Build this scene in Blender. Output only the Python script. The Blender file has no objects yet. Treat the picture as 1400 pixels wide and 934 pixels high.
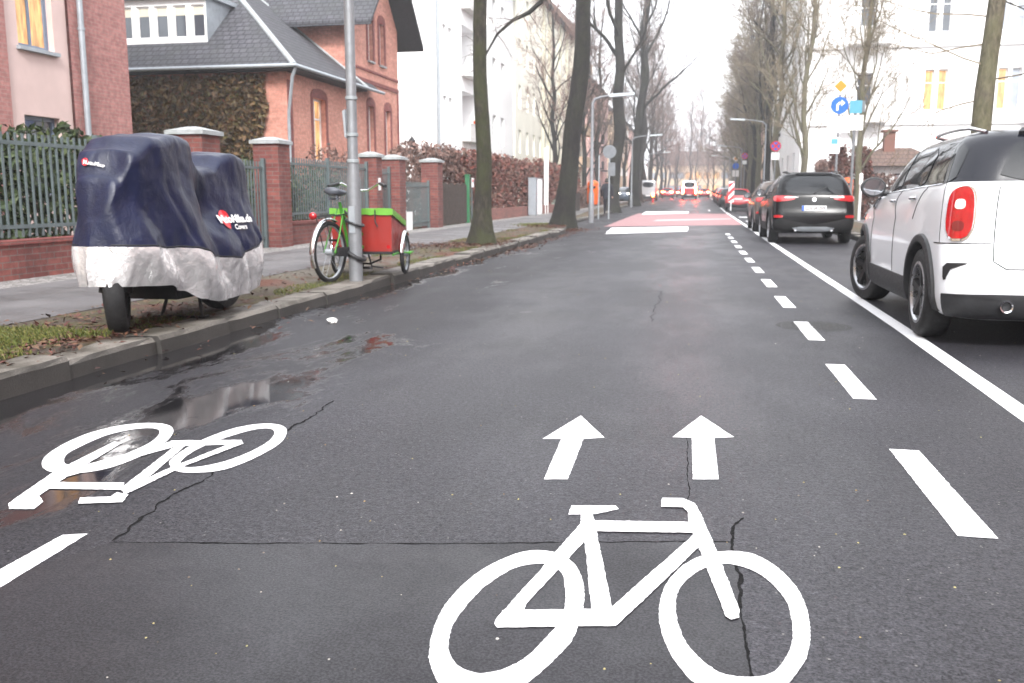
import bpy, math, random
from mathutils import Vector, Matrix, noise
C = bpy.context.scene.collection
R = math.radians
PI = math.pi

# ------------------------------------------------------------------ objects
class MB:
    """collects vertices and faces of ONE mesh"""
    def __init__(s):
        s.v = []; s.f = []; s.m = []
    def add(s, vs, fs, mi=0):
        o = len(s.v)
        s.v.extend([tuple(p) for p in vs])
        for f in fs:
            s.f.append([i + o for i in f]); s.m.append(mi)
    def quad(s, a, b, c, d, mi=0): s.add([a, b, c, d], [(0, 1, 2, 3)], mi)
    def hexa(s, c, mi=0):           # 4 bottom (ccw) + 4 top
        s.add(c, [(3, 2, 1, 0), (4, 5, 6, 7), (0, 1, 5, 4), (1, 2, 6, 5), (2, 3, 7, 6), (3, 0, 4, 7)], mi)
    def box(s, x0, x1, y0, y1, z0, z1, mi=0):
        s.hexa([(x0, y0, z0), (x1, y0, z0), (x1, y1, z0), (x0, y1, z0), (x0, y0, z1), (x1, y0, z1), (x1, y1, z1), (x0, y1, z1)], mi)
    def prism(s, poly, z0, z1, mi=0):
        n = len(poly)
        vs = [(p[0], p[1], z0) for p in poly] + [(p[0], p[1], z1) for p in poly]
        fs = [tuple(range(n - 1, -1, -1)), tuple(range(n, 2 * n))] + [(i, (i + 1) % n, n + (i + 1) % n, n + i) for i in range(n)]
        s.add(vs, fs, mi)
    def tube(s, path, rad, sides=8, mi=0, cap=True, squash=None):
        path = [Vector(p) for p in path]
        n = len(path)
        if not hasattr(rad, '__len__'): rad = [rad] * n
        t = (path[1] - path[0]).normalized()
        up = Vector((0, 0, 1)) if abs(t.z) < .9 else Vector((1, 0, 0))
        a = t.cross(up).normalized(); b = t.cross(a).normalized()
        vs = []
        for i, p in enumerate(path):
            if 0 < i < n - 1: t2 = (path[i + 1] - path[i - 1])
            elif i == 0: t2 = path[1] - path[0]
            else: t2 = path[-1] - path[-2]
            t2 = t2.normalized() if t2.length > 1e-9 else t
            a = (a - t2 * a.dot(t2)).normalized(); b = t2.cross(a)
            for k in range(sides):
                an = 2 * PI * k / sides
                vs.append(p + (a * math.cos(an) + b * math.sin(an)) * rad[i])
        fs = []
        for i in range(n - 1):
            for k in range(sides):
                k2 = (k + 1) % sides
                fs.append((i * sides + k, i * sides + k2, (i + 1) * sides + k2, (i + 1) * sides + k))
        if cap:
            fs.append(tuple(range(sides - 1, -1, -1))); fs.append(tuple((n - 1) * sides + k for k in range(sides)))
        s.add(vs, fs, mi)
    def lathe(s, prof, center=(0, 0, 0), axis='z', sides=24, mi=0, closed=False, a0=0., a1=2 * PI):
        """prof: list of (radius, along)"""
        n = len(prof); full = abs(a1 - a0 - 2 * PI) < 1e-6
        cols = sides if full else sides + 1
        vs = []
        for k in range(cols):
            an = a0 + (a1 - a0) * k / sides; c = math.cos(an); q = math.sin(an)
            for r, h in prof:
                if axis == 'z': p = (r * c, r * q, h)
                elif axis == 'x': p = (h, r * c, r * q)
                else: p = (r * q, h, r * c)
                vs.append((p[0] + center[0], p[1] + center[1], p[2] + center[2]))
        fs = []
        nn = n if closed else n - 1
        for k in range(cols if full else cols - 1):
            k2 = (k + 1) % cols
            for i in range(nn):
                j = (i + 1) % n
                fs.append((k * n + i, k2 * n + i, k2 * n + j, k * n + j))
        s.add(vs, fs, mi)
    def disc(s, c, n, r, sides=24, mi=0, ry=None):
        c = Vector(c); n = Vector(n).normalized()
        up = Vector((0, 0, 1)) if abs(n.z) < .9 else Vector((0, 1, 0))
        a = up.cross(n).normalized(); b = n.cross(a)
        ry = ry or r
        s.add([c + a * (r * math.cos(2 * PI * k / sides)) + b * (ry * math.sin(2 * PI * k / sides)) for k in range(sides)], [tuple(range(sides))], mi)
    def mesh(s, name, smooth=None):
        me = bpy.data.meshes.new(name)
        me.from_pydata(s.v, [], s.f); me.update()
        if any(s.m): me.polygons.foreach_set('material_index', s.m)
        if smooth is not None: set_smooth(me, smooth)
        return me
    def build(s, name, mats, parent=None, smooth=None, loc=None):
        return obj(name, s.mesh(name, smooth), mats, parent, loc)

def set_smooth(me, angle=40):
    import bmesh
    bm = bmesh.new(); bm.from_mesh(me)
    bmesh.ops.recalc_face_normals(bm, faces=bm.faces)
    lim = R(angle)
    for f in bm.faces: f.smooth = True
    for e in bm.edges:
        e.smooth = not (len(e.link_faces) == 2 and e.calc_face_angle(0) > lim)
    bm.to_mesh(me); bm.free(); me.update()

def recalc(me):
    import bmesh
    bm = bmesh.new(); bm.from_mesh(me)
    bmesh.ops.recalc_face_normals(bm, faces=bm.faces)
    bm.to_mesh(me); bm.free(); me.update()

def obj(name, me, mats, parent=None, loc=None):
    o = bpy.data.objects.new(name, me)
    if not isinstance(mats, (list, tuple)): mats = [mats]
    if len(me.materials) == 0:
        for m in mats: me.materials.append(m)
    C.objects.link(o)
    if parent is not None: o.parent = parent
    if loc is not None: o.location = loc
    return o

def tag(o, label=None, cat=None, group=None, kind=None):
    if label: o['label'] = label
    if cat: o['category'] = cat
    if group: o['group'] = group
    if kind: o['kind'] = kind
    return o

def thing(name, label, cat, loc=(0, 0, 0), rotz=0., group=None):
    o = bpy.data.objects.new(name, None); C.objects.link(o)
    o.empty_display_size = .2
    o.location = loc; o.rotation_euler = (0, 0, rotz)
    return tag(o, label, cat, group)

def empty(name, parent, loc=(0, 0, 0), rotz=0.):
    o = bpy.data.objects.new(name, None); C.objects.link(o)
    o.parent = parent; o.location = loc; o.rotation_euler = (0, 0, rotz)
    return o

def copy_tree(o, parent=None):
    c = o.copy(); C.objects.link(c)
    if parent is not None: c.parent = parent
    for ch in list(o.children): copy_tree(ch, c)
    return c

def structure(o): return tag(o, kind='structure')

def smoothstep(a, b, x):
    t = min(1, max(0, (x - a) / (b - a))); return t * t * (3 - 2 * t)

def gz(y):                      # the street climbs a little far away
    return .55 * smoothstep(55, 140, y)
K = .12                         # pavement height above the road

def text_mesh(txt, size, extrude=.0008, align='CENTER', bold=0.0):
    cu = bpy.data.curves.new('lettering', 'FONT')
    cu.body = txt; cu.size = size; cu.extrude = extrude; cu.align_x = align; cu.align_y = 'CENTER'; cu.offset = bold
    cu.resolution_u = 3
    o = bpy.data.objects.new('lettering', cu); C.objects.link(o)
    bpy.context.view_layer.update()
    me = bpy.data.meshes.new_from_object(o.evaluated_get(bpy.context.evaluated_depsgraph_get()))
    bpy.data.objects.remove(o); bpy.data.curves.remove(cu)
    return me

def evaluated(o):
    bpy.context.view_layer.update()
    me = bpy.data.meshes.new_from_object(o.evaluated_get(bpy.context.evaluated_depsgraph_get()))
    return me

# ------------------------------------------------------------------ materials
class NT:
    def __init__(s, name):
        s.mat = bpy.data.materials.new(name); s.mat.use_nodes = True
        s.t = s.mat.node_tree; s.t.nodes.clear()
        s.out = s.t.nodes.new('ShaderNodeOutputMaterial')
        s.b = s.t.nodes.new('ShaderNodeBsdfPrincipled')
        s.t.links.new(s.b.outputs[0], s.out.inputs[0])
    def n(s, typ, **kw):
        nd = s.t.nodes.new(typ)
        for k, v in kw.items(): setattr(nd, k, v)
        return nd
    def l(s, a, b): s.t.links.new(a, b)
    def coord(s, which='Object', scale=(1, 1, 1)):
        tc = s.n('ShaderNodeTexCoord'); mp = s.n('ShaderNodeMapping')
        mp.inputs['Scale'].default_value = scale
        s.l(tc.outputs[which], mp.inputs[0]); return mp.outputs[0]
    def noise(s, vec, scale, detail=3, rough=.55, dist=0.):
        nd = s.n('ShaderNodeTexNoise'); nd.inputs['Scale'].default_value = scale
        nd.inputs['Detail'].default_value = detail; nd.inputs['Roughness'].default_value = rough
        nd.inputs['Distortion'].default_value = dist
        s.l(vec, nd.inputs['Vector']); return nd.outputs['Fac']
    def ramp(s, fac, stops):
        nd = s.n('ShaderNodeValToRGB'); cr = nd.color_ramp
        while len(cr.elements) < len(stops): cr.elements.new(.5)
        for e, (p, c) in zip(cr.elements, stops):
            e.position = p
            e.color = (c, c, c, 1) if not hasattr(c, '__len__') else (c[0], c[1], c[2], 1)
        s.l(fac, nd.inputs[0]); return nd.outputs[0]
    def mix(s, fac, a, b, blend='MIX'):
        nd = s.n('ShaderNodeMix', data_type='RGBA', blend_type=blend)
        for i, v in ((0, fac), (6, a), (7, b)):
            if isinstance(v, (int, float)) and i == 0: nd.inputs[0].default_value = v
            elif isinstance(v, (tuple, list)): nd.inputs[i].default_value = (v[0], v[1], v[2], 1)
            elif isinstance(v, (int, float)): nd.inputs[i].default_value = (v, v, v, 1)
            else: s.l(v, nd.inputs[i])
        return nd.outputs[2]
    def math(s, op, a, b=0., clamp=False):
        nd = s.n('ShaderNodeMath', operation=op, use_clamp=clamp)
        for i, v in ((0, a), (1, b)):
            if isinstance(v, (int, float)): nd.inputs[i].default_value = v
            else: s.l(v, nd.inputs[i])
        return nd.outputs[0]
    def mapr(s, v, a, b, c=0., d=1.):
        nd = s.n('ShaderNodeMapRange', interpolation_type='SMOOTHSTEP')
        s.l(v, nd.inputs[0])
        for i, x in enumerate((a, b, c, d)): nd.inputs[i + 1].default_value = x
        return nd.outputs[0]
    def sep(s, vec):
        nd = s.n('ShaderNodeSeparateXYZ'); s.l(vec, nd.inputs[0]); return nd.outputs
    def bump(s, h, strength=.3, dist=.01):
        nd = s.n('ShaderNodeBump'); nd.inputs['Strength'].default_value = strength; nd.inputs['Distance'].default_value = dist
        s.l(h, nd.inputs['Height']); s.l(nd.outputs[0], s.b.inputs['Normal']); return nd
    def set(s, **kw):
        names = dict(color='Base Color', rough='Roughness', metal='Metallic', spec='Specular IOR Level', coat='Coat Weight', coat_rough='Coat Roughness', emit='Emission Color', emit_s='Emission Strength', alpha='Alpha', trans='Transmission Weight', sheen='Sheen Weight')
        for k, v in kw.items():
            i = s.b.inputs[names[k]]
            if isinstance(v, (tuple, list)): i.default_value = (v[0], v[1], v[2], 1)
            elif isinstance(v, (int, float)): i.default_value = v
            else: s.l(v, i)
        return s

def simple(name, col, rough=.5, metal=0., var=.15, scale=6., bump=0., bscale=60., coat=0., spec=.5, dirt=None):
    """procedural: base colour broken up by noise, optional bump and dirt colour"""
    m = NT(name); v = m.coord()
    f = m.noise(v, scale, 4, .6)
    lo = tuple(c * (1 - var) for c in col); hi = tuple(min(1, c * (1 + var)) for c in col)
    c = m.ramp(f, [(.3, lo), (.7, hi)])
    if dirt:
        d = m.ramp(m.noise(v, scale * .6, 5, .7), [(.48, 0.), (.72, 1.)])
        c = m.mix(m.math('MULTIPLY', d, dirt[1]), c, dirt[0])
    rr = m.mapr(m.noise(v, scale * 2.3, 3), .3, .7, max(0.02, rough - .08), min(1, rough + .08))
    m.set(color=c, rough=rr, metal=metal, coat=coat, spec=spec)
    if bump: m.bump(m.noise(v, bscale, 4, .6), bump, .01)
    return m.mat

def glow(name, col, strength, var=.5, scale=2.):
    m = NT(name); v = m.coord()
    f = m.mapr(m.noise(m.coord('Object', (3.2, 3.2, .5)), scale * 1.6, 4, .6), .32, .68, 1 - var * 1.3, 1 + var)
    m.set(color=(.3, .2, .1), rough=.2, emit=col, emit_s=m.math('MULTIPLY', f, strength))
    return m.mat

def wall_uv(m):
    """object position folded so that x runs along a wall and y is height"""
    tc = m.n('ShaderNodeTexCoord'); p = m.sep(tc.outputs['Object']); nn = m.sep(tc.outputs['Normal'])
    facex = m.math('GREATER_THAN', m.math('ABSOLUTE', nn[0]), .6)
    u = m.math('ADD', m.math('MULTIPLY', facex, p[1]), m.math('MULTIPLY', m.math('SUBTRACT', 1., facex), p[0]))
    cb = m.n('ShaderNodeCombineXYZ'); m.l(u, cb.inputs[0]); m.l(p[2], cb.inputs[1])
    return cb.outputs[0], tc.outputs['Object']

def brick_mat(name, c1, c2, mortar, bw=.25, bh=.075, stain=(.1, .06, .05), stain_amt=.5, msize=.008):
    m = NT(name); uv, ob = wall_uv(m)
    br = m.n('ShaderNodeTexBrick')
    br.inputs['Color1'].default_value = (*c1, 1); br.inputs['Color2'].default_value = (*c2, 1); br.inputs['Mortar'].default_value = (*mortar, 1)
    br.inputs['Scale'].default_value = 1.; br.inputs['Mortar Size'].default_value = msize; br.inputs['Mortar Smooth'].default_value = .2
    br.inputs['Brick Width'].default_value = bw; br.inputs['Row Height'].default_value = bh
    m.l(uv, br.inputs['Vector'])
    st = m.ramp(m.noise(ob, 1.1, 6, .65), [(.42, 0.), (.7, 1.)])
    c = m.mix(m.math('MULTIPLY', st, stain_amt), br.outputs['Color'], stain)
    g = m.mapr(m.noise(ob, 9., 4), .3, .7, .8, 1.15)
    c = m.mix(1., c, g, 'MULTIPLY')
    m.set(color=c, rough=.85); m.bump(m.math('SUBTRACT', m.noise(ob, 40, 3), br.outputs['Fac']), .35, .01)
    return m.mat

M = {}
M['brick_fence'] = brick_mat('red_clinker_brick', (.15, .04, .035), (.24, .075, .06), (.16, .11, .1), stain=(.05, .02, .02))
M['brick_villa'] = brick_mat('salmon_brick', (.52, .225, .165), (.62, .29, .22), (.45, .27, .22), stain=(.36, .14, .11), stain_amt=.5)
M['brick_dark'] = brick_mat('dark_red_brick', (.20, .05, .045), (.26, .07, .06), (.18, .09, .08), stain=(.1, .03, .03))
M['brick_pinkish'] = brick_mat('mauve_brick', (.33, .14, .13), (.42, .19, .17), (.36, .22, .2), stain=(.26, .12, .11), stain_amt=.35)
M['brick_wet_low'] = brick_mat('low_garden_brick', (.2, .07, .055), (.28, .1, .08), (.2, .13, .11))
M['pink_plaster'] = simple('pink_plaster', (.62, .47, .44), .9, var=.06, scale=1.2, bump=.2, bscale=90, dirt=((.42, .3, .28), .25))
M['white_plaster'] = simple('white_plaster', (.86, .855, .85), .9, var=.03, scale=.6, bump=.15, bscale=60, dirt=((.66, .63, .62), .25))
M['cream_plaster'] = simple('cream_plaster', (.86, .83, .72), .9, var=.04, scale=.5, bump=.15, bscale=60, dirt=((.68, .62, .5), .3))
M['cream_band'] = simple('cream_pilaster_plaster', (.6, .57, .46), .9, var=.08, scale=.8)
M['rose_plaster'] = simple('rose_plaster', (.62, .4, .37), .9, var=.1, scale=.5, dirt=((.4, .25, .23), .5))
M['beige_plaster'] = simple('beige_plaster', (.66, .5, .36), .9, var=.1, scale=.5)
M['stone_trim'] = simple('pale_stone_trim', (.6, .58, .56), .8, var=.1)
M['cap_slab'] = simple('grey_coping_slab', (.33, .35, .36), .7, var=.15, scale=8, bump=.2, dirt=((.16, .18, .14), .5))
M['fence_metal'] = simple('grey_green_fence_paint', (.10, .13, .135), .5, var=.15, scale=9)
M['galv'] = simple('galvanised_steel', (.22, .23, .245), .5, .35, var=.14, scale=7, bump=.1, bscale=40, dirt=((.2, .2, .2), .4))
M['pale_steel'] = simple('pale_steel_post', (.3, .33, .345), .5, .1, var=.1, scale=7)
M['zinc'] = simple('zinc_sheet', (.33, .36, .39), .45, .3, var=.12)
M['white_paint'] = simple('white_window_paint', (.8, .8, .79), .4, var=.04)
M['blue_frame'] = simple('blue_grey_window_paint', (.15, .2, .28), .4, var=.1)
M['soffit'] = simple('dark_wood_soffit', (.02, .022, .026), .7, var=.2)
M['black_plastic'] = simple('black_plastic', (.015, .015, .017), .5, var=.2, scale=20, bump=.1, bscale=200)
M['cladding'] = simple('dark_grey_plastic_cladding', (.03, .031, .034), .55, var=.15, scale=20, bump=.1, bscale=200)
M['cladding_black'] = simple('matt_black_cladding', (.012, .012, .013), .6, var=.15, scale=20, spec=.3)
M['rubber'] = simple('tyre_rubber', (.012, .012, .013), .75, var=.3, scale=14, bump=.25, bscale=60)
M['void'] = simple('wheel_well_black', (.004, .004, .004), .9)
M['chrome'] = simple('chrome', (.72, .73, .75), .12, 1., var=.04)
M['alloy_dark'] = simple('dark_alloy', (.012, .012, .013), .42, 0., var=.2)
M['alloy'] = simple('silver_alloy', (.45, .46, .48), .3, .8, var=.1)
M['orange_bin'] = simple('orange_bin_plastic', (.6, .1, .012), .4, var=.08)
M['green_paint'] = simple('bright_green_paint', (.055, .25, .025), .35, var=.1, scale=20)
M['green_canvas'] = simple('bright_green_tarpaulin', (.13, .36, .035), .55, var=.12, scale=9, bump=.5, bscale=14)
M['dark_green_paint'] = simple('green_gate_post_paint', (.03, .16, .07), .5, var=.1)
M['red_box'] = simple('red_painted_plywood', (.25, .017, .012), .4, var=.1, scale=5, bump=.08, bscale=40, dirt=((.2, .02, .015), .35))
M['saddle'] = simple('grey_saddle_vinyl', (.09, .1, .12), .5, var=.15, bump=.2)
M['paper'] = simple('white_paper', (.75, .75, .73), .7, var=.08, scale=30)
M['red_sign'] = simple('sign_red', (.6, .02, .03), .4, var=.05)
M['blue_sign'] = simple('sign_blue', (.01, .12, .6), .35, var=.05)
M['light_blue_sign'] = simple('sign_light_blue', (.10, .34, .45), .35, var=.05)
M['yellow_sign'] = simple('sign_yellow', (.55, .23, .008), .4, var=.05)
M['white_sign'] = simple('sign_white', (.82, .82, .82), .4, var=.03)
M['black_ink'] = simple('black_lettering', (.02, .02, .02), .5)
M['grey_back'] = simple('grey_sign_back', (.17, .185, .2), .5, .3)
M['dark_wood'] = simple('dark_fence_wood', (.05, .035, .028), .8, var=.3, scale=5, bump=.3)
M['brown_box'] = simple('brown_cabinet_paint', (.16, .07, .05), .6, var=.1)
M['skin'] = simple('skin', (.5, .3, .23), .5, var=.05)
M['dark_cloth'] = simple('dark_navy_jacket_cloth', (.012, .013, .02), .85, var=.3, bump=.3, bscale=30)
M['hair'] = simple('dark_hair', (.02, .014, .01), .6)
M['lit'] = glow('lit_window_glow', (1., .47, .17), .34, .6, 2.2)
M['lit_dim'] = glow('dim_lit_window_glow', (1., .5, .25), .2, .6, 1.6)
M['lit_shop'] = glow('lit_shop_glow', (1., .42, .12), .5, .7, .5)
M['brake'] = glow('lit_brake_lamp', (1., .05, .02), 80., .1)
M['head'] = glow('lit_head_lamp', (1., .9, .75), 14., .1)
M['amber'] = glow('lit_amber_lamp', (1., .3, .03), 25., .1)
M['red_lens'] = None

def glass(name, col, rough=.05, spec=.8):
    m = NT(name); v = m.coord()
    c = m.mix(m.noise(v, 1.3, 2), tuple(x * .6 for x in col), tuple(x * 1.4 for x in col))
    m.set(color=c, rough=rough, spec=spec); return m.mat
M['pane'] = glass('window_glass', (.06, .07, .085))
M['pane_light'] = glass('curtained_window_glass', (.3, .33, .38), .15)
M['car_glass'] = glass('tinted_car_glass', (.010, .012, .015), .03, .5)
M['lens_red'] = simple('red_lamp_lens', (.38, .004, .008), .12, var=.25, scale=16, coat=1.)
M['lens_white'] = simple('clear_lamp_lens', (.75, .7, .68), .12, var=.1, coat=1.)
M['lens_orange'] = simple('orange_lamp_lens', (.8, .22, .03), .2, var=.1, coat=.5)

def paint(name, col, rough=.28, metal=0., dirt=.25, coat=.6, spec=.5):
    m = NT(name); v = m.coord()
    d = m.ramp(m.noise(v, 3., 6, .7), [(.45, 0.), (.8, 1.)])
    low = m.mapr(m.sep(v)[2], .15, .75, 1., 0.)           # road film thickest near the sills
    f = m.math('MULTIPLY', m.math('ADD', m.math('MULTIPLY', d, .5), m.math('MULTIPLY', low, .7)), dirt)
    c = m.mix(f, col, (.16, .15, .14))
    rr = m.math('ADD', m.math('MULTIPLY', f, .6), rough)
    m.set(color=c, rough=rr, metal=metal, coat=coat, coat_rough=.06, spec=spec); return m.mat
# ------------------------------------------------------------------ ground materials
def asphalt_mat():
    m = NT('damp_asphalt'); v = m.coord(); x, y, z = m.sep(v)
    grain = m.noise(v, 160, 3, .7); mid = m.noise(v, 22, 5, .65); big = m.noise(v, .55, 6, .6, .4)
    spk = m.math('ADD', m.math('MULTIPLY', m.noise(v, 115, 3, .7), .62), m.math('MULTIPLY', m.noise(v, 46, 3, .7), .38))
    c = m.ramp(m.math('ADD', m.math('MULTIPLY', grain, .45), m.math('MULTIPLY', spk, .55)), [(.37, (.007, .0067, .0088)), (.5, (.022, .0212, .0262)), (.64, (.072, .069, .082))])
    c = m.mix(1., c, m.mapr(mid, .25, .75, .68, 1.28), 'MULTIPLY')
    c = m.mix(1., c, m.mapr(big, .3, .7, .72, 1.22), 'MULTIPLY')
    # light chippings
    vo = m.n('ShaderNodeTexVoronoi'); vo.inputs['Scale'].default_value = 34; m.l(v, vo.inputs['Vector'])
    chip = m.math('LESS_THAN', vo.outputs['Distance'], .12)
    keep = m.math('GREATER_THAN', m.noise(v, 17, 2), .585)
    c = m.mix(m.math('MULTIPLY', m.math('MULTIPLY', chip, keep), .7), c, (.26, .25, .23))
    # tyre-polished tracks and the old gutter strip on the left
    edge = m.math('ADD', x, m.math('MULTIPLY', m.noise(v, .8, 4), .9))
    gut = m.mapr(edge, -1.55, -1.95, 0., 1.)
    c = m.mix(m.math('MULTIPLY', gut, .5), c, (.012, .011, .013))
    # standing water along the kerb: flat, dark, mirror-like
    st = m.coord('Object', (1.0, .42, 1.0))
    w = m.noise(st, 1.8, 9, .68, .35)
    near = m.math('MULTIPLY', m.mapr(y, 1.5, 3.2, 0., 1.), m.mapr(y, 8.2, 6.2, 0., 1.))
    side = m.mapr(x, -1.55, -2.35, 0., 1.)
    gutline = m.mapr(x, -3.15, -3.6, 0., .55)
    amt = m.math('ADD', m.math('MULTIPLY', m.math('MULTIPLY', near, side), .145), m.math('MULTIPLY', m.math('MULTIPLY', gutline, m.mapr(y, 27, 22, 0., 1.)), .35))
    wet = m.mapr(m.math('ADD', w, amt), .60, .72, 0., 1.)
    wet = m.math('MULTIPLY', wet, m.mapr(x, -1.2, -1.9, 0., 1.))
    damp = m.mapr(m.noise(m.coord('Object', (1, .35, 1)), .9, 5, .6), .42, .62, 0., 1.)
    c = m.mix(m.math('MULTIPLY', wet, .75), c, (.010, .0095, .010))
    lane = m.math('MULTIPLY', m.mapr(edge, -1.9, -.9, 0., 1.), m.mapr(edge, 1.9, .7, 0., 1.))
    r0 = m.math('SUBTRACT', m.math('SUBTRACT', .6, m.math('MULTIPLY', damp, .09)), m.math('MULTIPLY', lane, .13))
    r0 = m.math('ADD', r0, m.math('MULTIPLY', m.math('SUBTRACT', grain, .5), .25))
    rr = m.mix(wet, r0, .06)
    m.set(color=c, rough=rr, spec=m.math('ADD', m.mapr(spk, .36, .64, .12, .42), m.math('MULTIPLY', wet, .3)))
    h = m.math('ADD', m.math('MULTIPLY', spk, .8), m.math('MULTIPLY', mid, .3))
    b = m.bump(h, .5, .008)
    m.l(m.math('SUBTRACT', .5, m.math('MULTIPLY', wet, .49)), b.inputs['Strength'])
    return m.mat
M['asphalt'] = asphalt_mat()

def patch_mat():
    m = NT('smoother_asphalt_patch'); v = m.coord()
    grain = m.noise(v, 190, 3, .7); mid = m.noise(v, 26, 5, .65); big = m.noise(v, .9, 5, .6, .5)
    spk = m.noise(v, 130, 3, .7)
    c = m.ramp(m.math('ADD', m.math('MULTIPLY', grain, .5), m.math('MULTIPLY', spk, .5)), [(.34, (.0088, .0084, .0103)), (.5, (.018, .0172, .0206)), (.66, (.038, .036, .042))])
    c = m.mix(1., c, m.mapr(mid, .25, .75, .75, 1.2), 'MULTIPLY')
    c = m.mix(1., c, m.mapr(big, .3, .7, .72, 1.2), 'MULTIPLY')
    damp = m.mapr(m.noise(v, 1.1, 5, .6), .4, .62, 0., 1.)
    r0 = m.math('ADD', m.math('SUBTRACT', .50, m.math('MULTIPLY', damp, .17)), m.math('MULTIPLY', m.math('SUBTRACT', grain, .5), .2))
    m.set(color=c, rough=r0, spec=m.mapr(spk, .36, .64, .2, .38))
    m.bump(m.math('ADD', m.math('MULTIPLY', spk, .7), m.math('MULTIPLY', mid, .3)), .25, .005)
    return m.mat
M['patch'] = patch_mat()

def marking_mat(name, col, wear=.5):
    m = NT(name); v = m.coord()
    g = m.noise(v, 120, 3, .7); b = m.noise(v, 3.5, 6, .7); f = m.noise(v, 420, 2)
    c = m.mix(m.mapr(b, .35, .75, 0., .22), col, tuple(x * .72 for x in col))
    pit = m.math('MULTIPLY', m.mapr(g, .60, .68, 0., 1.), m.mapr(b, .40, .62, .10, wear))
    c = m.mix(pit, c, (.07, .068, .068))
    m.set(color=c, rough=m.mapr(g, .3, .7, .5, .75)); m.bump(m.math('ADD', g, f), .3, .003)
    return m.mat
M['mark_white'] = marking_mat('white_road_marking', (.78, .78, .79), .8)
M['mark_red'] = marking_mat('red_road_surface', (.30, .155, .16), 1.)
M['mark_blue'] = marking_mat('blue_road_marking', (.07, .16, .4), .8)
M['mark_worn'] = marking_mat('worn_white_marking', (.5, .4, .4), 1.)
M['tar'] = simple('tar_crack_filler', (.006, .0058, .0062), .8, var=.5, scale=30, bump=.4, bscale=120, spec=.14)
M['iron'] = simple('cast_iron', (.012, .011, .011), .6, .2, var=.3, scale=20, bump=.5, bscale=70)

def kerb_mat():
    m = NT('granite_kerb'); v = m.coord()
    g = m.noise(v, 90, 4, .7); b = m.noise(v, 1.6, 6, .65)
    c = m.ramp(g, [(.3, (.11, .098, .084)), (.55, (.21, .19, .168)), (.8, (.33, .31, .285))])
    c = m.mix(m.mapr(b, .42, .62, 0., .85), c, (.045, .038, .026))
    # upright face towards the gutter, coloured darker than the top
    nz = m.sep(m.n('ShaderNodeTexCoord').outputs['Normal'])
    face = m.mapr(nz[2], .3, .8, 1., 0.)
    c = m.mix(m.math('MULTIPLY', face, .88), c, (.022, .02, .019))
    m.set(color=c, rough=.7); m.bump(g, .5, .012); return m.mat
M['kerb'] = kerb_mat()

def verge_mat():
    m = NT('verge_soil_and_moss'); v = m.coord(); x, y, z = m.sep(v)
    a = m.noise(v, 2.2, 6, .65, .6); g = m.noise(v, 55, 4, .7); l = m.noise(v, 1.2, 5, .6)
    soil = m.ramp(g, [(.3, (.03, .02, .014)), (.55, (.075, .055, .04)), (.8, (.16, .135, .105))])
    moss = m.ramp(g, [(.3, (.04, .036, .012)), (.6, (.10, .088, .028)), (.8, (.16, .14, .055))])
    leaf = m.ramp(m.noise(v, 38, 3), [(.3, (.06, .018, .012)), (.7, (.17, .06, .035))])
    c = m.mix(m.mapr(a, .42, .62, 0., 1.), soil, moss)
    # gravelly, trodden stretch round the tricycle
    grav = m.math('MULTIPLY', m.mapr(y, 8., 10., 0., .8), m.mapr(y, 16, 13., 0., 1.))
    c = m.mix(m.math('MULTIPLY', grav, m.mapr(l, .4, .55, 0., 1.)), c, m.ramp(g, [(.3, (.06, .052, .042)), (.7, (.2, .18, .15))]))
    c = m.mix(m.mapr(m.noise(v, .9, 5, .65), .52, .64, 0., .9), c, leaf)
    m.set(color=c, rough=.9); m.bump(m.math('ADD', g, a), .8, .03); return m.mat
M['verge'] = verge_mat()

def slab_mat():
    m = NT('damp_pavement_slabs'); v = m.coord()
    br = m.n('ShaderNodeTexBrick'); br.inputs['Scale'].default_value = 1.
    br.inputs['Brick Width'].default_value = .5; br.inputs['Row Height'].default_value = .5; br.inputs['Mortar Size'].default_value = .008
    br.inputs['Color1'].default_value = (.095, .09, .093, 1); br.inputs['Color2'].default_value = (.125, .118, .12, 1); br.inputs['Mortar'].default_value = (.09, .08, .075, 1)
    m.l(v, br.inputs['Vector'])
    b = m.noise(v, .9, 6, .65); g = m.noise(v, 70, 4, .7)
    c = m.mix(1., br.outputs['Color'], m.mapr(b, .3, .7, .6, 1.2), 'MULTIPLY')
    c = m.mix(1., c, m.mapr(g, .3, .7, .8, 1.15), 'MULTIPLY')
    m.set(color=c, rough=m.mapr(b, .35, .65, .35, .75)); m.bump(m.math('SUBTRACT', g, m.math('MULTIPLY', br.outputs['Fac'], 1.)), .3, .006)
    return m.mat
M['slabs'] = slab_mat()

def setts_mat():
    m = NT('small_mosaic_setts'); v = m.coord()
    vo = m.n('ShaderNodeTexVoronoi', feature='DISTANCE_TO_EDGE'); vo.inputs['Scale'].default_value = 13; m.l(v, vo.inputs['Vector'])
    vc = m.n('ShaderNodeTexVoronoi'); vc.inputs['Scale'].default_value = 13; m.l(v, vc.inputs['Vector'])
    e = m.mapr(vo.outputs['Distance'], .02, .09, 0., 1.)
    st = m.ramp(m.sep(vc.outputs['Color'])[0], [(0., (.15, .145, .14)), (1., (.36, .34, .33))])
    m.set(color=m.mix(e, (.06, .055, .045), st), rough=.7); m.bump(e, .5, .01); return m.mat
M['setts'] = setts_mat()

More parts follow.
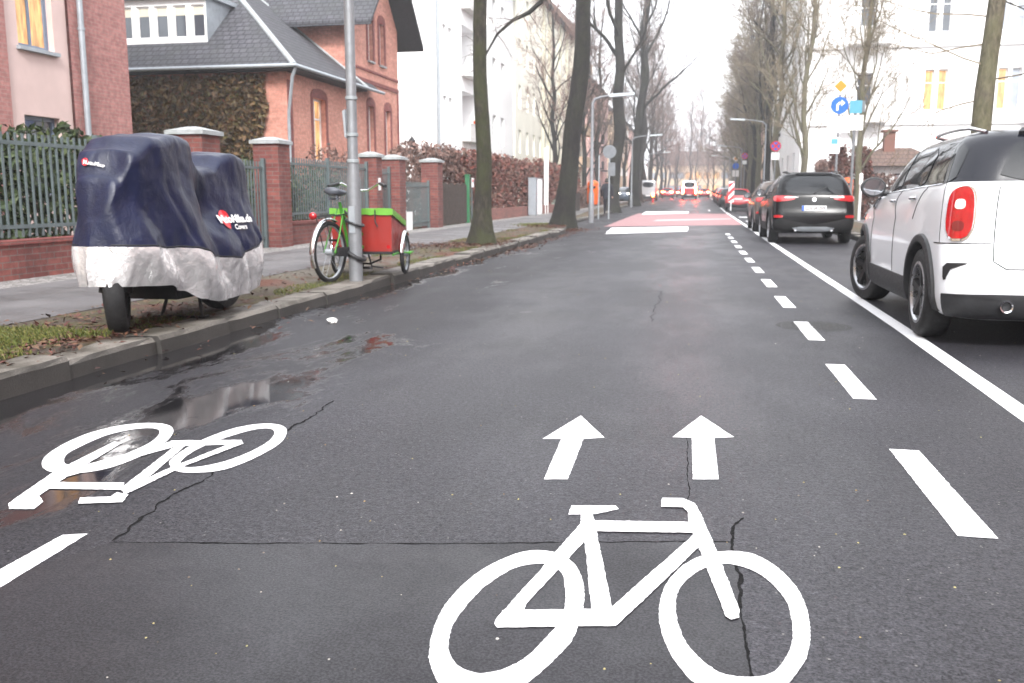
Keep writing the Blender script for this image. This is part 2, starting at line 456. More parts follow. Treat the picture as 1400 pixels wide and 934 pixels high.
def soil_mat():
    m = NT('garden_soil'); v = m.coord(); g = m.noise(v, 12, 6, .7); b = m.noise(v, .3, 5, .6)
    c = m.mix(m.mapr(b, .4, .6, 0., 1.), m.ramp(g, [(.3, (.03, .022, .014)), (.7, (.1, .075, .05))]), m.ramp(g, [(.3, (.03, .05, .012)), (.7, (.09, .12, .03))]))
    m.set(color=c, rough=.95); m.bump(g, .6, .03); return m.mat
M['soil'] = soil_mat()

# ------------------------------------------------------------------ terrain and surfaces
def strip(name, xl, xr, ys, mat, dz=0., kind='structure', zfun=gz):
    """a sheet between two x-functions, following the street's rise"""
    mb = MB(); fx = lambda q, y: q(y) if callable(q) else q
    for a, b in zip(ys[:-1], ys[1:]):
        mb.quad((fx(xl, a), a, zfun(a) + dz), (fx(xr, a), a, zfun(a) + dz), (fx(xr, b), b, zfun(b) + dz), (fx(xl, b), b, zfun(b) + dz))
    o = mb.build(name, mat)
    if kind: o['kind'] = kind
    return o
def yrange(a, b, n): return [a + (b - a) * i / n for i in range(n + 1)]

def kerb_x(y):                  # the left kerb draws back beyond the second tree
    return -3.66 - 1.0 * smoothstep(24, 36, y) - 1.1 * smoothstep(44, 72, y)
YL = [-8, -4, 0, 3, 6, 9, 12, 16, 20, 24, 26, 28, 30, 32, 34, 36, 40, 44, 48, 52, 56, 60, 64, 68, 72, 78, 84, 90, 96, 102, 108, 114, 120, 126, 132, 140, 170, 210, 260, 320]
gb = MB()
gy = [-200, -8, 20, 55, 65, 75, 85, 95, 105, 115, 125, 140, 200, 320, 700]
gx = [-400, -150, -60, -4.5, 4.5, 60, 150, 400]
for j in range(len(gy) - 1):
    for i in range(len(gx) - 1):
        gb.quad(*[(gx[a], gy[b], gz(gy[b]) - .03) for a, b in ((i, j), (i + 1, j), (i + 1, j + 1), (i, j + 1))])
structure(gb.build('ground', M['soil']))
structure(strip('road', lambda y: kerb_x(y) - .02, 3.78, [-60, -30] + YL, M['asphalt']))
side = MB(); side.quad((3.78, 39, .0), (60, 39, .0), (60, 54, .0), (3.78, 54, .0))
structure(side.build('side_street', M['asphalt']))

# left: kerb stones, verge, pavement, setts
rnd = random.Random(4)
def kerb_run(name, xf, y0, y1, sgn, ln=1.0, w=.3):
    mb = MB(); y = y0
    while y < y1:
        l = ln * rnd.uniform(.85, 1.15)
        a, b = y + .006, min(y + l - .006, y1); dx = rnd.uniform(-.02, .02); dz = rnd.uniform(-.018, .010)
        n = 4; rows = []
        for i in range(n + 1):
            yy = a + (b - a) * i / n; x = xf(yy) + dx; g = gz(yy)
            t = K + .012 + dz + rnd.uniform(-.004, .004); f = rnd.uniform(-.008, .008)
            prof = [(x + sgn * (.012 + f), g - .05), (x + sgn * f, g + t - .03), (x - sgn * .022, g + t), (x - sgn * w, g + t - .004), (x - sgn * w, g - .05)]
            rows.append([(px, yy, pz) for px, pz in prof])
        o = [p for r_ in rows for p in r_]
        fs = [(i * 5 + j, (i + 1) * 5 + j, (i + 1) * 5 + j + 1, i * 5 + j + 1) for i in range(n) for j in range(4)]
        fs += [(0, 1, 2, 3, 4), tuple(n * 5 + j for j in range(5))]
        mb.add(o, fs); y += l
    me = mb.mesh(name); recalc(me); return structure(obj(name, me, M['kerb']))
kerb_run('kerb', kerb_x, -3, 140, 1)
def right_kerb(y): return 3.8
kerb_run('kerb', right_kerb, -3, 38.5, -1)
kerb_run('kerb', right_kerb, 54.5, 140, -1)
YV = [-8 + .5 * i for i in range(50)] + [17 + 1. * i for i in range(130)]
vm = MB(); nx = 8
for a, b in zip(YV[:-1], YV[1:]):
    def vp(y, t):
        x0 = -5.15 - 2.1 * smoothstep(30, 72, y); x1 = kerb_x(y) - .27
        x = x0 + (x1 - x0) * t
        h = .035 * noise.noise((x * 1.3, y * 1.3, 2.)) + .018 * noise.noise((x * 5, y * 5, 7.))
        return (x, y, gz(y) + K - .006 + (h + .012) * math.sin(PI * min(1, max(0, t))) )
    for i in range(nx): vm.quad(vp(a, i / nx), vp(a, (i + 1) / nx), vp(b, (i + 1) / nx), vp(b, i / nx))
structure(vm.build('verge', M['verge'], smooth=80))
structure(strip('pavement', lambda y: -7.15, lambda y: -5.12 - 2.0 * smoothstep(30, 72, y) if y < 60 else -6.6, [q for q in YL if q <= 140], M['slabs'], K))
structure(strip('sett_strip', -7.9, -7.13, [q for q in YL if q <= 140], M['setts'], K - .004))
structure(strip('pavement', 4.05, 8.2, yrange(-6, 38.5, 10), M['slabs'], K))
structure(strip('pavement', 4.05, 9.5, yrange(54.5, 140, 16), M['slabs'], K))
rv = MB(); rv.box(4.12, 5.6, 5, 37, K - .1, K + .006)
structure(rv.build('verge', M['verge']))
rp = MB(); rp.box(4.05, 60, 54.2, 57.9, 0, K - .002); structure(rp.build('pavement', M['slabs']))
for a, b in ((-40, 38),):
    gm = MB(); gm.box(-42, -7.9, -8, 320, -.06, -.02); structure(gm.build('garden', M['soil']))
# ------------------------------------------------------------------ road markings (flat paint at its real place on the road)
# camera constants, used to read ground positions off the survey photograph
CAM_H, FPX = 1.1, 1250.
TH = math.atan((467 - 266) / FPX); PS = math.atan(254 * math.cos(TH) / FPX)
FV = Vector((-math.sin(PS) * math.cos(TH), math.cos(PS) * math.cos(TH), -math.sin(TH)))
RV = Vector((math.cos(PS), math.sin(PS), 0)); UV = RV.cross(FV)
def on_ground(px, py, z=0.):
    d = FV + RV * ((px - 700) / FPX) + UV * ((467 - py) / FPX)
    t = (z - CAM_H) / d.z; return (t * d.x, t * d.y)

def wobble(poly, step=.014, amp=.004, seed=0.):
    """paint edges are never ruler-straight"""
    out = []
    n = len(poly)
    for i in range(n):
        a = Vector((*poly[i], 0)); b = Vector((*poly[(i + 1) % n], 0)); L = (b - a).length
        k = max(1, int(L / step))
        for j in range(k):
            p = a.lerp(b, j / k)
            if j:
                q = p * 9.
                p = p + Vector((noise.noise((q.x, q.y, seed)), noise.noise((q.x, q.y, seed + 9)), 0)) * amp * .6
                p = p + Vector((noise.noise((q.x * 9, q.y * 9, seed)), noise.noise((q.x * 9, q.y * 9, seed + 9)), 0)) * amp * 1.5
            out.append((p.x, p.y))
    return out

from mathutils.geometry import tessellate_polygon
def fill(mb, poly, z, mi=0):
    v = [Vector((p[0], p[1], z)) for p in poly]
    tris = tessellate_polygon([v])
    up = []
    for t in tris:
        a, b, c = (v[i] for i in t)
        up.append(t if (b - a).cross(c - a).z > 0 else (t[0], t[2], t[1]))
    mb.add(v, up, mi)

def ring(mb, outer, inner, z, n=240, seed=0.):
    """annulus between two traced closed outlines, resampled around their centre"""
    def smooth_closed(poly, m):
        k = len(poly); res = []
        for i in range(m):
            t = i * k / m; j = int(t); f = t - j
            p0, p1, p2, p3 = (Vector((*poly[(j + q) % k], 0)) for q in (-1, 0, 1, 2))
            p = .5 * ((2 * p1) + (p2 - p0) * f + (2 * p0 - 5 * p1 + 4 * p2 - p3) * f * f + (3 * p1 - p0 - 3 * p2 + p3) * f ** 3)
            res.append(p)
        return res
    O = smooth_closed(outer, 300); I = smooth_closed(inner, 300)
    c = sum(I, Vector()) / len(I)
    def at(P, an):
        best = None
        for i in range(len(P)):
            a = P[i] - c; b = P[(i + 1) % len(P)] - c
            a1 = math.atan2(a.y, a.x) - an; b1 = math.atan2(b.y, b.x) - an
            a1 = (a1 + PI) % (2 * PI) - PI; b1 = (b1 + PI) % (2 * PI) - PI
            if a1 * b1 <= 0 and abs(a1 - b1) < 1.:
                f = a1 / (a1 - b1) if a1 != b1 else 0
                q = a.lerp(b, f)
                if best is None or q.length > best.length: best = q
        return best if best is not None else Vector((math.cos(an), math.sin(an), 0)) * .3
    vs = []
    for k in range(n):
        an = 2 * PI * k / n
        for P in (I, O):
            q = at(P, an) + c; w = .0012
            vs.append((q.x + w * (noise.noise((q.x * 25, q.y * 25, seed)) + 2.2 * noise.noise((q.x * 85, q.y * 85, seed))), q.y + w * (noise.noise((q.x * 25, q.y * 25, seed + 4)) + 2.2 * noise.noise((q.x * 85, q.y * 85, seed + 4))), z))
    mb.add(vs, [(2 * k, 2 * k + 1, 2 * ((k + 1) % n) + 1, 2 * ((k + 1) % n)) for k in range(n)])

def traced(pts, sx, ox, oy): return [on_ground(ox + x * sx, oy + y * sx) for x, y in pts]
A = lambda pts: traced(pts, .4219, 560, 540)
Bq = lambda pts: traced(pts, .4863, 0, 480)
ZM = .0022
def marking(name, label, polys, rings=(), mat='mark_white', z=ZM, cat='road marking', group=None, amp=.0024):
    mb = MB()
    for i, (o, n_) in enumerate(rings): ring(mb, o, n_, z + .0003 * i, seed=i * 3.)
    for i, p in enumerate(polys): fill(mb, wobble(p, amp=amp, seed=i * 5.), z + .0003 * (i + len(rings)))
    me = mb.mesh(name)
    # lowest point is the thing's base
    return tag(obj(name, me, M[mat]), label, cat, group)

r_out = [(420,505),(480,515),(530,545),(557,592),(567,650),(555,720),(530,790),(480,850),(420,905),(365,950),(300,985),(225,1000),(150,985),(98,940),(72,890),(63,845),(75,770),(110,690),(170,620),(240,565),(320,525),(370,510)]
r_in = [(420,548),(460,556),(493,580),(505,640),(500,700),(480,745),(440,790),(380,850),(310,888),(250,903),(200,900),(155,878),(130,840),(127,800),(140,750),(180,690),(230,635),(290,590),(350,560)]
f_out = [(1050,508),(1120,520),(1190,560),(1250,620),(1285,690),(1298,770),(1290,840),(1265,890),(1222,942),(1150,985),(1060,992),(975,968),(905,920),(850,850),(820,780),(808,710),(820,640),(850,590),(900,545),(970,516)]
f_in = [(1050,552),(1120,575),(1180,620),(1225,680),(1240,750),(1238,810),(1215,860),(1180,900),(1130,915),(1060,915),(1000,900),(945,860),(900,810),(872,750),(862,690),(870,640),(900,600),(950,566),(1000,552)]
marking('bicycle_symbol', 'large white bicycle symbol painted upright in the middle of the asphalt lane', [A(p) for p in (
    [(525,360),(668,361),(678,372),(604,388),(514,390)],
    [(556,386),(594,386),(606,445),(655,690),(662,752),(602,752),(588,690),(565,460),(552,430)],
    [(553,420),(594,448),(378,680),(350,757),(284,758),(275,746),(280,730),(430,562)],
    [(300,702),(668,695),(668,752),(285,758)],
    [(600,410),(912,415),(925,450),(606,445)],
    [(925,452),(968,468),(670,752),(640,705)],
    [(815,352),(819,337),(885,338),(925,355),(942,385),(988,490),(1070,705),(1068,726),(1042,733),(1024,722),(965,572),(905,415),(900,380),(886,368),(815,366)])],
    [(A(r_out), A(r_in)), (A(f_out), A(f_in))])
marking('direction_arrow', 'white straight arrow leaning right, above the saddle of the large bicycle symbol', [A([(555,68),(632,140),(563,144),(513,275),(435,275),(492,144),(430,144)])])
marking('direction_arrow', 'white straight arrow standing upright, above the handlebar of the large bicycle symbol', [A([(945,68),(1052,138),(987,141),(1002,275),(918,275),(914,140),(851,138)])])
a_out = [(118,322),(130,295),(180,262),(250,232),(330,212),(400,204),(460,206),(486,219),(480,242),(450,268),(400,295),(330,323),(270,338),(200,346),(140,340)]
a_in = [(180,312),(190,290),(230,268),(300,238),(370,222),(420,218),(447,224),(442,242),(410,265),(350,292),(290,312),(230,322),(195,322)]
b_out = [(476,318),(490,298),(540,265),(600,238),(660,218),(720,207),(770,206),(800,215),(806,232),(788,260),(740,290),(680,318),(620,337),(560,343),(500,340)]
b_in = [(508,318),(520,300),(560,275),(620,250),(690,228),(740,219),(768,223),(768,241),(740,265),(690,290),(630,312),(570,325),(525,328)]
marking('bicycle_symbol', 'smaller white bicycle symbol lying upside down on the wet asphalt near the kerb', [Bq(p) for p in (
    [(322,256),(345,259),(218,335),(110,408),(122,425),(95,446),(25,446),(24,430),(45,415),(150,342)],
    [(108,370),(350,372),(345,392),(92,388)],
    [(158,343),(182,357),(500,268),(545,252),(490,254),(200,333)],
    [(480,254),(680,252),(682,264),(480,270)],
    [(498,265),(522,268),(370,398),(340,388)],
    [(670,253),(686,262),(520,325),(390,388),(352,405),(340,392),(480,330)],
    [(225,415),(312,412),(330,400),(362,406),(345,428),(220,432)])],
    [(Bq(a_out), Bq(a_in)), (Bq(b_out), Bq(b_in))], amp=.003)
marking('lane_dash', 'white dash painted on wet asphalt at lower left, below the upside down bicycle symbol', [[(-2.0, 2.505), (-1.925, 2.53), (-1.86, 1.35), (-1.98, 1.35)]])
for k in range(12):
    y0 = 3.07 + 2.07 * k
    if y0 > 26.5: break
    x = .865 - .0035 * max(0, y0 - 8)
    txt = ('nearest and largest white dash of the broken line, right of the large bicycle symbol', 'second white dash of the broken line counted from the viewer',
           'white dash of the broken line touching the iron manhole cover')[k] if k < 3 else 'short white dash in the far stretch of the broken line beyond the manhole cover'
    marking('lane_dash', txt, [[(x, y0), (x + .122, y0), (x + .112, y0 + 1.05), (x - .01, y0 + 1.05)]], group='dashes of the broken white line')
for k in range(3):
    y0 = 62 + 6. * k
    mb = MB(); mb.quad((.72, y0, gz(y0) + .006), (.86, y0, gz(y0) + .006), (.86, y0 + 5, gz(y0 + 5) + .006), (.72, y0 + 5, gz(y0 + 5) + .006))
    if k == 0: tag(mb.build('lane_line', M['mark_white']), 'thin white line on the asphalt just beyond the red road surface', 'road marking')
mb = MB(); yy = [-2, 2, 4, 6, 8, 10, 13, 16, 20, 25, 30, 36, 42, 48, 55, 62, 70, 80, 90, 100, 115, 130, 150]
sx = lambda y: 1.60 + .012 * min(y, 8) + (.0016 * max(0, y - 20))
for a, b in zip(yy[:-1], yy[1:]):
    n = max(1, int((b - a) / .5))
    for i in range(n):
        p, q = a + (b - a) * i / n, a + (b - a) * (i + 1) / n
        e = lambda y, s: sx(y) + s + .004 * noise.noise((y * 3, s * 40, 0))
        mb.quad((e(p, -.06), p, gz(p) + ZM), (e(p, .06), p, gz(p) + ZM), (e(q, .06), q, gz(q) + ZM), (e(q, -.06), q, gz(q) + ZM))
tag(mb.build('edge_line', M['mark_white']), 'continuous white line dividing the bicycle lane from the row of parked cars', 'road marking')
# red crossing surface and white bars
G_ = lambda pts: [on_ground(*p) for p in pts]
def sheet(name, label, pts, mat, z, cat='road marking'):
    mb = MB(); poly = wobble(pts, step=.6, amp=.03); fill(mb, poly, z); return tag(mb.build(name, M[mat]), label, cat)
sheet('red_surface', 'broad red painted area across the road between two white bars', [(-3.15, 31.8), (1.62, 34.5), (1.68, 54.5), (-3.4, 54.8)], 'mark_red', .0045)
sheet('white_bar', 'nearest broad white bar across the lane, in front of the red road surface', [(-2.52, 25.7), (-.27, 28.0), (-.27, 32.3), (-2.78, 30.6)], 'mark_white', .0095)
sheet('blue_mark', 'faded blue smear in the middle of the nearest broad white bar', [(-2.05, 28.2), (-1.2, 28.9), (-1.25, 29.7), (-2.1, 29.2)], 'mark_blue', .0135)
sheet('white_bar', 'broad white bar across the lane at the far end of the red surface', [(-3.0, 51.3), (-.5, 54.8), (-.52, 61.6), (-3.3, 60.6)], 'mark_white', .0095)
sheet('white_bar', 'faint slanting white bar on the right half of the red road surface', [(-1.8, 38.6), (1.5, 42.3), (1.5, 43.6), (-1.7, 41.0)], 'mark_worn', .0095)
for k, y0 in enumerate((38.5, 45.5)):
    sheet('white_bar', ('short white hatch bar behind the brown parked car', 'short white hatch bar in front of the red and white beacon')[k], [(2.0, y0), (3.6, y0 + .5), (3.6, y0 + 2.), (2.0, y0 + 1.5)], 'mark_white', .0055)
# cracks, patch, manhole
def crack(label, pts, w, z=.0015, amp=.012, seed=1):
    mb = MB(); P = []
    for a, b in zip(pts[:-1], pts[1:]):
        a = Vector((*a, 0)); b = Vector((*b, 0)); n = max(2, int((b - a).length / .012))
        for i in range(n): P.append(a.lerp(b, i / n))
    P.append(Vector((*pts[-1], 0)))
    vs = []
    for i, p in enumerate(P):
        t = (P[min(i + 1, len(P) - 1)] - P[max(i - 1, 0)]).normalized(); s = Vector((-t.y, t.x, 0))
        o = s * amp * (noise.noise((p.x * 4, p.y * 4, seed)) + .5 * noise.noise((p.x * 17, p.y * 17, seed)))
        wl, wr_ = (w * max(.12, .55 + .9 * noise.noise((p.x * 11, p.y * 11, seed + 3 + k)) + .7 * noise.noise((p.x * 48, p.y * 48, seed + 7 + k))) * (.25 if i in (0, len(P) - 1) else 1) for k in (0, 20))
        vs += [(p + o - s * wl) + Vector((0, 0, z)), (p + o + s * wr_) + Vector((0, 0, z))]
    mb.add(vs, [(2 * i, 2 * i + 1, 2 * i + 3, 2 * i + 2) for i in range(len(P) - 1)])
    return tag(mb.build('road_crack', M['tar']), label, 'crack')
patch = MB(); fill(patch, wobble([on_ground(150, 742), on_ground(1004, 741), on_ground(1030, 960), (.35, .9), (-2.4, .9), (-2.2, 1.6)], amp=.006), .0009)
structure(patch.build('road_patch', M['patch']))
crack('long tar-dark crack running across the road behind the large bicycle symbol', [on_ground(150, 742), on_ground(560, 744), on_ground(780, 742), on_ground(1004, 740)], .0062)
crack('thick tar-filled crack running lengthwise through the front wheel of the large bicycle symbol', [on_ground(1016, 708), on_ground(1003, 722), on_ground(1012, 800), on_ground(1027, 926), (.335, 1.0)], .0085)
crack('hairline crack beside the upright arrow and the handlebar', [on_ground(940, 598), on_ground(941, 690)], .003)
crack('wandering crack from the wet gutter towards the middle of the lane', [on_ground(150, 740), on_ground(250, 670), on_ground(395, 590), on_ground(455, 548)], .009, amp=.04)
crack('thin transverse crack across the lane level with the iron manhole cover', [on_ground(640, 404), on_ground(760, 400), on_ground(905, 398), on_ground(890, 440)], .005, amp=.04)
mh = MB(); mc = on_ground(1112, 446)
mh.disc((mc[0], mc[1], .0012), (0, 0, 1), .26, 32); mh.lathe([(.27, .0010), (.31, .0010)], (mc[0], mc[1], .0), sides=32)
for k in range(5): mh.box(mc[0] - .17, mc[0] + .17, mc[1] - .16 + k * .075, mc[1] - .13 + k * .075, .0016, .0022)
tag(mh.build('manhole_cover', M['iron']), 'round dark manhole cover set flush beside the third dash', 'manhole cover')
# ------------------------------------------------------------------ wheels for two- and three-wheelers
def spoked_wheel(parent, name, loc, rad, tyre_r, rotz=0., spokes=20, hub=.035):
    w = empty(name, parent, loc, rotz)
    t = MB(); t.lathe([(rad - tyre_r + tyre_r * math.cos(a), tyre_r * math.sin(a)) for a in [2 * PI * i / 10 for i in range(10)]], axis='x', sides=40, closed=True)
    t.build('tyre', M['rubber'], w, 60)
    r = MB(); rr = rad - 2 * tyre_r
    r.lathe([(rr - .004, -.011), (rr + .008, -.012), (rr + .008, .012), (rr - .004, .011)], axis='x', sides=40, closed=True)
    r.tube([(-.045, 0, 0), (.045, 0, 0)], hub, 12)
    for k in range(spokes):
        a = 2 * PI * k / spokes; s = .03 if k % 2 else -.03; b = a + (.35 if k % 4 < 2 else -.35)
        r.tube([(s, hub * math.cos(a), hub * math.sin(a)), (0, rr * math.cos(b), rr * math.sin(b))], .0016, 4, cap=False)
    r.build('rim', M['zinc'], w, 40)
    return w

# ------------------------------------------------------------------ covered motorcycle
MCX, MCY, MROT = -4.03, 6.5, R(0)
moto = thing('motorcycle', 'black motorcycle hidden under a cover, only wheels and stand showing on the verge', 'motorcycle', (MCX, MCY, K), MROT)
def moto_wheel(name, y, rad, w, x=0., steer=0.):
    e = empty(name, moto, (x, y, rad), steer)
    t = MB(); pr = [(rad * .66, -w * .42), (rad * .8, -w * .5), (rad * .93, -w * .45), (rad * .985, -w * .25), (rad, 0), (rad * .985, w * .25), (rad * .93, w * .45), (rad * .8, w * .5), (rad * .66, w * .42)]
    t.lathe(pr, axis='x', sides=48, closed=True); t.build('tyre', M['rubber'], e, 50)
    r = MB(); r.lathe([(rad * .6, -w * .3), (rad * .68, -w * .4), (rad * .68, w * .4), (rad * .6, w * .3)], axis='x', sides=32, closed=True)
    r.tube([(-w * .6, 0, 0), (w * .6, 0, 0)], .05, 14)
    for k in range(5):
        a = 2 * PI * k / 5; r.tube([(0, 0, 0), (0, rad * .63 * math.cos(a), rad * .63 * math.sin(a))], .02, 6)
    r.lathe([(.06, -w * .62), (.13, -w * .62), (.13, -w * .56), (.06, -w * .56)], axis='x', sides=24, closed=True)
    r.build('rim', M['alloy_dark'], e, 40)
moto_wheel('front_wheel', -.70, .31, .14, 0., R(30)); moto_wheel('rear_wheel', .74, .31, .17)
fk = MB()
for s in (-.1, .1):
    fk.tube([(s, -.72, .29), (s, -.62, .62), (s, -.5, .95)], [.03, .03, .026], 10)
fk.build('fork', M['black_plastic'], moto, 40)
eb = MB(); eb.prism([(-.22, -.3), (.22, -.3), (.24, .3), (-.24, .3)], .2, .62); eb.box(-.15, .15, -.5, .75, .55, .72)
eb.tube([(-.2, -.1, .24), (-.2, .5, .26), (-.24, .95, .36)], [.03, .045, .06], 10)
eb.build('engine_block', M['black_plastic'], moto, 40)
st = MB()
for s in (-.18, .18): st.tube([(s * .6, .18, .3), (s, .12, .012), (s, .2, .012)], .014, 8)
st.tube([(-.2, .12, .012), (.2, .12, .012)], .012, 8); st.build('centre_stand', M['black_plastic'], moto, 40)

# the cover: a draped tube of cloth lofted along the bike
cov = thing('motorcycle_cover', 'dark blue motorcycle cover with silver hem and red disc logo, draped over a motorcycle', 'motorcycle cover', (MCX, MCY, K), MROT)
def curve(tab, s):
    for (a, va), (b, vb) in zip(tab[:-1], tab[1:]):
        if a <= s <= b:
            t = (s - a) / (b - a); t = t * t * (3 - 2 * t); return va + (vb - va) * t
    return tab[0][1] if s < tab[0][0] else tab[-1][1]
TOP = [(-.98, .47), (-.955, .80), (-.89, 1.1), (-.78, 1.29), (-.6, 1.39), (-.3, 1.425), (-.12, 1.40), (.02, 1.28), (.2, 1.19), (.36, 1.21), (.5, 1.30), (.65, 1.335), (.8, 1.30), (.9, 1.15), (.96, .8)]
WT = [(-.98, .0), (-.9, .13), (-.75, .22), (-.5, .25), (-.2, .25), (.1, .15), (.4, .15), (.65, .19), (.85, .17), (.96, .06)]
WB = [(-.98, .004), (-.94, .15), (-.85, .22), (-.7, .28), (-.45, .34), (-.2, .37), (.1, .36), (.5, .33), (.8, .33), (.92, .23), (.96, .08)]
HEM = [(-.98, .36), (-.6, .34), (-.4, .28), (-.2, .20), (0, .16), (.3, .15), (.6, .16), (.8, .2), (.96, .34)]
BORD = [(-.98, .63), (-.3, .59), (0, .50), (.4, .47), (.7, .53), (.96, .65)]
def cover_pt(s, t):
    """s along the bike, t from -1 (left hem) over the ridge to +1 (right hem)"""
    zt = curve(TOP, s); wt = curve(WT, s); wb = curve(WB, s); zh = curve(HEM, s)
    ef = .03 + .97 * smoothstep(-.985, -.88, s)
    a = abs(t); sg = 1 if t >= 0 else -1
    if a < .22:
        q = a / .22; x = wt * q; z = zt - .015 * q * q
    elif a < .36:
        q = (a - .22) / .14; an = q * PI / 2; rr = .075 * ef
        x = wt + rr * math.sin(an) * .8; z = zt - .015 - rr * (1 - math.cos(an))
    else:
        q = (a - .36) / .64; z0 = zt - .015 - .075 * ef; x0 = wt + .06 * ef
        bulge = (math.sin(q * PI) * .035 - .03 * math.sin(q * PI * 2)) * ef
        x = x0 + (wb - x0) * (q ** .8) + bulge; z = z0 + (zh - z0) * q
    x *= sg
    if sg < 0: x *= 1 - .34 * smoothstep(.1, -.45, s)
    fall = smoothstep(.25, .9, a)
    # folds: long diagonals from the high points, verticals near the hem
    d = noise.noise((s * 3.2 + z * 1.6, z * 1.1 - s * .8, sg * 3.)) * .065 * (.35 + fall)
    ph = s * 9 + 2.2 * noise.noise((s * 2., z * 1.5, sg * 5.)) + z * 3.4 * sg
    d += .03 * (.3 + .7 * fall) * (abs(math.sin(ph)) ** .7 - .55)
    d += .016 * noise.noise((s * 9 + z * 4, z * 5 - s * 3, 4. + sg)) * (.3 + .6 * fall)
    d += .004 * noise.noise((s * 24, z * 17, 8. + sg))
    if zt > .8: d += -.10 * math.exp(-((s - .12) / .16) ** 2) * math.exp(-((z - .86) / .17) ** 2)     # hollow in front of the seat
    d *= .15 + .85 * smoothstep(-.97, -.66, s)
    zz = .012 * smoothstep(-.9, -.6, s) * smoothstep(1., .75, a) * noise.noise((s * 7, t * 6, 9.)) * (1 - fall * .4)
    yy = s + (.03 * noise.noise((s * 4, z * 4, 11.)) if -.75 < s < .8 else 0)
    if s < -.8 or s > .84: yy += (-1 if s < 0 else 1) * (.03 * noise.noise((x * 7, z * 3, 2.)) + .03 * smoothstep(1.2, .3, z))
    return (x + sg * d * smoothstep(.1, .35, a), yy, z + zz)
NS, NTT = 130, 150
S_ = [-.98 + 1.94 * (.5 - .5 * math.cos(PI * i / NS)) * .7 + 1.94 * .3 * i / NS for i in range(NS + 1)]
T_ = [-1 + 2 * j / NTT for j in range(NTT + 1)]
grid = [[cover_pt(s, t) for t in T_] for s in S_]
navy, silv = MB(), MB()
def cut_grid(keep_above):
    """split each column exactly at the border line so the hem seam is clean"""
    mb = MB()
    rows = []
    for i, s in enumerate(S_):
        zb = curve(BORD, s) + .012 * noise.noise((s * 6, 0, 5.))
        row = []
        for j in range(NTT + 1):
            p = Vector(grid[i][j]); 
            row.append((p, p.z - zb))
        rows.append(row)
    for i in range(NS):
        for j in range(NTT):
            c = [rows[i][j], rows[i + 1][j], rows[i + 1][j + 1], rows[i][j + 1]]
            out = []
            for k in range(4):
                (p, d), (q, e) = c[k], c[(k + 1) % 4]
                if (d >= 0) == keep_above: out.append(p)
                if (d >= 0) != (e >= 0): out.append(p.lerp(q, d / (d - e)))
            if len(out) >= 3: mb.add(out, [tuple(range(len(out)))])
    import bmesh
    me = mb.mesh('cover_cloth')
    bm = bmesh.new(); bm.from_mesh(me)
    bmesh.ops.remove_doubles(bm, verts=bm.verts, dist=.0008)
    bmesh.ops.recalc_face_normals(bm, faces=bm.faces)
    for f in bm.faces: f.smooth = True
    bm.to_mesh(me); bm.free(); return me
def cloth_mat(name, col, rough, metal, wr):
    m = NT(name); v = m.coord()
    n1 = m.noise(v, 5, 6, .65, 1.2); n2 = m.noise(v, 18, 4, .6, .8)
    c = m.mix(m.mapr(n1, .3, .7, 0., 1.), tuple(x * .8 for x in col), tuple(min(1, x * 1.2) for x in col))
    m.set(color=c, rough=rough, metal=metal); m.bump(m.math('ADD', n1, m.math('MULTIPLY', n2, .5)), wr[0], wr[1]); return m.mat
M['navy_cloth'] = cloth_mat('dark_blue_nylon', (.0022, .0058, .031), .42, 0., (.25, .03))
M['silver_cloth'] = cloth_mat('silver_coated_nylon', (.88, .88, .89), .24, .68, (.28, .06))
for side in (-1, 1):                       # stitched seam above the silver skirt
    sm_ = MB(); pth = []
    for k in range(90):
        s = -.93 + 1.84 * k / 89; zb = curve(BORD, s) + .012 * noise.noise((s * 6, 0, 5.)) + .012
        lo, hi = .3, 1.
        for _ in range(20):
            mid = (lo + hi) / 2
            if cover_pt(s, side * mid)[2] > zb: lo = mid
            else: hi = mid
        p = cover_pt(s, side * lo); pth.append((p[0] + side * .002, p[1], p[2]))
    sm_.tube(pth, .0045, 5); sm_.build('seam', M['black_plastic'], cov, 50)
fab = obj('fabric_panel', cut_grid(True), M['navy_cloth'], cov)
hem = obj('silver_hem', cut_grid(False), M['silver_cloth'], cov)
# printed logo following the cloth
def on_cover(s, z, side):
    lo, hi = .3, 1.
    for _ in range(24):
        mid = (lo + hi) / 2
        if cover_pt(s, side * mid)[2] > z: lo = mid
        else: hi = mid
    return Vector(cover_pt(s, side * lo))
def decal(me, name, mat, s0, z0, side, mirror=1, off=.006):
    for v in me.vertices:
        p = on_cover(s0 + v.co.x * mirror, z0 + v.co.y, side)
        n_ = Vector((side, 0, .1)).normalized()
        v.co = p + n_ * off
    me.update(); recalc(me)
    return obj(name, me, mat, fab)
dm = MB(); dm.v = [(0, 0, 0)]
NR, NA = 6, 32
dm.v += [(.075 * r_ / NR * math.cos(2 * PI * k / NA), .075 * r_ / NR * math.sin(2 * PI * k / NA), 0) for r_ in range(1, NR + 1) for k in range(NA)]
dm.f = [(0, 1 + k, 1 + (k + 1) % NA) for k in range(NA)] + [(1 + (r_ - 1) * NA + k, 1 + r_ * NA + k, 1 + r_ * NA + (k + 1) % NA, 1 + (r_ - 1) * NA + (k + 1) % NA) for r_ in range(1, NR) for k in range(NA)]
dm.m = [0] * len(dm.f)
decal(dm.mesh('logo_disc'), 'logo_disc', M['red_sign'], .36, .78, 1, off=.01)
def subdiv_text(txt, size, bold=.004):
    import bmesh
    me = text_mesh(txt, size, 0., 'LEFT', bold)
    bm = bmesh.new(); bm.from_mesh(me); bmesh.ops.triangulate(bm, faces=bm.faces)
    bmesh.ops.subdivide_edges(bm, edges=[e for e in bm.edges if e.calc_length() > .03], cuts=2)
    bm.to_mesh(me); bm.free(); return me
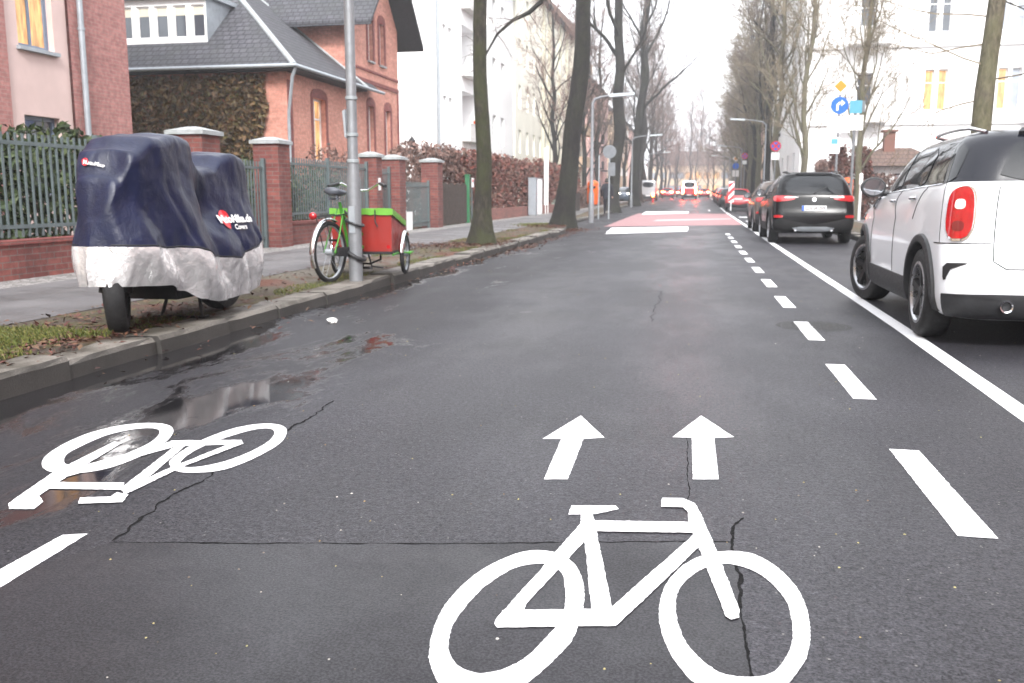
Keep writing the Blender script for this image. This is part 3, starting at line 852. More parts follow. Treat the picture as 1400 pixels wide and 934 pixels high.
decal(subdiv_text('MotoMike.de', .085), 'logo_lettering', M['white_sign'], .26, .78, 1, off=.015)
decal(subdiv_text('Covers', .055, .002), 'logo_lettering', M['white_sign'], .46, .715, 1, off=.013)
# small faded logo on the front of the windscreen bulge
def front_y(x, z):
    best = None
    for i in range(NS // 2):
        for j in range(0, NTT + 1, 2):
            p = grid[i][j]
            if abs(p[0] - x) < .03 and abs(p[2] - z) < .03 and (best is None or p[1] < best): best = p[1]
    return best if best is not None else -.6
fm = MB(); fm.disc((0, 0, 0), (0, 0, 1), .026, 20)
for me, nm, mt, ox in ((fm.mesh('logo_disc'), 'logo_disc', 'red_sign', 0.), (subdiv_text('MotoMike', .036, .001), 'logo_lettering', 'white_sign', -.01)):
    for v in me.vertices:
        x, z = -.06 + ox + v.co.x, 1.2 + v.co.y - .18 * v.co.x
        v.co = Vector((x, front_y(x, z) - .012 - (.003 if nm == 'logo_lettering' else 0), z))
    me.update(); obj(nm, me, M[mt], fab)

# ------------------------------------------------------------------ lamp post in front of the tricycle
def lamp_post(name, label, x, y, h, r0, r1, arm=None, group=None, detail=False, head=True, mat='galv'):
    g = gz(y) + K
    t = thing(name, label, 'lamp post', (x, y, g), 0, group)
    p = MB()
    if detail: p.tube([(0, 0, -.05), (0, 0, 1.15), (0, 0, 1.3), (0, 0, h)], [r0, r0, r1, r1 * .85], 20)
    else: p.tube([(0, 0, -.05), (0, 0, 1.0), (0, 0, 1.1), (0, 0, h)], [r0, r0, r1, r1 * .8], 10)
    p.build('pole', M[mat], t, 50)
    if detail:
        b = MB()
        for z in (1.33, 1.62, 2.02):
            b = MB(); b.lathe([(r1 + .003, z), (r1 + .01, z + .004), (r1 + .01, z + .035), (r1 + .003, z + .039)], sides=24); b.build('clamp_band', M['pale_steel'], t, 40)
        d = MB(); d.box(-.035, .035, -r0 - .006, -r0 + .02, .55, .85); d.build('service_door', M['zinc'], t)
    if arm:
        a = MB(); ax, az = arm
        a.tube([(0, 0, h - .05), (ax * .15, 0, h + az * .5), (ax * .5, 0, h + az * .8), (ax, 0, h + az)], [r1 * .8, r1 * .7, r1 * .6, r1 * .5], 8)
        a.build('arm', M[mat], t, 50)
        if head:
            hd = MB(); hx = ax; hz = h + az; sgn = 1 if ax > 0 else -1
            hd.hexa([(hx, -.12, hz - .06), (hx + sgn * .9, -.1, hz - .0), (hx + sgn * .9, .1, hz - .0), (hx, .12, hz - .06), (hx, -.08, hz + .06), (hx + sgn * .9, -.05, hz + .1), (hx + sgn * .9, .05, hz + .1), (hx, .08, hz + .06)])
            me = hd.mesh('lamp_head'); recalc(me); obj('lamp_head', me, M['pale_steel'], t)
    return t
LPX, LPY = on_ground(487, 384, K)
lp = lamp_post('lamp_post', 'thick grey metal lamp post standing right in front of the red cargo tricycle', LPX, LPY, 7.5, .078, .058, (1.2, .4), detail=True)
sg = MB(); sg.hexa([(-.085, -.02, 1.62), (-.062, -.02, 1.6), (-.055, .06, 1.6), (-.08, .06, 1.62), (-.105, -.02, 1.9), (-.075, -.02, 1.92), (-.07, .06, 1.92), (-.1, .06, 1.9)])
me = sg.mesh('paper_notice'); recalc(me)
tag(obj('paper_notice', me, M['zinc'], None, (LPX, LPY, K)), 'small pale notice taped to the left side of the thick lamp post', 'notice')

# ------------------------------------------------------------------ cargo tricycle
TX, TY = on_ground(452, 387, K)
tri = thing('cargo_tricycle', 'green framed cargo tricycle with red wooden box and green lid, locked to the lamp post', 'cargo tricycle', (TX, TY, K), R(-9))
tri_q = R(17)        # the steered front module, relative to the rear frame
spoked_wheel(tri, 'rear_wheel', (0, 0, .345), .345, .027)
tf = MB()
tf.tube([(-.07, 0, .345), (-.07, .1, .52), (-.04, .26, .82)], .009, 8); tf.tube([(.07, 0, .345), (.07, .1, .52), (.04, .26, .82)], .009, 8)
tf.tube([(-.07, 0, .345), (-.05, .48, .31)], .012, 8); tf.tube([(.07, 0, .345), (.05, .48, .31)], .012, 8)
tf.tube([(0, .44, .30), (0, .24, .9)], .019, 10); tf.tube([(0, .44, .30), (-.06, .85, .36)], .024, 10); tf.tube([(0, .3, .74), (-.06, .85, .5)], .02, 10)
tf.build('frame', M['green_paint'], tri, 50)
cg = MB(); cg.hexa([(.075, .02, .30), (.1, .02, .30), (.1, .52, .26), (.075, .52, .26), (.075, .02, .40), (.1, .02, .40), (.1, .54, .38), (.075, .54, .38)])
cg.lathe([(.02, .1), (.095, .1), (.095, .12), (.02, .12)], (0, .44, .30), 'x', 24, closed=True)
me = cg.mesh('chain_guard'); recalc(me); obj('chain_guard', me, M['black_plastic'], tri)
cr = MB(); cr.tube([(-.12, .44, .30), (.13, .44, .30)], .014, 8); cr.tube([(.13, .44, .30), (.13, .52, .14)], .011, 6); cr.tube([(-.12, .44, .30), (-.12, .36, .46)], .011, 6)
cr.box(.13, .23, .49, .56, .125, .15); cr.box(-.22, -.12, .33, .4, .445, .47); cr.build('crank', M['alloy_dark'], tri, 40)
sd = MB()
rings = [(-.15, .03, .075), (-.12, .10, .085), (-.04, .118, .085), (.04, .085, .075), (.12, .04, .06), (.17, .022, .045)]
vs = []
for y, w, t in rings:
    for k in range(12):
        a = 2 * PI * k / 12; vs.append((w * math.cos(a), .2 + y, 1.0 + t * .5 * math.sin(a) + (.02 if y < -.05 else 0)))
sd.add(vs, [(i * 12 + k, i * 12 + (k + 1) % 12, (i + 1) * 12 + (k + 1) % 12, (i + 1) * 12 + k) for i in range(5) for k in range(12)] + [tuple(range(11, -1, -1)), tuple(60 + k for k in range(12))])
sd.tube([(-.05, .1, .97), (-.05, .1, .93), (0, .22, .93)], .012, 6); sd.tube([(.05, .1, .97), (.05, .1, .93), (0, .22, .93)], .012, 6)
sdo = sd.build('saddle', M['saddle'], tri, 60)
sp = MB(); sp.tube([(0, .25, .86), (0, .21, .97)], .014, 8); sp.build('seat_post', M['chrome'], tri, 40)
mg = MB(); mg.lathe([(.362, -.03), (.376, -.015), (.378, 0), (.376, .015), (.362, .03)], (0, 0, .345), 'x', 28, a0=R(60), a1=R(205)); mg.build('mudguard', M['chrome'], tri, 60)
rk = MB()
for s in (-.06, .06): rk.tube([(s, -.3, .74), (s, .24, .76)], .006, 6); rk.tube([(s, -.02, .36), (s, -.16, .74)], .005, 6)
for q in range(4): rk.tube([(-.06, -.28 + q * .15, .742), (.06, -.28 + q * .15, .742)], .005, 6)
rk.build('luggage_rack', M['black_plastic'], tri, 50)
tl = MB(); tl.lathe([(.001, -.35), (.03, -.345), (.042, -.33), (.042, -.305), (.001, -.30)], (0, 0, .75), 'y', 18); tl.build('tail_light', M['lens_red'], tri, 50)
# front module: box, lid, two wheels, axle, handlebar
fmod = (-.15, 1.17); cq, sq = math.cos(tri_q), math.sin(tri_q)
def FM(x, y, z): return (fmod[0] + x * cq - y * sq, fmod[1] + x * sq + y * cq, z)
def fm_hexa(mb, x0, x1, y0, y1, zb, zt):      # zb/zt: functions of y
    mb.hexa([FM(x0, y0, zb(y0)), FM(x1, y0, zb(y0)), FM(x1, y1, zb(y1)), FM(x0, y1, zb(y1)), FM(x0, y0, zt(y0)), FM(x1, y0, zt(y0)), FM(x1, y1, zt(y1)), FM(x0, y1, zt(y1))])
bx0, bx1, by0, by1 = -.37, .35, -.36, .52
ztop = lambda y: .805 - .17 * max(0, (y - by0)) / (by1 - by0)
b = MB()
for (x0, x1, y0, y1) in ((bx0, bx1, by0, by0 + .018), (bx0, bx1, by1 - .018, by1), (bx0, bx0 + .018, by0 + .018, by1 - .018), (bx1 - .018, bx1, by0 + .018, by1 - .018)):
    fm_hexa(b, x0, x1, y0, y1, lambda y: .30, ztop)
fm_hexa(b, bx0, bx1, by0, by1, lambda y: .28, lambda y: .30)
me = b.mesh('box'); recalc(me); bxo = obj('cargo_box', me, M['red_box'], tri)
tr = MB()
for x, y in ((bx1 + .002, by0 - .002), (bx0 - .002, by0 - .002)): pass
fm_hexa(tr, bx0 - .004, bx1 + .004, by0 - .006, by0 + .0, lambda y: .275, lambda y: .305)
fm_hexa(tr, bx1, bx1 + .006, by0, by1, lambda y: .275, lambda y: .305)
me = tr.mesh('edge_strip'); recalc(me); obj('edge_strip', me, M['black_plastic'], bxo)
rf = MB(); c0 = FM(bx1 - .04, by0 - .003, .36); rf.disc(c0, FM(0, -1, 0) - Vector((0, 0, 0)) if False else (sq, -cq, 0), .022, 16); rf.build('reflector', M['lens_red'], bxo)
ld = MB()
nl = 14; gl = []
for i in range(nl + 1):
    y = by0 - .02 + (by1 - by0 + .04) * i / nl; row = []
    for j in range(nl + 1):
        x = bx0 - .02 + (bx1 - bx0 + .04) * j / nl
        e = min(i, nl - i, j, nl - j) / (nl / 2)
        row.append(FM(x, y, ztop(y) + .012 + .03 * min(1, e * 1.5) + .008 * noise.noise((x * 9, y * 9, 1.))))
    gl.append(row)
for i in range(nl):
    for j in range(nl): ld.quad(gl[i][j], gl[i][j + 1], gl[i + 1][j + 1], gl[i + 1][j])
bord = [gl[0][j] for j in range(nl + 1)] + [gl[i][nl] for i in range(1, nl + 1)] + [gl[nl][j] for j in range(nl - 1, -1, -1)] + [gl[i][0] for i in range(nl - 1, 0, -1)]
for i in range(len(bord)):
    a, c_ = bord[i], bord[(i + 1) % len(bord)]
    da = .075 + .02 * noise.noise((a[0] * 12, a[1] * 12, 3.)); dc = .075 + .02 * noise.noise((c_[0] * 12, c_[1] * 12, 3.))
    ld.quad(a, (a[0], a[1], a[2] - da), (c_[0], c_[1], c_[2] - dc), c_)
ld.build('canvas_lid', M['green_canvas'], tri, 60)
stp = MB()
for x in (-.2, .16): stp.tube([FM(x, by0 - .026, .8), FM(x, by0 - .026, .66), FM(x + .03, by0 - .03, .6)], .008, 6)
stp.build('strap', M['black_plastic'], tri, 50)
for s in (-1, 1):
    x = s * .43; w = spoked_wheel(tri, 'front_wheel', FM(x, .08, .255), .255, .026, tri_q)
    g_ = MB(); g_.lathe([(.27, -.03), (.285, -.012), (.287, 0), (.285, .012), (.27, .03)], (0, 0, 0), 'x', 24, a0=R(50), a1=R(175)); g_.build('mudguard', M['chrome'], w, 60)
ax = MB(); ax.tube([FM(-.5, .08, .255), FM(.5, .08, .255)], .014, 8)
ax.tube([FM(-.36, by0 + .02, .265), FM(-.36, .5, .265)], .014, 8); ax.tube([FM(.36, by0 + .02, .265), FM(.36, .5, .265)], .014, 8)
ax.tube([FM(.36, .02, .27), FM(.52, .02, .27), FM(.52, .16, .27), FM(.36, .16, .27)], .012, 8); ax.tube([FM(-.36, .02, .27), FM(-.52, .02, .27), FM(-.52, .16, .27), FM(-.36, .16, .27)], .012, 8)
ax.build('axle_frame', M['green_paint'], tri, 50)
un = MB(); un.tube([FM(-.2, -.3, .27), FM(-.18, -.2, .16), FM(.0, .0, .13), FM(.18, -.2, .2), FM(.2, -.3, .27)], .014, 6); un.tube([FM(.05, -.3, .27), FM(.08, -.25, .12), FM(.22, -.25, .1)], .011, 6)
un.build('parking_stand', M['black_plastic'], tri, 50)
hb = MB(); hb.tube([FM(-.06, by0 - .03, .34), FM(-.06, by0 - .05, .9), FM(-.04, by0 - .03, 1.02)], .016, 10)
hb.tube([FM(-.32, by0 - .22, 1.08), FM(-.22, by0 - .06, 1.11), FM(-.08, by0 - .02, 1.03), FM(.08, by0 - .02, 1.03), FM(.22, by0 - .06, 1.11), FM(.32, by0 - .22, 1.08)], .012, 10)
hbo = hb.build('handlebar', M['chrome'], tri, 50)
for s in (-1, 1):
    gp = MB(); gp.tube([FM(s * .245, by0 - .1, 1.105), FM(s * .335, by0 - .245, 1.075)], .02, 10); gp.tube([FM(s * .24, by0 - .05, 1.1), FM(s * .32, by0 - .17, 1.03)], .006, 6); gp.build('grip', M['black_plastic'], hbo, 50)
# chain locks round the post
for nm, z, lb in (('bike_lock', .66, 'thin black cable lock round the lamp post, upper of the two locks'), ('bike_lock', .3, 'thick black chain lock hanging low round the lamp post')):
    lk = MB(); r_ = .1 if z > .5 else .105; th = .014 if z > .5 else .024
    pts = []
    for k in range(25):
        a = R(100) + R(330) * k / 24
        pts.append((r_ * math.cos(a), r_ * math.sin(a), z - .035 * math.cos(a) * (1 if z > .5 else 1.6) + .01 * noise.noise((k * .7, z, 1.))))
    e = pts[-1]; e0 = pts[0]
    pts = [(-.22 if z > .5 else -.2, .28, z + .12 if z > .5 else z + .06), (-.13, .2, z + .06)] + pts
    lk.tube(pts, th, 8); tag(lk.build(nm, M['black_plastic'], None, 60, (LPX, LPY, K)), lb, 'bike lock')

# ------------------------------------------------------------------ garden wall, pillars, fence
FX = -7.9
def pillar(label, y, w, h, x=FX + .02):
    t = thing('brick_pillar', label, 'brick pillar', (x, y, K - .02), 0, 'brick pillars of the garden fence')
    s = MB(); s.box(-w / 2 - .0, w / 2, -w / 2, w / 2, 0, h); s.build('shaft', M['brick_fence'], t)
    c = MB(); o = w / 2 + .05
    c.box(-o, o, -o, o, h, h + .06); c.hexa([(-o, -o, h + .062), (o, -o, h + .062), (o, o, h + .062), (-o, o, h + .062), (-.08, -.08, h + .13), (.08, -.08, h + .13), (.08, .08, h + .13), (-.08, .08, h + .13)])
    c.build('cap', M['cap_slab'], t)
    return t
PIL = [(13.6, .56, 1.93, 'broad brick pillar with a small white plate, behind the draped motorcycle cover'), (16.3, .5, 1.93, 'brick pillar between the motorcycle cover and the cargo tricycle'),
       (21.7, .42, 1.9, 'slim brick pillar partly behind the thick lamp post'), (23.4, .5, 1.9, 'brick pillar rising behind the handlebar of the cargo tricycle'), (27.0, .52, 1.95, 'last brick pillar before the brown hedge')]
for y, w, h, lb in PIL: pillar(lb, y, w, h)
pl = MB(); pl.box(FX + .303, FX + .312, 13.52, 13.7, 1.5, 1.68); tag(pl.build('house_plate', M['white_sign']), 'small white plate fixed to the broad brick pillar', 'plate')
pl = MB(); pl.box(FX + .233, FX + .245, 21.6, 21.76, 1.2, 1.5); tag(pl.build('letter_plate', M['white_sign']), 'small white bell plate on the slim brick pillar', 'plate')
def fence(label, y0, y1, base_h, top, step=.115, base=True, post_every=2.2, x=FX, mat='fence_metal', name='metal_fence'):
    t = thing(name, label, 'fence', (x, y0, K - .02), 0)
    L = y1 - y0
    if base:
        b = MB(); b.box(-.12, .12, 0, L, 0, base_h); b.build('brick_base', M['brick_fence'], t)
        c = MB(); c.box(-.14, .14, 0, L, base_h + .002, base_h + .05); c.build('brick_coping', M['brick_dark'], t)
    r = MB(); z0 = (base_h if base else 0) + .08
    for z in (z0 + .1, top - .14): r.box(-.012, .012, 0, L, z, z + .045)
    n = int(L / step)
    for k in range(n):
        y = (k + .5) * L / n; r.box(-.009, .009, y - .014, y + .014, z0, top)
    r.build('railing', M[mat], t)
    n = max(1, round(L / post_every))
    for k in range(n + 1):
        y = min(max(k * L / n, .04), L - .04)
        p = MB(); p.box(-.035, .035, y - .035, y + .035, 0, top + .06); p.build('post', M[mat], t)
    return t
fence('long grey metal bar fence on a brick base at far left', 2.5, 13.3, .42, 1.72)
fence('grey bar gate between the two brick pillars beside the motorcycle cover', 13.92, 16.0, .1, 1.6, base=False)
fence('grey metal bar fence on brick base behind the cargo tricycle', 16.58, 21.45, .42, 1.72)
fence('narrow grey bar gate between the slim pillar and the next brick pillar', 21.95, 23.12, .1, 1.65, base=False)
fence('low dark bar fence between the last two brick pillars', 23.7, 26.7, .3, 1.35, base=False)
lw = MB(); lw.box(FX - .05, FX + .05, 23.72, 24.9, K - .02, .62); tag(lw.build('low_wall', M['white_plaster']), 'short low white wall behind the tricycle, right of a brick pillar', 'wall')
# dark picket gate with green post, then low brick wall under the hedge
df = thing('wooden_gate', 'dark wooden gate panel left of the mossy tree trunk', 'gate', (FX, 27.4, K - .02))
p = MB()
for k in range(30): p.box(-.02, .02, k * .13, k * .13 + .1, .05, 1.35 + .03 * math.sin(k))
p.build('boards', M['dark_wood'], df)
p = MB(); p.box(-.05, -.025, 0, 3.9, .3, .4); p.box(-.05, -.025, 0, 3.9, 1.05, 1.15); p.build('rails', M['dark_wood'], df)
gp = MB(); gp.box(FX - .07, FX + .07, 31.4, 31.56, 0, 1.75); gp.box(FX - .09, FX + .09, 31.38, 31.58, 1.752, 1.79); tag(gp.build('gate_post', M['dark_green_paint']), 'square green gate post beside the dark wooden gate', 'post')
sn = thing('gate_sign', 'small white sign with red mark beside the green gate post', 'sign', (FX + .05, 32.0, 0)); s = MB(); s.box(0, .02, -.14, .14, 1.35, 1.68); s.build('board', M['white_sign'], sn)
s = MB(); s.box(.021, .024, -.08, .08, 1.54, 1.62); s.build('red_mark', M['red_sign'], sn)
s = MB(); s.tube([(-.03, 0, K - .02), (-.03, 0, 1.6)], .025, 8); s.build('post', M['fence_metal'], sn)
low = MB(); low.box(FX - .12, FX + .12, 33.5, 62, 0, .55); tag(low.build('low_garden_wall', M['brick_wet_low']), 'low brick garden wall under the russet hedge', 'wall')
for y, w, mt, lb in ((42.6, .5, 'zinc', 'grey utility cabinet in front of the hedge'), (44.0, .5, 'white_sign', 'white utility cabinet in front of the hedge, right of the grey one')):
    t = thing('utility_cabinet', lb, 'utility cabinet', (FX + .35, y, K - .02)); c = MB(); c.box(-.17, .17, -w / 2, w / 2, .06, 1.72); c.build('body', M[mt], t)
    c = MB(); c.box(-.19, .19, -w / 2 - .02, w / 2 + .02, 1.722, 1.77); c.build('lid', M['zinc'], t); c = MB(); c.box(-.15, .15, -w / 2 + .03, w / 2 - .03, 0, .059); c.build('plinth', M['cap_slab'], t)
    c = MB(); c.box(.171, .18, -w / 2 + .04, w / 2 - .04, .15, 1.64); c.build('door', M[mt], t)
for k, (y, h) in enumerate(((47.6, 3.4), (48.4, 3.5))):
    w = MB(); w.tube([(FX + .1, y, 0), (FX + .1, y, h)], .055, 10); w.lathe([(.0, h), (.075, h), (.075, h + .04), (0, h + .07)], (FX + .1, y, 0), sides=12)
    tag(w.build('white_gate_post', M['white_paint'], None, 40), ('slender white post by the hedge, nearer of the pair', 'slender white post by the hedge, farther of the pair')[k], 'post')

# signs and bins on the left
lamp_post('lamp_post', 'slender grey street lamp with sideways head, right of the leaning black trunk', *on_ground(808, 303, K), 4.25, .1, .065, (.6, .22))
def post_thing(name, label, px, py, h, r=.03, mat='pale_steel', sign=None):
    x, y = on_ground(px, py, K); t = thing(name, label, 'sign post', (x, y, K)); p = MB(); p.tube([(0, 0, -.05), (0, 0, h)], r, 10); p.build('pole', M[mat], t, 50); return t
post_thing('sign_post', 'bare pale steel post on the left kerb, left of the dark walking person', 818, 298, 2.6)
t = post_thing('sign_post', 'pale steel post carrying a dull grey sign seen from behind', 832, 298, 2.75)
s = MB(); s.disc((0, -.036, 2.75), (0, -1, 0), .28, 24); s.disc((0, -.028, 2.75), (0, 1, 0), .28, 24); s.lathe([(.28, -.036), (.28, -.028)], (0, 0, 2.75), 'y', 24); s.build('sign_face', M['grey_back'], t)
s = MB(); s.box(-.05, .25, -.05, -.04, 1.75, 2.3); s.build('panel', M['grey_back'], t)
def litter_bin(label, x, y, g, z=.45, rot=0.):
    t = thing('litter_bin', label, 'litter bin', (x, y, g + z), rot)
    b = MB(); b.lathe([(.0, 0), (.17, 0), (.2, .06), (.215, .55), (.2, .68)], sides=20); b.build('body', M['orange_bin'], t, 40)
    l = MB(); l.lathe([(.2, .685), (.225, .69), (.2, .8), (.12, .86), (0, .88)], sides=20); l.build('hood', M['orange_bin'], t, 40)
    o_ = MB(); o_.box(-.12, .12, -.228, -.2, .58, .66); o_.build('slot', M['black_plastic'], t)
    return t
bx, by = on_ground(808, 303, K); litter_bin('orange litter bin hanging beside the street lamp on the left pavement', bx + .0, by + .45, K, .62)
hm = MB(); hm.box(-8.4, -7.2, 55, 57.5, 0, 1.1); hm.box(-8.45, -7.15, 54.95, 57.55, 1.102, 1.2)
tag(hm.build('dark_bin_box', M['dark_wood']), 'dark refuse box left of the orange litter bin', 'refuse box')
# crumpled paper in the gutter
import bmesh
px_, py_ = on_ground(455, 442)
bm = bmesh.new(); bmesh.ops.create_icosphere(bm, subdivisions=2, radius=.045)
for v in bm.verts: v.co *= 1 + .5 * noise.noise(v.co * 30); v.co.z *= .6
me = bpy.data.meshes.new('crumpled_paper'); bm.to_mesh(me); bm.free()
tag(obj('crumpled_paper', me, M['paper'], None, (px_, py_, .022)), 'crumpled white scrap of paper lying in the gutter', 'litter')
# ------------------------------------------------------------------ buildings
def put_fn(p, d, n): return lambda s, o, z: (p[0] + d[0] * s + n[0] * o, p[1] + d[1] * s + n[1] * o, z)
def wall(mb, p, d, n, L, z0, z1, ops=(), depth=.18, mi=0):
    """p start corner (x,y), d direction, n outward; ops = (s0,s1,za,zb)"""
    q = put_fn(p, d, n)
    ss = sorted({0, L, *[v for o in ops for v in o[:2]]}); zs = sorted({z0, z1, *[v for o in ops for v in o[2:4]]})
    flip = (d[0] * n[1] - d[1] * n[0]) > 0
    def Q(*c): mb.quad(*(c[::-1] if flip else c), mi)
    for a, b in zip(ss[:-1], ss[1:]):
        for c, e in zip(zs[:-1], zs[1:]):
            if any(o[0] - 1e-6 <= a and b <= o[1] + 1e-6 and o[2] - 1e-6 <= c and e <= o[3] + 1e-6 for o in ops): continue
            Q(q(a, 0, c), q(b, 0, c), q(b, 0, e), q(a, 0, e))
    for a, b, c, e in [o[:4] for o in ops]:
        Q(q(a, 0, c), q(a, 0, e), q(a, -depth, e), q(a, -depth, c)); Q(q(b, 0, e), q(b, 0, c), q(b, -depth, c), q(b, -depth, e))
        Q(q(a, 0, e), q(b, 0, e), q(b, -depth, e), q(a, -depth, e)); Q(q(b, 0, c), q(a, 0, c), q(a, -depth, c), q(b, -depth, c))
def fbox(mb, q, s0, s1, o0, o1, z0, z1, mi=0):
    mb.hexa([q(s0, o0, z0), q(s1, o0, z0), q(s1, o1, z0), q(s0, o1, z0), q(s0, o0, z1), q(s1, o0, z1), q(s1, o1, z1), q(s0, o1, z1)], mi)
def window(parent, p, d, n, op, depth=.18, frame='white_paint', pane='pane', nv=1, nh=1, fw=.06, sill=None, label=None):
    q = put_fn(p, d, n); a, b, c, e = op[:4]; o0, o1 = -depth + .002, -depth + .05
    m = MB()
    fbox(m, q, a, a + fw, o0, o1, c, e); fbox(m, q, b - fw, b, o0, o1, c, e)
    fbox(m, q, a + fw, b - fw, o0, o1, c, c + fw); fbox(m, q, a + fw, b - fw, o0, o1, e - fw, e)
    for k in range(1, nv + 1):
        s = a + (b - a) * k / (nv + 1); fbox(m, q, s - fw * .4, s + fw * .4, o0, o1 - .006, c + fw, e - fw)
    for k in range(1, nh + 1):
        z = c + (e - c) * (.68 if nh == 1 else k / (nh + 1)); fbox(m, q, a + fw, b - fw, o0, o1 - .01, z - fw * .4, z + fw * .4)
    me = m.mesh('window'); recalc(me); f = obj('window', me, M[frame], parent)
    if label: f['label'] = label
    g = MB(); g.quad(q(a, o0 + .012, c), q(b, o0 + .012, c), q(b, o0 + .012, e), q(a, o0 + .012, e)); g.build('pane', M[pane], f)
    if sill:
        s = MB(); fbox(s, q, a - .06, b + .06, -.02, .09, c - .07, c - .003); me = s.mesh('sill'); recalc(me); obj('sill', me, M[sill], f)
    return f
def recd(mb, name, mat, parent, smooth=None):
    me = mb.mesh(name, smooth); 
    if smooth is None: recalc(me)
    return obj(name, me, mat, parent)

# --- mauve and pink house on the far left (its facade faces the street at x=-12.5)
h1 = thing('apartment_house', 'pink plaster and mauve brick house with a drainpipe at far left', 'house', (-12.5, 10, 0))
W = (-.0, -4.)
def loc(mbv): pass
hp, hd, hn = (0, -4.), (0, 1), (1, 0)           # start at world y=6
sY = lambda y: y - 6.
br = MB(); L1 = 18.95 - 6
ops_brick = [(sY(8.5), sY(10.0), 1.2, 2.6), (sY(8.5), sY(10.0), 3.9, 5.6), (sY(11.8), sY(13.2), 3.9, 5.6), (sY(11.8), sY(13.2), 6.9, 8.6)]
z_top = 11.
wall(br, hp, hd, hn, sY(15.25), 0, z_top, ops_brick)
wall(br, (0, hp[1] + sY(17.02)), hd, hn, 18.95 - 17.02, 0, z_top)
wall(br, (0, hp[1] + L1), (-1, 0), (0, 1), 9, 0, z_top)
wall(br, (0, hp[1]), (-1, 0), (0, -1), 9, 0, z_top)
br.build('brick_wall', M['brick_pinkish'], h1)
pk = MB(); ops_pink = [(sY(15.62) - sY(15.25), sY(16.62) - sY(15.25), 1.1, 2.6), (.37, 1.37, 3.86, 5.5), (.37, 1.37, 6.75, 8.4)]
pp = (-.06, hp[1] + sY(15.25)); wall(pk, pp, hd, hn, 17.02 - 15.25, 0, z_top, ops_pink)
q = put_fn(pp, hd, hn)
pk.build('plaster_bay', M['pink_plaster'], h1)
for o, pn, nv, lb in ((ops_pink[0], 'pane', 0, None), (ops_pink[1], 'lit', 1, 'lit orange window'), (ops_pink[2], 'lit', 1, 'lit orange window')): window(h1, pp, hd, hn, o, frame='blue_frame', pane=pn, nv=nv, nh=0, fw=.08, sill='zinc', label=lb)
for o in ops_brick: window(h1, hp, hd, hn, o, frame='blue_frame', nv=1, nh=0, fw=.08, sill='zinc')
dp = MB(); dp.tube([(.09, hp[1] + sY(17.28), 0), (.09, hp[1] + sY(17.28), z_top)], .06, 12)
for z in (2., 4.4, 6.8): dp.lathe([(.06, z), (.075, z), (.075, z + .05), (.06, z + .05)], (.09, hp[1] + sY(17.28), 0), sides=12)
dp.build('downpipe', M['zinc'], h1, 50)
rf = MB(); rf.hexa([(.5, hp[1] - .5, z_top + .002), (.5, hp[1] + L1 + .4, z_top + .002), (-9.5, hp[1] + L1 + .4, z_top + .002), (-9.5, hp[1] - .5, z_top + .002), (-3, hp[1] + 1, z_top + 3), (-3, hp[1] + L1 - 1, z_top + 3), (-6, hp[1] + L1 - 1, z_top + 3), (-6, hp[1] + 1, z_top + 3)])
M['tiles_dark'] = brick_mat('dark_grey_roof_tiles', (.055, .055, .065), (.08, .078, .09), (.02, .02, .025), bw=.25, bh=.17, stain=(.04, .045, .04), msize=.02)
recd(rf, 'roof', M['tiles_dark'], h1)

# --- red brick villa with hipped annex and gabled wing
v = thing('brick_villa', 'salmon brick villa with dark tiled hip roof, white dormer and arched windows', 'villa', (-12.5, 30, 0))
def vx(x): return x + 12.5
def vy(y): return y - 30
Ya, Yt, Yg = 27.07, 32.9, 37.84
EZ = 4.95
aw = MB()
a_ops = [(29.0 - Ya, 30.05 - Ya, 2.2, 4.25)]
wall(aw, (0, vy(Ya)), (0, 1), (1, 0), Yt - Ya, 0, EZ - .1, a_ops, .22)
wall(aw, (0, vy(Ya)), (-1, 0), (0, -1), 11, 0, EZ - .1)
aw.build('annex_wall', M['brick_villa'], v)
vp0 = (0, vy(Ya))
fw_ = window(v, vp0, (0, 1), (1, 0), a_ops[0], .22, 'white_paint', 'lit', 1, 1, .07, label='tall lit orange window')
# dark brick quoins / window surrounds, proud of the wall
def arch_trim(mb, p, d, n, a, b, c, e, t=.16, o=.03, rise=.22):
    q = put_fn(p, d, n)
    fbox(mb, q, a - t, a - .002, -.02, o, c, e); fbox(mb, q, b + .002, b + t, -.02, o, c, e)
    k = 10; m_ = (a + b) / 2; hw = (b - a) / 2 + t
    for i in range(k):
        s0 = -1 + 2 * i / k; s1 = -1 + 2 * (i + 1) / k
        f0 = e + rise * math.sqrt(max(0, 1 - s0 * s0)) ; f1 = e + rise * math.sqrt(max(0, 1 - s1 * s1))
        x0, x1 = m_ + s0 * hw, m_ + s1 * hw
        mb.hexa([q(x0, -.02, e + .002), q(x1, -.02, e + .002), q(x1, o, e + .002), q(x0, o, e + .002), q(x0, -.02, f0 + .1), q(x1, -.02, f1 + .1), q(x1, o, f1 + .1), q(x0, o, f0 + .1)])
tm = MB(); arch_trim(tm, vp0, (0, 1), (1, 0), *a_ops[0])
q = put_fn(vp0, (0, 1), (1, 0))
for s in (.02, 4.9): fbox(tm, q, s, s + .32, -.02, .025, 0, EZ - .35)
recd(tm, 'brick_trim', M['brick_dark'], v)
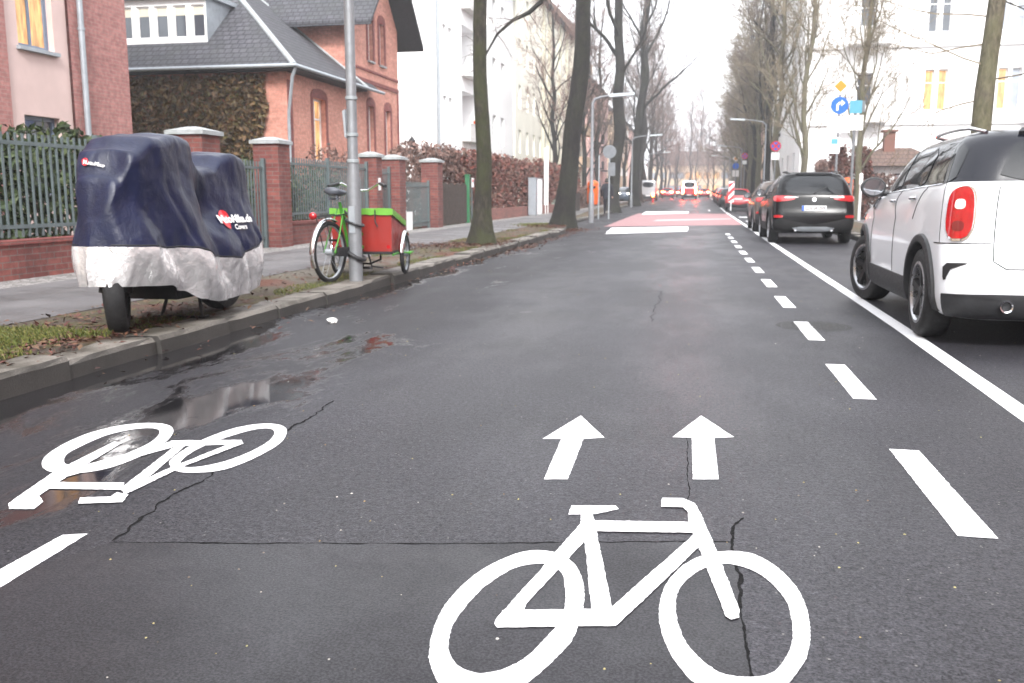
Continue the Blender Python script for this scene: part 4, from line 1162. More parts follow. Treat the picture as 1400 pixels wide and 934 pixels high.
# annex hip roof
sl = .8; ov = .5
rz0 = EZ; xe = vx(-12.5) + ov; ys = vy(Ya) - ov
def rp_(x_in, y_in): return None
rdg = 4.6
roof = MB()
A0 = (xe, ys, rz0); A1 = (xe, vy(Yt), rz0); Bk = (xe - rdg, vy(Yt), rz0 + sl * rdg); Hp = (xe - rdg, ys + rdg, rz0 + sl * rdg)
W0 = (xe - 11.5, ys, rz0); W1 = (xe - 11.5, ys + rdg, rz0 + sl * rdg)
roof.add([A0, A1, Bk, Hp], [(0, 1, 2, 3)]); roof.add([W0, A0, Hp, W1], [(0, 1, 2, 3)])
roof.add([W1, Hp, Bk, (xe - 11.5, vy(Yt), rz0 + sl * rdg)], [(0, 1, 2, 3)])
# the eave continues past the wing a little
roof.add([(xe, vy(Yt), rz0), (xe, vy(Yt) + 1.6, rz0), (xe - .49, vy(Yt) + 1.6, rz0 + sl * .49), (xe - .49, vy(Yt), rz0 + sl * .49)], [(0, 1, 2, 3)])
ro = recd(roof, 'annex_roof', M['tiles_dark'], v)
sf = MB(); sf.box(xe - 11.5, xe - .01, ys + .01, vy(Yt), rz0 - .12, rz0 - .02); recd(sf, 'soffit', M['soffit'], ro)
hr = MB(); hr.tube([A0, Hp], .09, 8); hr.tube([Hp, Bk], .09, 8); hr.tube([Bk, (xe, vy(Yt) - .02, rz0 + .04)], .05, 6); hr.build('ridge_tiles', M['cap_slab'], ro, 50)
gt = MB(); gt.tube([(xe - 11.5, ys - .06, rz0 - .02), (xe + .06, ys - .06, rz0 - .02), (xe + .06, vy(Yt) + 1.6, rz0 - .02)], .06, 8); gt.build('gutter', M['zinc'], v, 50)
dn = MB(); dn.tube([(xe + .02, ys + .05, rz0 - .06), (xe - .1, ys + .06, rz0 - .35), (.1, vy(Ya) - .12, rz0 - 1.35), (.08, vy(Ya) - .1, rz0 - 1.6), (.08, vy(Ya) - .1, 0)], .05, 10); dn.build('downpipe', M['zinc'], v, 60)
# dormer
dz0, dz1 = 5.75, 7.25; dyf = vy(27.75); dx0, dx1 = vx(-19.3), vx(-15.45)
dm_ = MB()
pw = (dx1 - dx0) / 6; dops = [(.12 + i * pw, .12 + i * pw + pw * .72, dz0 + .3, dz1 - .2) for i in range(6)]
dp_ = (dx0, dyf); wall(dm_, dp_, (1, 0), (0, -1), dx1 - dx0, dz0, dz1, dops, .1); dmo = dm_.build('dormer', M['white_paint'], v)
for o in dops:
    q = put_fn(dp_, (1, 0), (0, -1)); f = MB(); a, b, c, e = o
    for (s0, s1, z0, z1) in ((a, a + .05, c, e), (b - .05, b, c, e), (a + .05, b - .05, c, c + .05), (a + .05, b - .05, e - .05, e)): fbox(f, q, s0, s1, -.098, -.06, z0, z1)
    fo = recd(f, 'dormer_window', M['white_paint'], v); g = MB(); g.quad(q(a, -.085, c), q(b, -.085, c), q(b, -.085, e), q(a, -.085, e)); g.build('pane', M['pane'], fo)
    cu = MB(); cu.quad(q(a + .05, -.078, e - .3), q(b - .05, -.078, e - .3), q(b - .05, -.078, e - .05), q(a + .05, -.078, e - .05)); cu.build('blind', M['leaf_blind'] if 'leaf_blind' in M else M['cream_band'], fo)
for dxx, f_ in ((dx1, (0, 1, 2)), (dx0, (0, 2, 1))):
    ck = MB(); ck.add([(dxx, dyf, dz0), (dxx, dyf + 2.2, dz1), (dxx, dyf, dz1)], [f_]); ck.build('dormer_cheek', M['zinc'], v)
dr = MB(); dr.box(dx0 - .15, dx1 + .15, dyf - .2, dyf + 2.6, dz1 + .002, dz1 + .14); recd(dr, 'dormer_roof', M['zinc'], v)
# gabled wing
ww = MB(); GE = 7.75; gx = vx(-12.5); Lg = Yg - Yt; apex = GE + 2.6
g_ops = [(34.15 - Yt, 34.75 - Yt, 2.3, 4.45), (36.15 - Yt, 36.75 - Yt, 2.3, 4.45), (34.3 - Yt, 34.85 - Yt, 6.15, 7.72), (35.6 - Yt, 36.15 - Yt, 6.15, 7.72)]
gp0 = (gx + .03, vy(Yt)); wall(ww, gp0, (0, 1), (1, 0), Lg, 0, GE, g_ops, .2)
q = put_fn(gp0, (0, 1), (1, 0)); ww.add([q(0, 0, GE), q(Lg, 0, GE), q(Lg / 2, 0, apex)], [(0, 1, 2)])
wall(ww, gp0, (-1, 0), (0, -1), 8, 0, GE); wall(ww, (gx + .03, vy(Yg)), (-1, 0), (0, 1), 8, 0, GE)
ww.build('wing_wall', M['brick_villa'], v)
for o in g_ops: window(v, gp0, (0, 1), (1, 0), o, .2, 'white_paint', 'pane_light', 1, 1, .06, sill='cap_slab')
tm = MB()
for o in g_ops: arch_trim(tm, gp0, (0, 1), (1, 0), *o, t=.17, o=.03, rise=.24)
fbox(tm, q, .02, Lg - .02, -.02, .05, 5.28, 5.42); fbox(tm, q, .02, Lg - .02, -.02, .045, 5.72, 5.80)
fbox(tm, q, Lg - .16, Lg - .01, -.02, .035, 0, 5.27)
recd(tm, 'brick_trim', M['brick_dark'], v)
wr = MB(); o_ = .95; k_ = (apex - GE) / (Lg / 2)
for s in (-1, 1):
    ye = vy((Yt + Yg) / 2) + s * (Lg / 2 + .75); ze = GE - k_ * .75 + .12; yc = vy((Yt + Yg) / 2); zc = apex + .12
    top = [(gx + o_, ye, ze + .16), (gx + o_, yc, zc + .16), (gx - 8, yc, zc + .16), (gx - 8, ye, ze + .16)]
    bot = [(x, y, z - .16) for x, y, z in top]
    wr.hexa(bot + top)
wro = recd(wr, 'wing_roof', M['tiles_dark'], v)
so = MB()
for s in (-1, 1):
    ye = vy((Yt + Yg) / 2) + s * (Lg / 2 + .74); ze = GE - k_ * .75 + .1; yc = vy((Yt + Yg) / 2); zc = apex + .1
    so.quad((gx + o_ - .01, ye, ze), (gx + o_ - .01, yc, zc), (gx - 8, yc, zc), (gx - 8, ye, ze))
so.build('wing_soffit', M['soffit'], wro)
ln = thing('wall_lantern', 'small black lantern on the right corner of the brick villa', 'lantern', (-12.0, 38.15, 2.9)); l_ = MB(); l_.lathe([(.02, 0), (.11, .1), (.15, .42), (.17, .45), (.05, .6), (.0, .68)], sides=6); l_.build('housing', M['black_plastic'], ln)
l_ = MB(); l_.tube([(-.45, 0, -.2), (-.2, 0, -.28), (0, 0, 0)], .02, 6); l_.build('bracket', M['black_plastic'], ln)
fl_ = MB(); fl_.box(-12.2, -11.95, 35.2, 36.2, 2.1, 2.3)

# --- pale apartment blocks on the left
def block(name, label, x, y0, y1, h, mat, wins, trims=(), roofmat='tiles_dark', depth=11, group=None, x_in=.2, south_ops=(), roof_h=2.5):
    t = thing(name, label, 'apartment building', (x, y0, 0), 0, group)
    p, d, n = (0, 0), (0, 1), (1, 0); L = y1 - y0
    mb = MB(); wall(mb, p, d, n, L, 0, h, [w[:4] for w in wins], x_in)
    wall(mb, p, (-1, 0), (0, -1), depth, 0, h, south_ops, x_in); wall(mb, (0, L), (-1, 0), (0, 1), depth, 0, h)
    mb.build('wall', M[mat], t)
    for w in wins:
        kw = w[4] if len(w) > 4 else {}
        if kw.get('skip'): continue
        window(t, p, d, n, w, x_in, kw.get('frame', 'white_paint'), kw.get('pane', 'pane'), kw.get('nv', 1), kw.get('nh', 1), .06, sill=kw.get('sill'))
    for o in south_ops: window(t, p, (-1, 0), (0, -1), o, x_in, 'white_paint', 'pane', 1, 1)
    r = MB(); r.hexa([(.6, -.5, h + .002), (.6, L + .5, h + .002), (-depth - .5, L + .5, h + .002), (-depth - .5, -.5, h + .002), (-depth * .3, .2, h + roof_h), (-depth * .3, L - .2, h + roof_h), (-depth * .7, L - .2, h + roof_h), (-depth * .7, .2, h + roof_h)])
    recd(r, 'roof', M[roofmat], t)
    return t
rw = random.Random(11)
# A: white block with recessed loggias
wins = []
for fl in range(4):
    zb = .65 + fl * 3.55
    for s0 in (1.3, 2.45): wins.append((s0, s0 + .62, zb + .15, zb + 1.95, dict(nv=0, pane='pane_light')))
    for s0 in (10.6, 13.0, 15.6): wins.append((s0, s0 + 1.05, zb + .1, zb + 1.95, dict(pane=rw.choice(['pane', 'pane_light']))))
    wins.append((5.2, 8.4, zb, zb + 2.6, dict(skip=True)))
bA = block('apartment_building', 'white plaster apartment building with recessed balconies, right of the brick villa', -13, 45.5, 65.2, 15, 'white_plaster', wins)
for fl in range(4):
    zb = .65 + fl * 3.55; q = put_fn((0, 0), (0, 1), (1, 0))
    lg = MB(); lg.quad(q(5.0, -1.4, zb - .1), q(8.6, -1.4, zb - .1), q(8.6, -1.4, zb + 2.7), q(5.0, -1.4, zb + 2.7))
    lg.quad(q(5.0, -.2, zb - .02), q(8.6, -.2, zb - .02), q(8.6, -1.4, zb - .02), q(5.0, -1.4, zb - .02)); lg.quad(q(5.0, -.2, zb + 2.62), q(8.6, -.2, zb + 2.62), q(8.6, -1.4, zb + 2.62), q(5.0, -1.4, zb + 2.62))
    lg.quad(q(5.18, -.2, zb - .1), q(5.18, -1.4, zb - .1), q(5.18, -1.4, zb + 2.7), q(5.18, -.2, zb + 2.7)); lg.quad(q(8.42, -.2, zb - .1), q(8.42, -1.4, zb - .1), q(8.42, -1.4, zb + 2.7), q(8.42, -.2, zb + 2.7))
    lo = lg.build('loggia', M['white_plaster'], bA)
    for s0 in (5.6, 7.1): 
        dr_ = MB(); fbox(dr_, q, s0, s0 + .9, -1.39, -1.34, zb, zb + 2.1); recd(dr_, 'balcony_door', M['pane_light'], lo)
    bl = MB(); fbox(bl, q, 5.1, 8.5, .0, .5, zb - .16, zb - .04); fbox(bl, q, 5.1, 8.5, .44, .5, zb - .02, zb + .75); fbox(bl, q, 5.08, 8.52, .42, .52, zb + .752, zb + .82); recd(bl, 'balcony', M['stone_trim'] if fl % 2 else M['white_plaster'], bA)
pp_ = MB(); pp_.tube([(.09, .1, 0), (.09, .1, 15)], .07, 8); pp_.build('downpipe', M['zinc'], bA, 50)
fp = MB(); fp.lathe([(0, 0), (.12, 0), (.16, .28), (.0, .3)], (-12.6, 52.3, 4.98), sides=10); tag(fp.build('flower_pot', M['orange_bin']), 'orange flower pot on a balcony of the white apartment building', 'flower pot')
# B: long cream block with pilasters
wins = []
for fl in range(5):
    zb = .9 + fl * 3.2
    for k in range(9):
        s0 = 1.2 + k * 3.0
        wins.append((s0, s0 + 1.05, zb, zb + 1.7, dict(pane=rw.choice(['pane', 'pane', 'pane_light']), nh=rw.choice([0, 1]))))
bB = block('apartment_building', 'long cream apartment building with grey green pilasters behind the russet hedge', -13, 66, 94.5, 16.6, 'cream_plaster', wins)
for s in (11.6, 14.6, 20.6, 25.4):
    b = MB(); b.box(.0, .22, s, s + .55, 0, 16.55); b.build('pilaster', M['cream_band'], bB)
M['brown_tiles'] = brick_mat('brown_roof_tiles', (.12, .08, .06), (.16, .1, .08), (.05, .03, .03), bw=.25, bh=.2, stain=(.08, .06, .05), msize=.02)
# bay end with stacked balconies
wins = [(1.5, 3.3, 1 + f * 3.2, 3.0 + f * 3.2, dict(pane='pane', frame='dark_wood')) for f in range(5)]
bC = block('apartment_building', 'cream corner building with orange balcony panels, directly left of the leaning black trunk', -12.2, 95, 101, 16.8, 'cream_plaster', wins, roofmat='brown_tiles', roof_h=4)
for f in range(5):
    b = MB(); b.box(.0, .9, .6, 4.6, .75 + f * 3.2, .9 + f * 3.2); b.box(.84, .9, .6, 4.6, .9 + f * 3.2, 1.75 + f * 3.2); b.box(.0, .84, .6, .66, .9 + f * 3.2, 1.75 + f * 3.2)
    b.build('balcony', M['beige_plaster'], bC)
for (y0, y1, h, mt, lb) in ((112, 135, 14, 'rose_plaster', 'rose coloured apartment block with dark balconies, behind the left row of trees'), (142, 175, 13, 'beige_plaster', 'beige apartment block farther down the left side behind bare trees'), (184, 225, 13, 'rose_plaster', 'farthest rose apartment block on the left, almost hidden by trees')):
    wins = []
    for f in range(4):
        for k in range(int((y1 - y0) / 3.4)):
            s0 = 1 + k * 3.4; wins.append((s0, s0 + 1.2, 1.2 + f * 3.2, 2.9 + f * 3.2, dict(nv=0, nh=0, pane=rw.choice(['pane', 'pane', 'pane_light', 'lit_dim']) if rw.random() < .3 else 'pane')))
    bb = block('apartment_building', lb, -13, y0, y1, h + .5, mt, wins)
    for f in range(4):
        for k in (1, 4):
            if k * 3.4 + 3 < y1 - y0:
                b = MB(); b.box(.0, 1.2, k * 3.4 + .3, k * 3.4 + 3, 1.0 + f * 3.2, 1.15 + f * 3.2); b.box(1.14, 1.2, k * 3.4 + .3, k * 3.4 + 3, 1.15 + f * 3.2, 2.0 + f * 3.2); b.build('balcony', M['soffit'] if mt == 'rose_plaster' else M['white_plaster'], bb)

# --- right side: white corner building facing the side street
r1 = thing('corner_building', 'large white plaster corner building with lit windows on the right side', 'building', (5.9, 58, 0))
p, d, n = (0, 0), (1, 0), (0, -1); L = 34
ops = []; info = []
pairs = [(6.7, 7.95), (10.6, 11.85), (15, 16.2), (19, 20.2), (23, 24.2), (27, 28.2)]
for fl in range(4):
    zb = 1.2 + fl * 4.35 + (.0 if fl == 0 else .35)
    for k, (a, b_) in enumerate(pairs):
        w_ = (b_ - a) * .42
        for s0 in (a, b_ - w_):
            ops.append((s0, s0 + w_, zb, zb + 2.3)); 
            lit = (fl == 1 and ((k == 0 ) or (k == 1 and s0 == a)))
            info.append('lit' if lit else ('lit_dim' if (fl == 1 and k == 2) else 'pane_light' if k % 2 else 'pane'))
    ops.append((3.0, 3.9, zb, zb + 2.2)); info.append('pane')
mb = MB(); wall(mb, p, d, n, L, 0, 19, ops, .25); wall(mb, p, (0, 1), (-1, 0), 30, 0, 19, [(3 + k * 4, 4.2 + k * 4, 1.4 + f * 4.35, 3.7 + f * 4.35) for f in range(4) for k in range(6)], .25)
mb.build('wall', M['white_plaster'], r1)
for o, i_ in zip(ops, info): window(r1, p, d, n, o, .25, 'white_paint', i_, 0, 1, .07)
for f in range(4):
    for k in range(6): window(r1, p, (0, 1), (-1, 0), (3 + k * 4, 4.2 + k * 4, 1.4 + f * 4.35, 3.7 + f * 4.35), .25, 'white_paint', 'pane', 1, 1, .07)
q = put_fn(p, d, n)
cs = MB()
for z in (5.1, 9.45, 13.8): fbox(cs, q, -.1, L, -.02, .14, z, z + .22)
fbox(cs, q, -.3, L, -.02, .5, 18.4, 19.0); recd(cs, 'cornice', M['white_plaster'], r1)
for s0 in (3.1, 13.0):
    for z in (5.2, 9.55):
        b = MB(); fbox(b, q, s0 - .8, s0 + 1.6, .14, 1.2, z, z + .16); fbox(b, q, s0 - .8, s0 + 1.6, 1.13, 1.2, z + .16, z + 1.0); recd(b, 'balcony', M['stone_trim'], r1)
rr = MB(); rr.box(-.5, L, -.6, 30, 19.002, 19.3); recd(rr, 'roof', M['tiles_dark'], r1)
for (x, y0, y1, h, mt, lb) in ((8.2, 98, 128, 15, 'beige_plaster', 'beige building on the right behind the dense bare trees'), (8.6, 136, 190, 14, 'rose_plaster', 'rose building far down the right side behind bare trees')):
    t = thing('apartment_building', lb, 'apartment building', (x, y0, 0)); L = y1 - y0
    ops = [(1 + k * 3.4, 2.2 + k * 3.4, 1.2 + f * 3.3, 3. + f * 3.3) for f in range(4) for k in range(int(L / 3.4))]
    mb = MB(); wall(mb, (0, 0), (0, 1), (-1, 0), L, 0, h, ops); wall(mb, (0, 0), (1, 0), (0, -1), 12, 0, h); mb.build('wall', M[mt], t)
    for o in ops: window(t, (0, 0), (0, 1), (-1, 0), o, .18, 'white_paint', 'lit_dim' if rw.random() < .12 else 'pane', 0, 0)
    rr = MB(); rr.box(-.5, 12, -.4, L + .4, h + .002, h + .4); recd(rr, 'roof', M['tiles_dark'], t)
# little kiosk house in front of it
kx0, kx1, ky = 7.7, 11.2, 47.2
ks = thing('kiosk', 'small white kiosk house with grey hipped roof and chimney, behind the white parked car', 'kiosk', (kx0, ky, 0)); wk = kx1 - kx0
mb = MB(); kops = [(.45, 1.1, .9, 2.1), (1.5, 2.15, .9, 2.1)]; wall(mb, (0, 0), (1, 0), (0, -1), wk, 0, 2.45, kops, .12); wall(mb, (0, 0), (0, 1), (-1, 0), 3, 0, 2.45); wall(mb, (wk, 0), (0, 1), (1, 0), 3, 0, 2.45); mb.build('wall', M['white_plaster'], ks)
for o in kops: window(ks, (0, 0), (1, 0), (0, -1), o, .12, 'dark_wood', 'pane_light', 1, 1)
mb = MB(); mb.hexa([(-.4, -.5, 2.45), (wk + .4, -.5, 2.45), (wk + .4, 3.4, 2.45), (-.4, 3.4, 2.45), (wk * .3, 1.3, 3.35), (wk * .7, 1.3, 3.35), (wk * .7, 1.7, 3.35), (wk * .3, 1.7, 3.35)]); rfk = recd(mb, 'roof', M['brown_tiles'], ks)
mb = MB(); mb.box(wk * .32, wk * .32 + .5, .9, 1.4, 2.8, 4.1); mb.box(wk * .32 - .1, wk * .32 + .6, .8, 1.5, 4.102, 4.2); recd(mb, 'chimney', M['brown_box'], rfk)
# --- the street behind the viewpoint, seen only in wet asphalt, glass and paint
for (x0, x1, y0, y1, h, mt, lb) in ((-24, -13, -46, 3.5, 14, 'beige_plaster', 'beige apartment building beside the street behind the viewpoint'), (12.2, 24, -50, 30, 13, 'rose_plaster', 'rose apartment building behind the right pavement beside the parked cars'), (-30, 30, -90, -78, 13, 'brick_pinkish', 'long mauve brick building closing the street behind the viewpoint')):
    t = thing('apartment_building', lb, 'apartment building', (x0, y0, 0)); w_, l_ = x1 - x0, y1 - y0
    mb = MB(); n_ = int(max(w_, l_) / 4); ops = [(1.5 + k * 4, 2.9 + k * 4, 1.2 + f * 3.3, 3. + f * 3.3) for f in range(3) for k in range(n_ - 1)]
    faces = [((w_, 0), (0, 1), (1, 0), l_, x0 < -20 and l_ > 20), ((0, 0), (0, 1), (-1, 0), l_, x0 > 10), ((0, 0), (1, 0), (0, -1), w_, False), ((0, l_), (1, 0), (0, 1), w_, w_ > 50)]
    for p_, d_, n2, L_, wn in faces: wall(mb, p_, d_, n2, L_, 0, h, ops if wn else ())
    mb.build('wall', M[mt], t)
    for p_, d_, n2, L_, wn in faces:
        if wn:
            for o in ops: window(t, p_, d_, n2, o, .18, 'white_paint', 'pane', 1, 0)
    mb = MB(); mb.box(-.5, w_ + .5, -.5, l_ + .5, h + .002, h + .5); recd(mb, 'roof', M['tiles_dark'], t)
# --- end of the street: a lit two-storey building across the view
e1 = thing('lit_building', 'building with warm lit shop windows closing the far end of the street', 'building', (-14, 262, gz(262)))
ops = [(1 + k * 2.4, 2.9 + k * 2.4, 4.9, 6.6) for k in range(12)] + [(1 + k * 2.4, 2.9 + k * 2.4, .5, 3.0) for k in range(12)]
mb = MB(); wall(mb, (0, 0), (1, 0), (0, -1), 32, 0, 8.5, ops); wall(mb, (0, 0), (0, 1), (-1, 0), 10, 0, 8.5); wall(mb, (32, 0), (0, 1), (1, 0), 10, 0, 8.5); mb.build('wall', M['beige_plaster'], e1)
for i, o in enumerate(ops): window(e1, (0, 0), (1, 0), (0, -1), o, .18, 'dark_wood', 'lit_shop' if (i < 12 and 4 <= i <= 7) or i in (16, 18, 19) else 'pane_light', 0, 0)
mb = MB(); mb.hexa([(-.6, -.6, 8.502), (32.6, -.6, 8.502), (32.6, 10, 8.502), (-.6, 10, 8.502), (2, 4, 12.5), (30, 4, 12.5), (30, 6, 12.5), (2, 6, 12.5)]); recd(mb, 'roof', M['brown_tiles'], e1)
# ------------------------------------------------------------------ trees
def bark_mat(name, a, b, moss, moss_amt):
    m = NT(name); v = m.coord('Object', (1, 1, .35)); w = m.coord()
    f = m.noise(v, 16, 6, .7, .5); g = m.noise(w, 1.6, 5, .65); s = m.sep(m.n('ShaderNodeTexCoord').outputs['Object'])
    c = m.ramp(f, [(.3, tuple(x * .35 for x in a)), (.5, a), (.75, b)])
    side = m.mapr(m.math('ADD', g, m.math('MULTIPLY', m.noise(w, 5, 4), .35)), .55, .78, 0., moss_amt)
    c = m.mix(side, c, moss)
    m.set(color=c, rough=.9); m.bump(f, .9, .04); return m.mat
M['bark_moss'] = bark_mat('mossy_bark', (.028, .024, .018), (.075, .066, .05), (.036, .042, .013), .7)
M['bark_dark'] = bark_mat('wet_dark_bark', (.010, .008, .0078), (.034, .027, .025), (.03, .034, .018), .35)
M['bark_grey'] = bark_mat('grey_olive_bark', (.12, .105, .075), (.21, .19, .14), (.13, .13, .065), .5)
M['twig'] = simple('bare_twigs', (.12, .09, .075), .9, var=.3)
M['twig_olive'] = simple('olive_bare_twigs', (.17, .14, .095), .9, var=.3)
M['twig_red'] = simple('reddish_bare_twigs', (.2, .125, .105), .9, var=.3)

def rot_about(d, ang, az):
    up = Vector((0, 0, 1)) if abs(d.z) < .95 else Vector((1, 0, 0))
    a = d.cross(up).normalized(); b = d.cross(a).normalized()
    o = a * math.cos(az) + b * math.sin(az)
    return (d * math.cos(ang) + o * math.sin(ang)).normalized()

def limb(mb_main, mb_twig, p, d, L, r, depth, rn, up=.12, kids=5, wig=.22, minr=.006, sides=6, droop=0.):
    n = max(3, int(L / .55) + 1); path = [Vector(p)]; dirs = [d.copy()]; rad = [r]
    q = Vector(p); dd = d.copy()
    for i in range(n):
        dd = (dd + Vector((rn.uniform(-wig, wig), rn.uniform(-wig, wig), rn.uniform(-wig, wig) + up - droop * (i / n)))).normalized()
        q = q + dd * (L / n); path.append(q.copy()); dirs.append(dd.copy()); rad.append(max(minr * .6, r * (1 - .75 * (i + 1) / n)))
    mb = mb_main if r > .035 else mb_twig
    mb.tube(path, rad, sides if r > .06 else (4 if r > .02 else 3), cap=False)
    if depth <= 0: return
    for k in range(kids):
        t = .25 + .75 * (k + rn.random()) / kids; i = min(n - 1, int(t * n)); f = t * n - i
        f = min(1, max(0, f))
        pp = path[i].lerp(path[i + 1], f); rr = rad[i] + (rad[i + 1] - rad[i]) * f
        nd = rot_about(dirs[i], rn.uniform(.45, 1.05), rn.uniform(0, 2 * PI))
        limb(mb_main, mb_twig, pp, nd, L * rn.uniform(.38, .62) * (1.15 - .4 * t), max(minr, rr * rn.uniform(.45, .7)), depth - 1, rn, up, kids, wig, minr, sides, droop)

def tree_meshes(seed, H, r0, first, lean=(0, 0), kink=.0, limbs=9, depth=3, kids=5, spread=1., flare=1.6, minr=.007, top=.35, sides=18, leader=True, up=.1):
    rn = random.Random(seed)
    tm, cm = MB(), MB()
    n = int(H / .3); path = []; rad = []
    for i in range(n + 1):
        t = i / n; z = H * t
        k1 = kink * noise.noise((z * .33, seed * 1.7, 0)) * min(1, z / 1.5); k2 = kink * noise.noise((z * .33, seed * 1.7, 9.)) * min(1, z / 1.5)
        path.append(Vector((lean[0] * z + k1, lean[1] * z + k2, z - .1 if i == 0 else z)))
        fl = 1 + (flare - 1) * math.exp(-z / .38)
        rad.append(r0 * fl * (1 - (1 - top) * t ** 1.0))
    # gnarled trunk built ring by ring
    vs = []
    for i, (p, r) in enumerate(zip(path, rad)):
        z = p.z
        for k in range(sides):
            a = 2 * PI * k / sides
            fl = math.exp(-max(0, z) / .45)
            rr = r * (1 + .13 * fl * math.sin(5 * a + seed) + .09 * noise.noise((math.cos(a) * 1.5 + seed, math.sin(a) * 1.5, z * .9)) + .06 * noise.noise((math.cos(a) * 4, math.sin(a) * 4 + seed, z * 3.)))
            vs.append((p.x + rr * math.cos(a), p.y + rr * math.sin(a), p.z))
    tm.add(vs, [(i * sides + k, i * sides + (k + 1) % sides, (i + 1) * sides + (k + 1) % sides, (i + 1) * sides + k) for i in range(n) for k in range(sides)])
    for k in range(limbs):
        z = first + (H - first) * (k + rn.random() * .8) / limbs
        i = min(n - 1, int(z / H * n)); p = path[i]; t = z / H
        az = k * 2.4 + rn.uniform(-.5, .5); el = rn.uniform(.5, 1.0) - .25 * t
        d = Vector((math.cos(az) * math.sin(el), math.sin(az) * math.sin(el), math.cos(el)))
        L = H * rn.uniform(.28, .42) * spread * (1.1 - .55 * t)
        limb(tm, cm, p, d, L, rad[i] * rn.uniform(.35, .55), depth, rn, up, kids, .2, minr)
    if leader: limb(tm, cm, path[-1], Vector((lean[0], lean[1], 1)).normalized(), H * .2, rad[-1], depth, rn, .1, kids, .15, minr)
    return tm, cm

TREE_N = 0
def tree(name, label, x, y, bark='bark_dark', twig='twig', group=None, rot=0., meshes=None, g=None, cat='tree', sc=1., **kw):
    t = thing(name, label, cat, (x, y, (gz(y) + K - .02) if g is None else g), rot, group)
    if sc != 1.: t.scale = (sc,) * 3 if not hasattr(sc, '__len__') else sc
    if meshes is None:
        a, b = tree_meshes(**kw); meshes = (a.mesh('trunk', 60), b.mesh('crown'))
    obj('trunk', meshes[0], M[bark], t); obj('crown', meshes[1], M[twig], t)
    return t, meshes

LT = 'trees along the left pavement'; RT = 'trees along the right pavement'
tree('street_tree', 'tall straight mossy green trunk with flared base, nearest tree on the left pavement', -4.22, 17.95, 'bark_moss', group=LT, seed=3, H=13, r0=.163, first=7, kink=.12, flare=2.15, limbs=8, depth=3, kids=4)
t2, _ = tree('street_tree', 'thick dark trunk leaning right, second tree on the left pavement', -4.15, 28.6, 'bark_dark', group=LT, seed=8, H=15, r0=.315, first=8.6, lean=(.09, .03), kink=.2, flare=1.5, limbs=9, depth=3, kids=4)
# its long low branch reaching to the left over the pavement
rn = random.Random(5); a, b = MB(), MB()
pth = [(.68, .2, 7.2), (.2, .2, 7.3), (-.5, .2, 7.0), (-1.1, .2, 6.5), (-1.6, .2, 6.3), (-2.1, .2, 5.9), (-2.4, .2, 5.4), (-2.6, .2, 5.0)]
a.tube(pth, [.12, .10, .085, .07, .055, .04, .03, .015], 8, cap=False)
for i in range(2, 8):
    for k in range(3): limb(a, b, Vector(pth[i]), Vector((rn.uniform(-1, .3), rn.uniform(-.6, .6), rn.uniform(-.5, .7))).normalized(), rn.uniform(.5, 1.1), .018, 1, rn, -.03, 4)
obj('low_branch', a.mesh('low_branch', 60), M['bark_dark'], t2); obj('low_branch_twigs', b.mesh('low_branch_twigs'), M['twig'], t2)
tree('street_tree', 'dark knobbly trunk right of the grey street lamp, third tree on the left pavement', -5.05, 56, 'bark_dark', group=LT, seed=12, H=19, r0=.40, first=7.5, lean=(.03, 0), kink=.45, flare=1.35, limbs=11, depth=3, kids=5, minr=.012, spread=1.0)
_, mL4 = tree('street_tree', 'tall dark trunk leaning slightly right, fourth tree on the left pavement', -5.35, 80, 'bark_dark', group=LT, seed=21, H=23, r0=.45, first=8, lean=(.05, 0), kink=.35, flare=1.3, limbs=12, depth=3, kids=5, minr=.014)
TG = [tree_meshes(seed=31, H=17, r0=.28, first=4.0, kink=.4, limbs=16, depth=3, kids=6, minr=.013, sides=10, spread=.95),
      tree_meshes(seed=32, H=15, r0=.24, first=2.6, kink=.5, limbs=18, depth=3, kids=6, minr=.014, sides=10, spread=.85, up=.16),
      tree_meshes(seed=33, H=18, r0=.34, first=5.0, kink=.4, limbs=15, depth=3, kids=6, minr=.015, sides=10, spread=1.05)]
TG = [(a.mesh('trunk', 60), b.mesh('crown')) for a, b in TG]
TGv = {}
def far(label, x, y, k, sc, bark, twig, group, rot):
    key = (k, bark, twig)
    if key not in TGv: TGv[key] = (TG[k][0].copy(), TG[k][1].copy()); TGv[key][0].materials.clear(); TGv[key][1].materials.clear()
    tree('bare_tree', label, x, y, bark, twig, group, rot, TGv[key], sc=sc)
for i, (x, y, k, sc, rot) in enumerate(((-9.6, 62, 0, .72, .3), (-9.2, 76, 1, .9, 1.2), (-6.0, 98, 2, 1.0, 2.), (-9.8, 92, 0, .95, 3.), (-6.6, 116, 0, 1.05, 4.), (-10, 128, 1, 1.0, 5.), (-6.8, 136, 2, 1.0, .6), (-7, 158, 0, 1.1, 1.5), (-7, 182, 2, 1.0, 2.5), (-7, 208, 1, 1.2, 3.3))):
    far('bare branchy tree in the far part of the left row beyond the fourth trunk', x, y, k, sc, 'bark_dark', 'twig' if i % 3 else 'twig_red', 'far bare trees on the left side', rot)
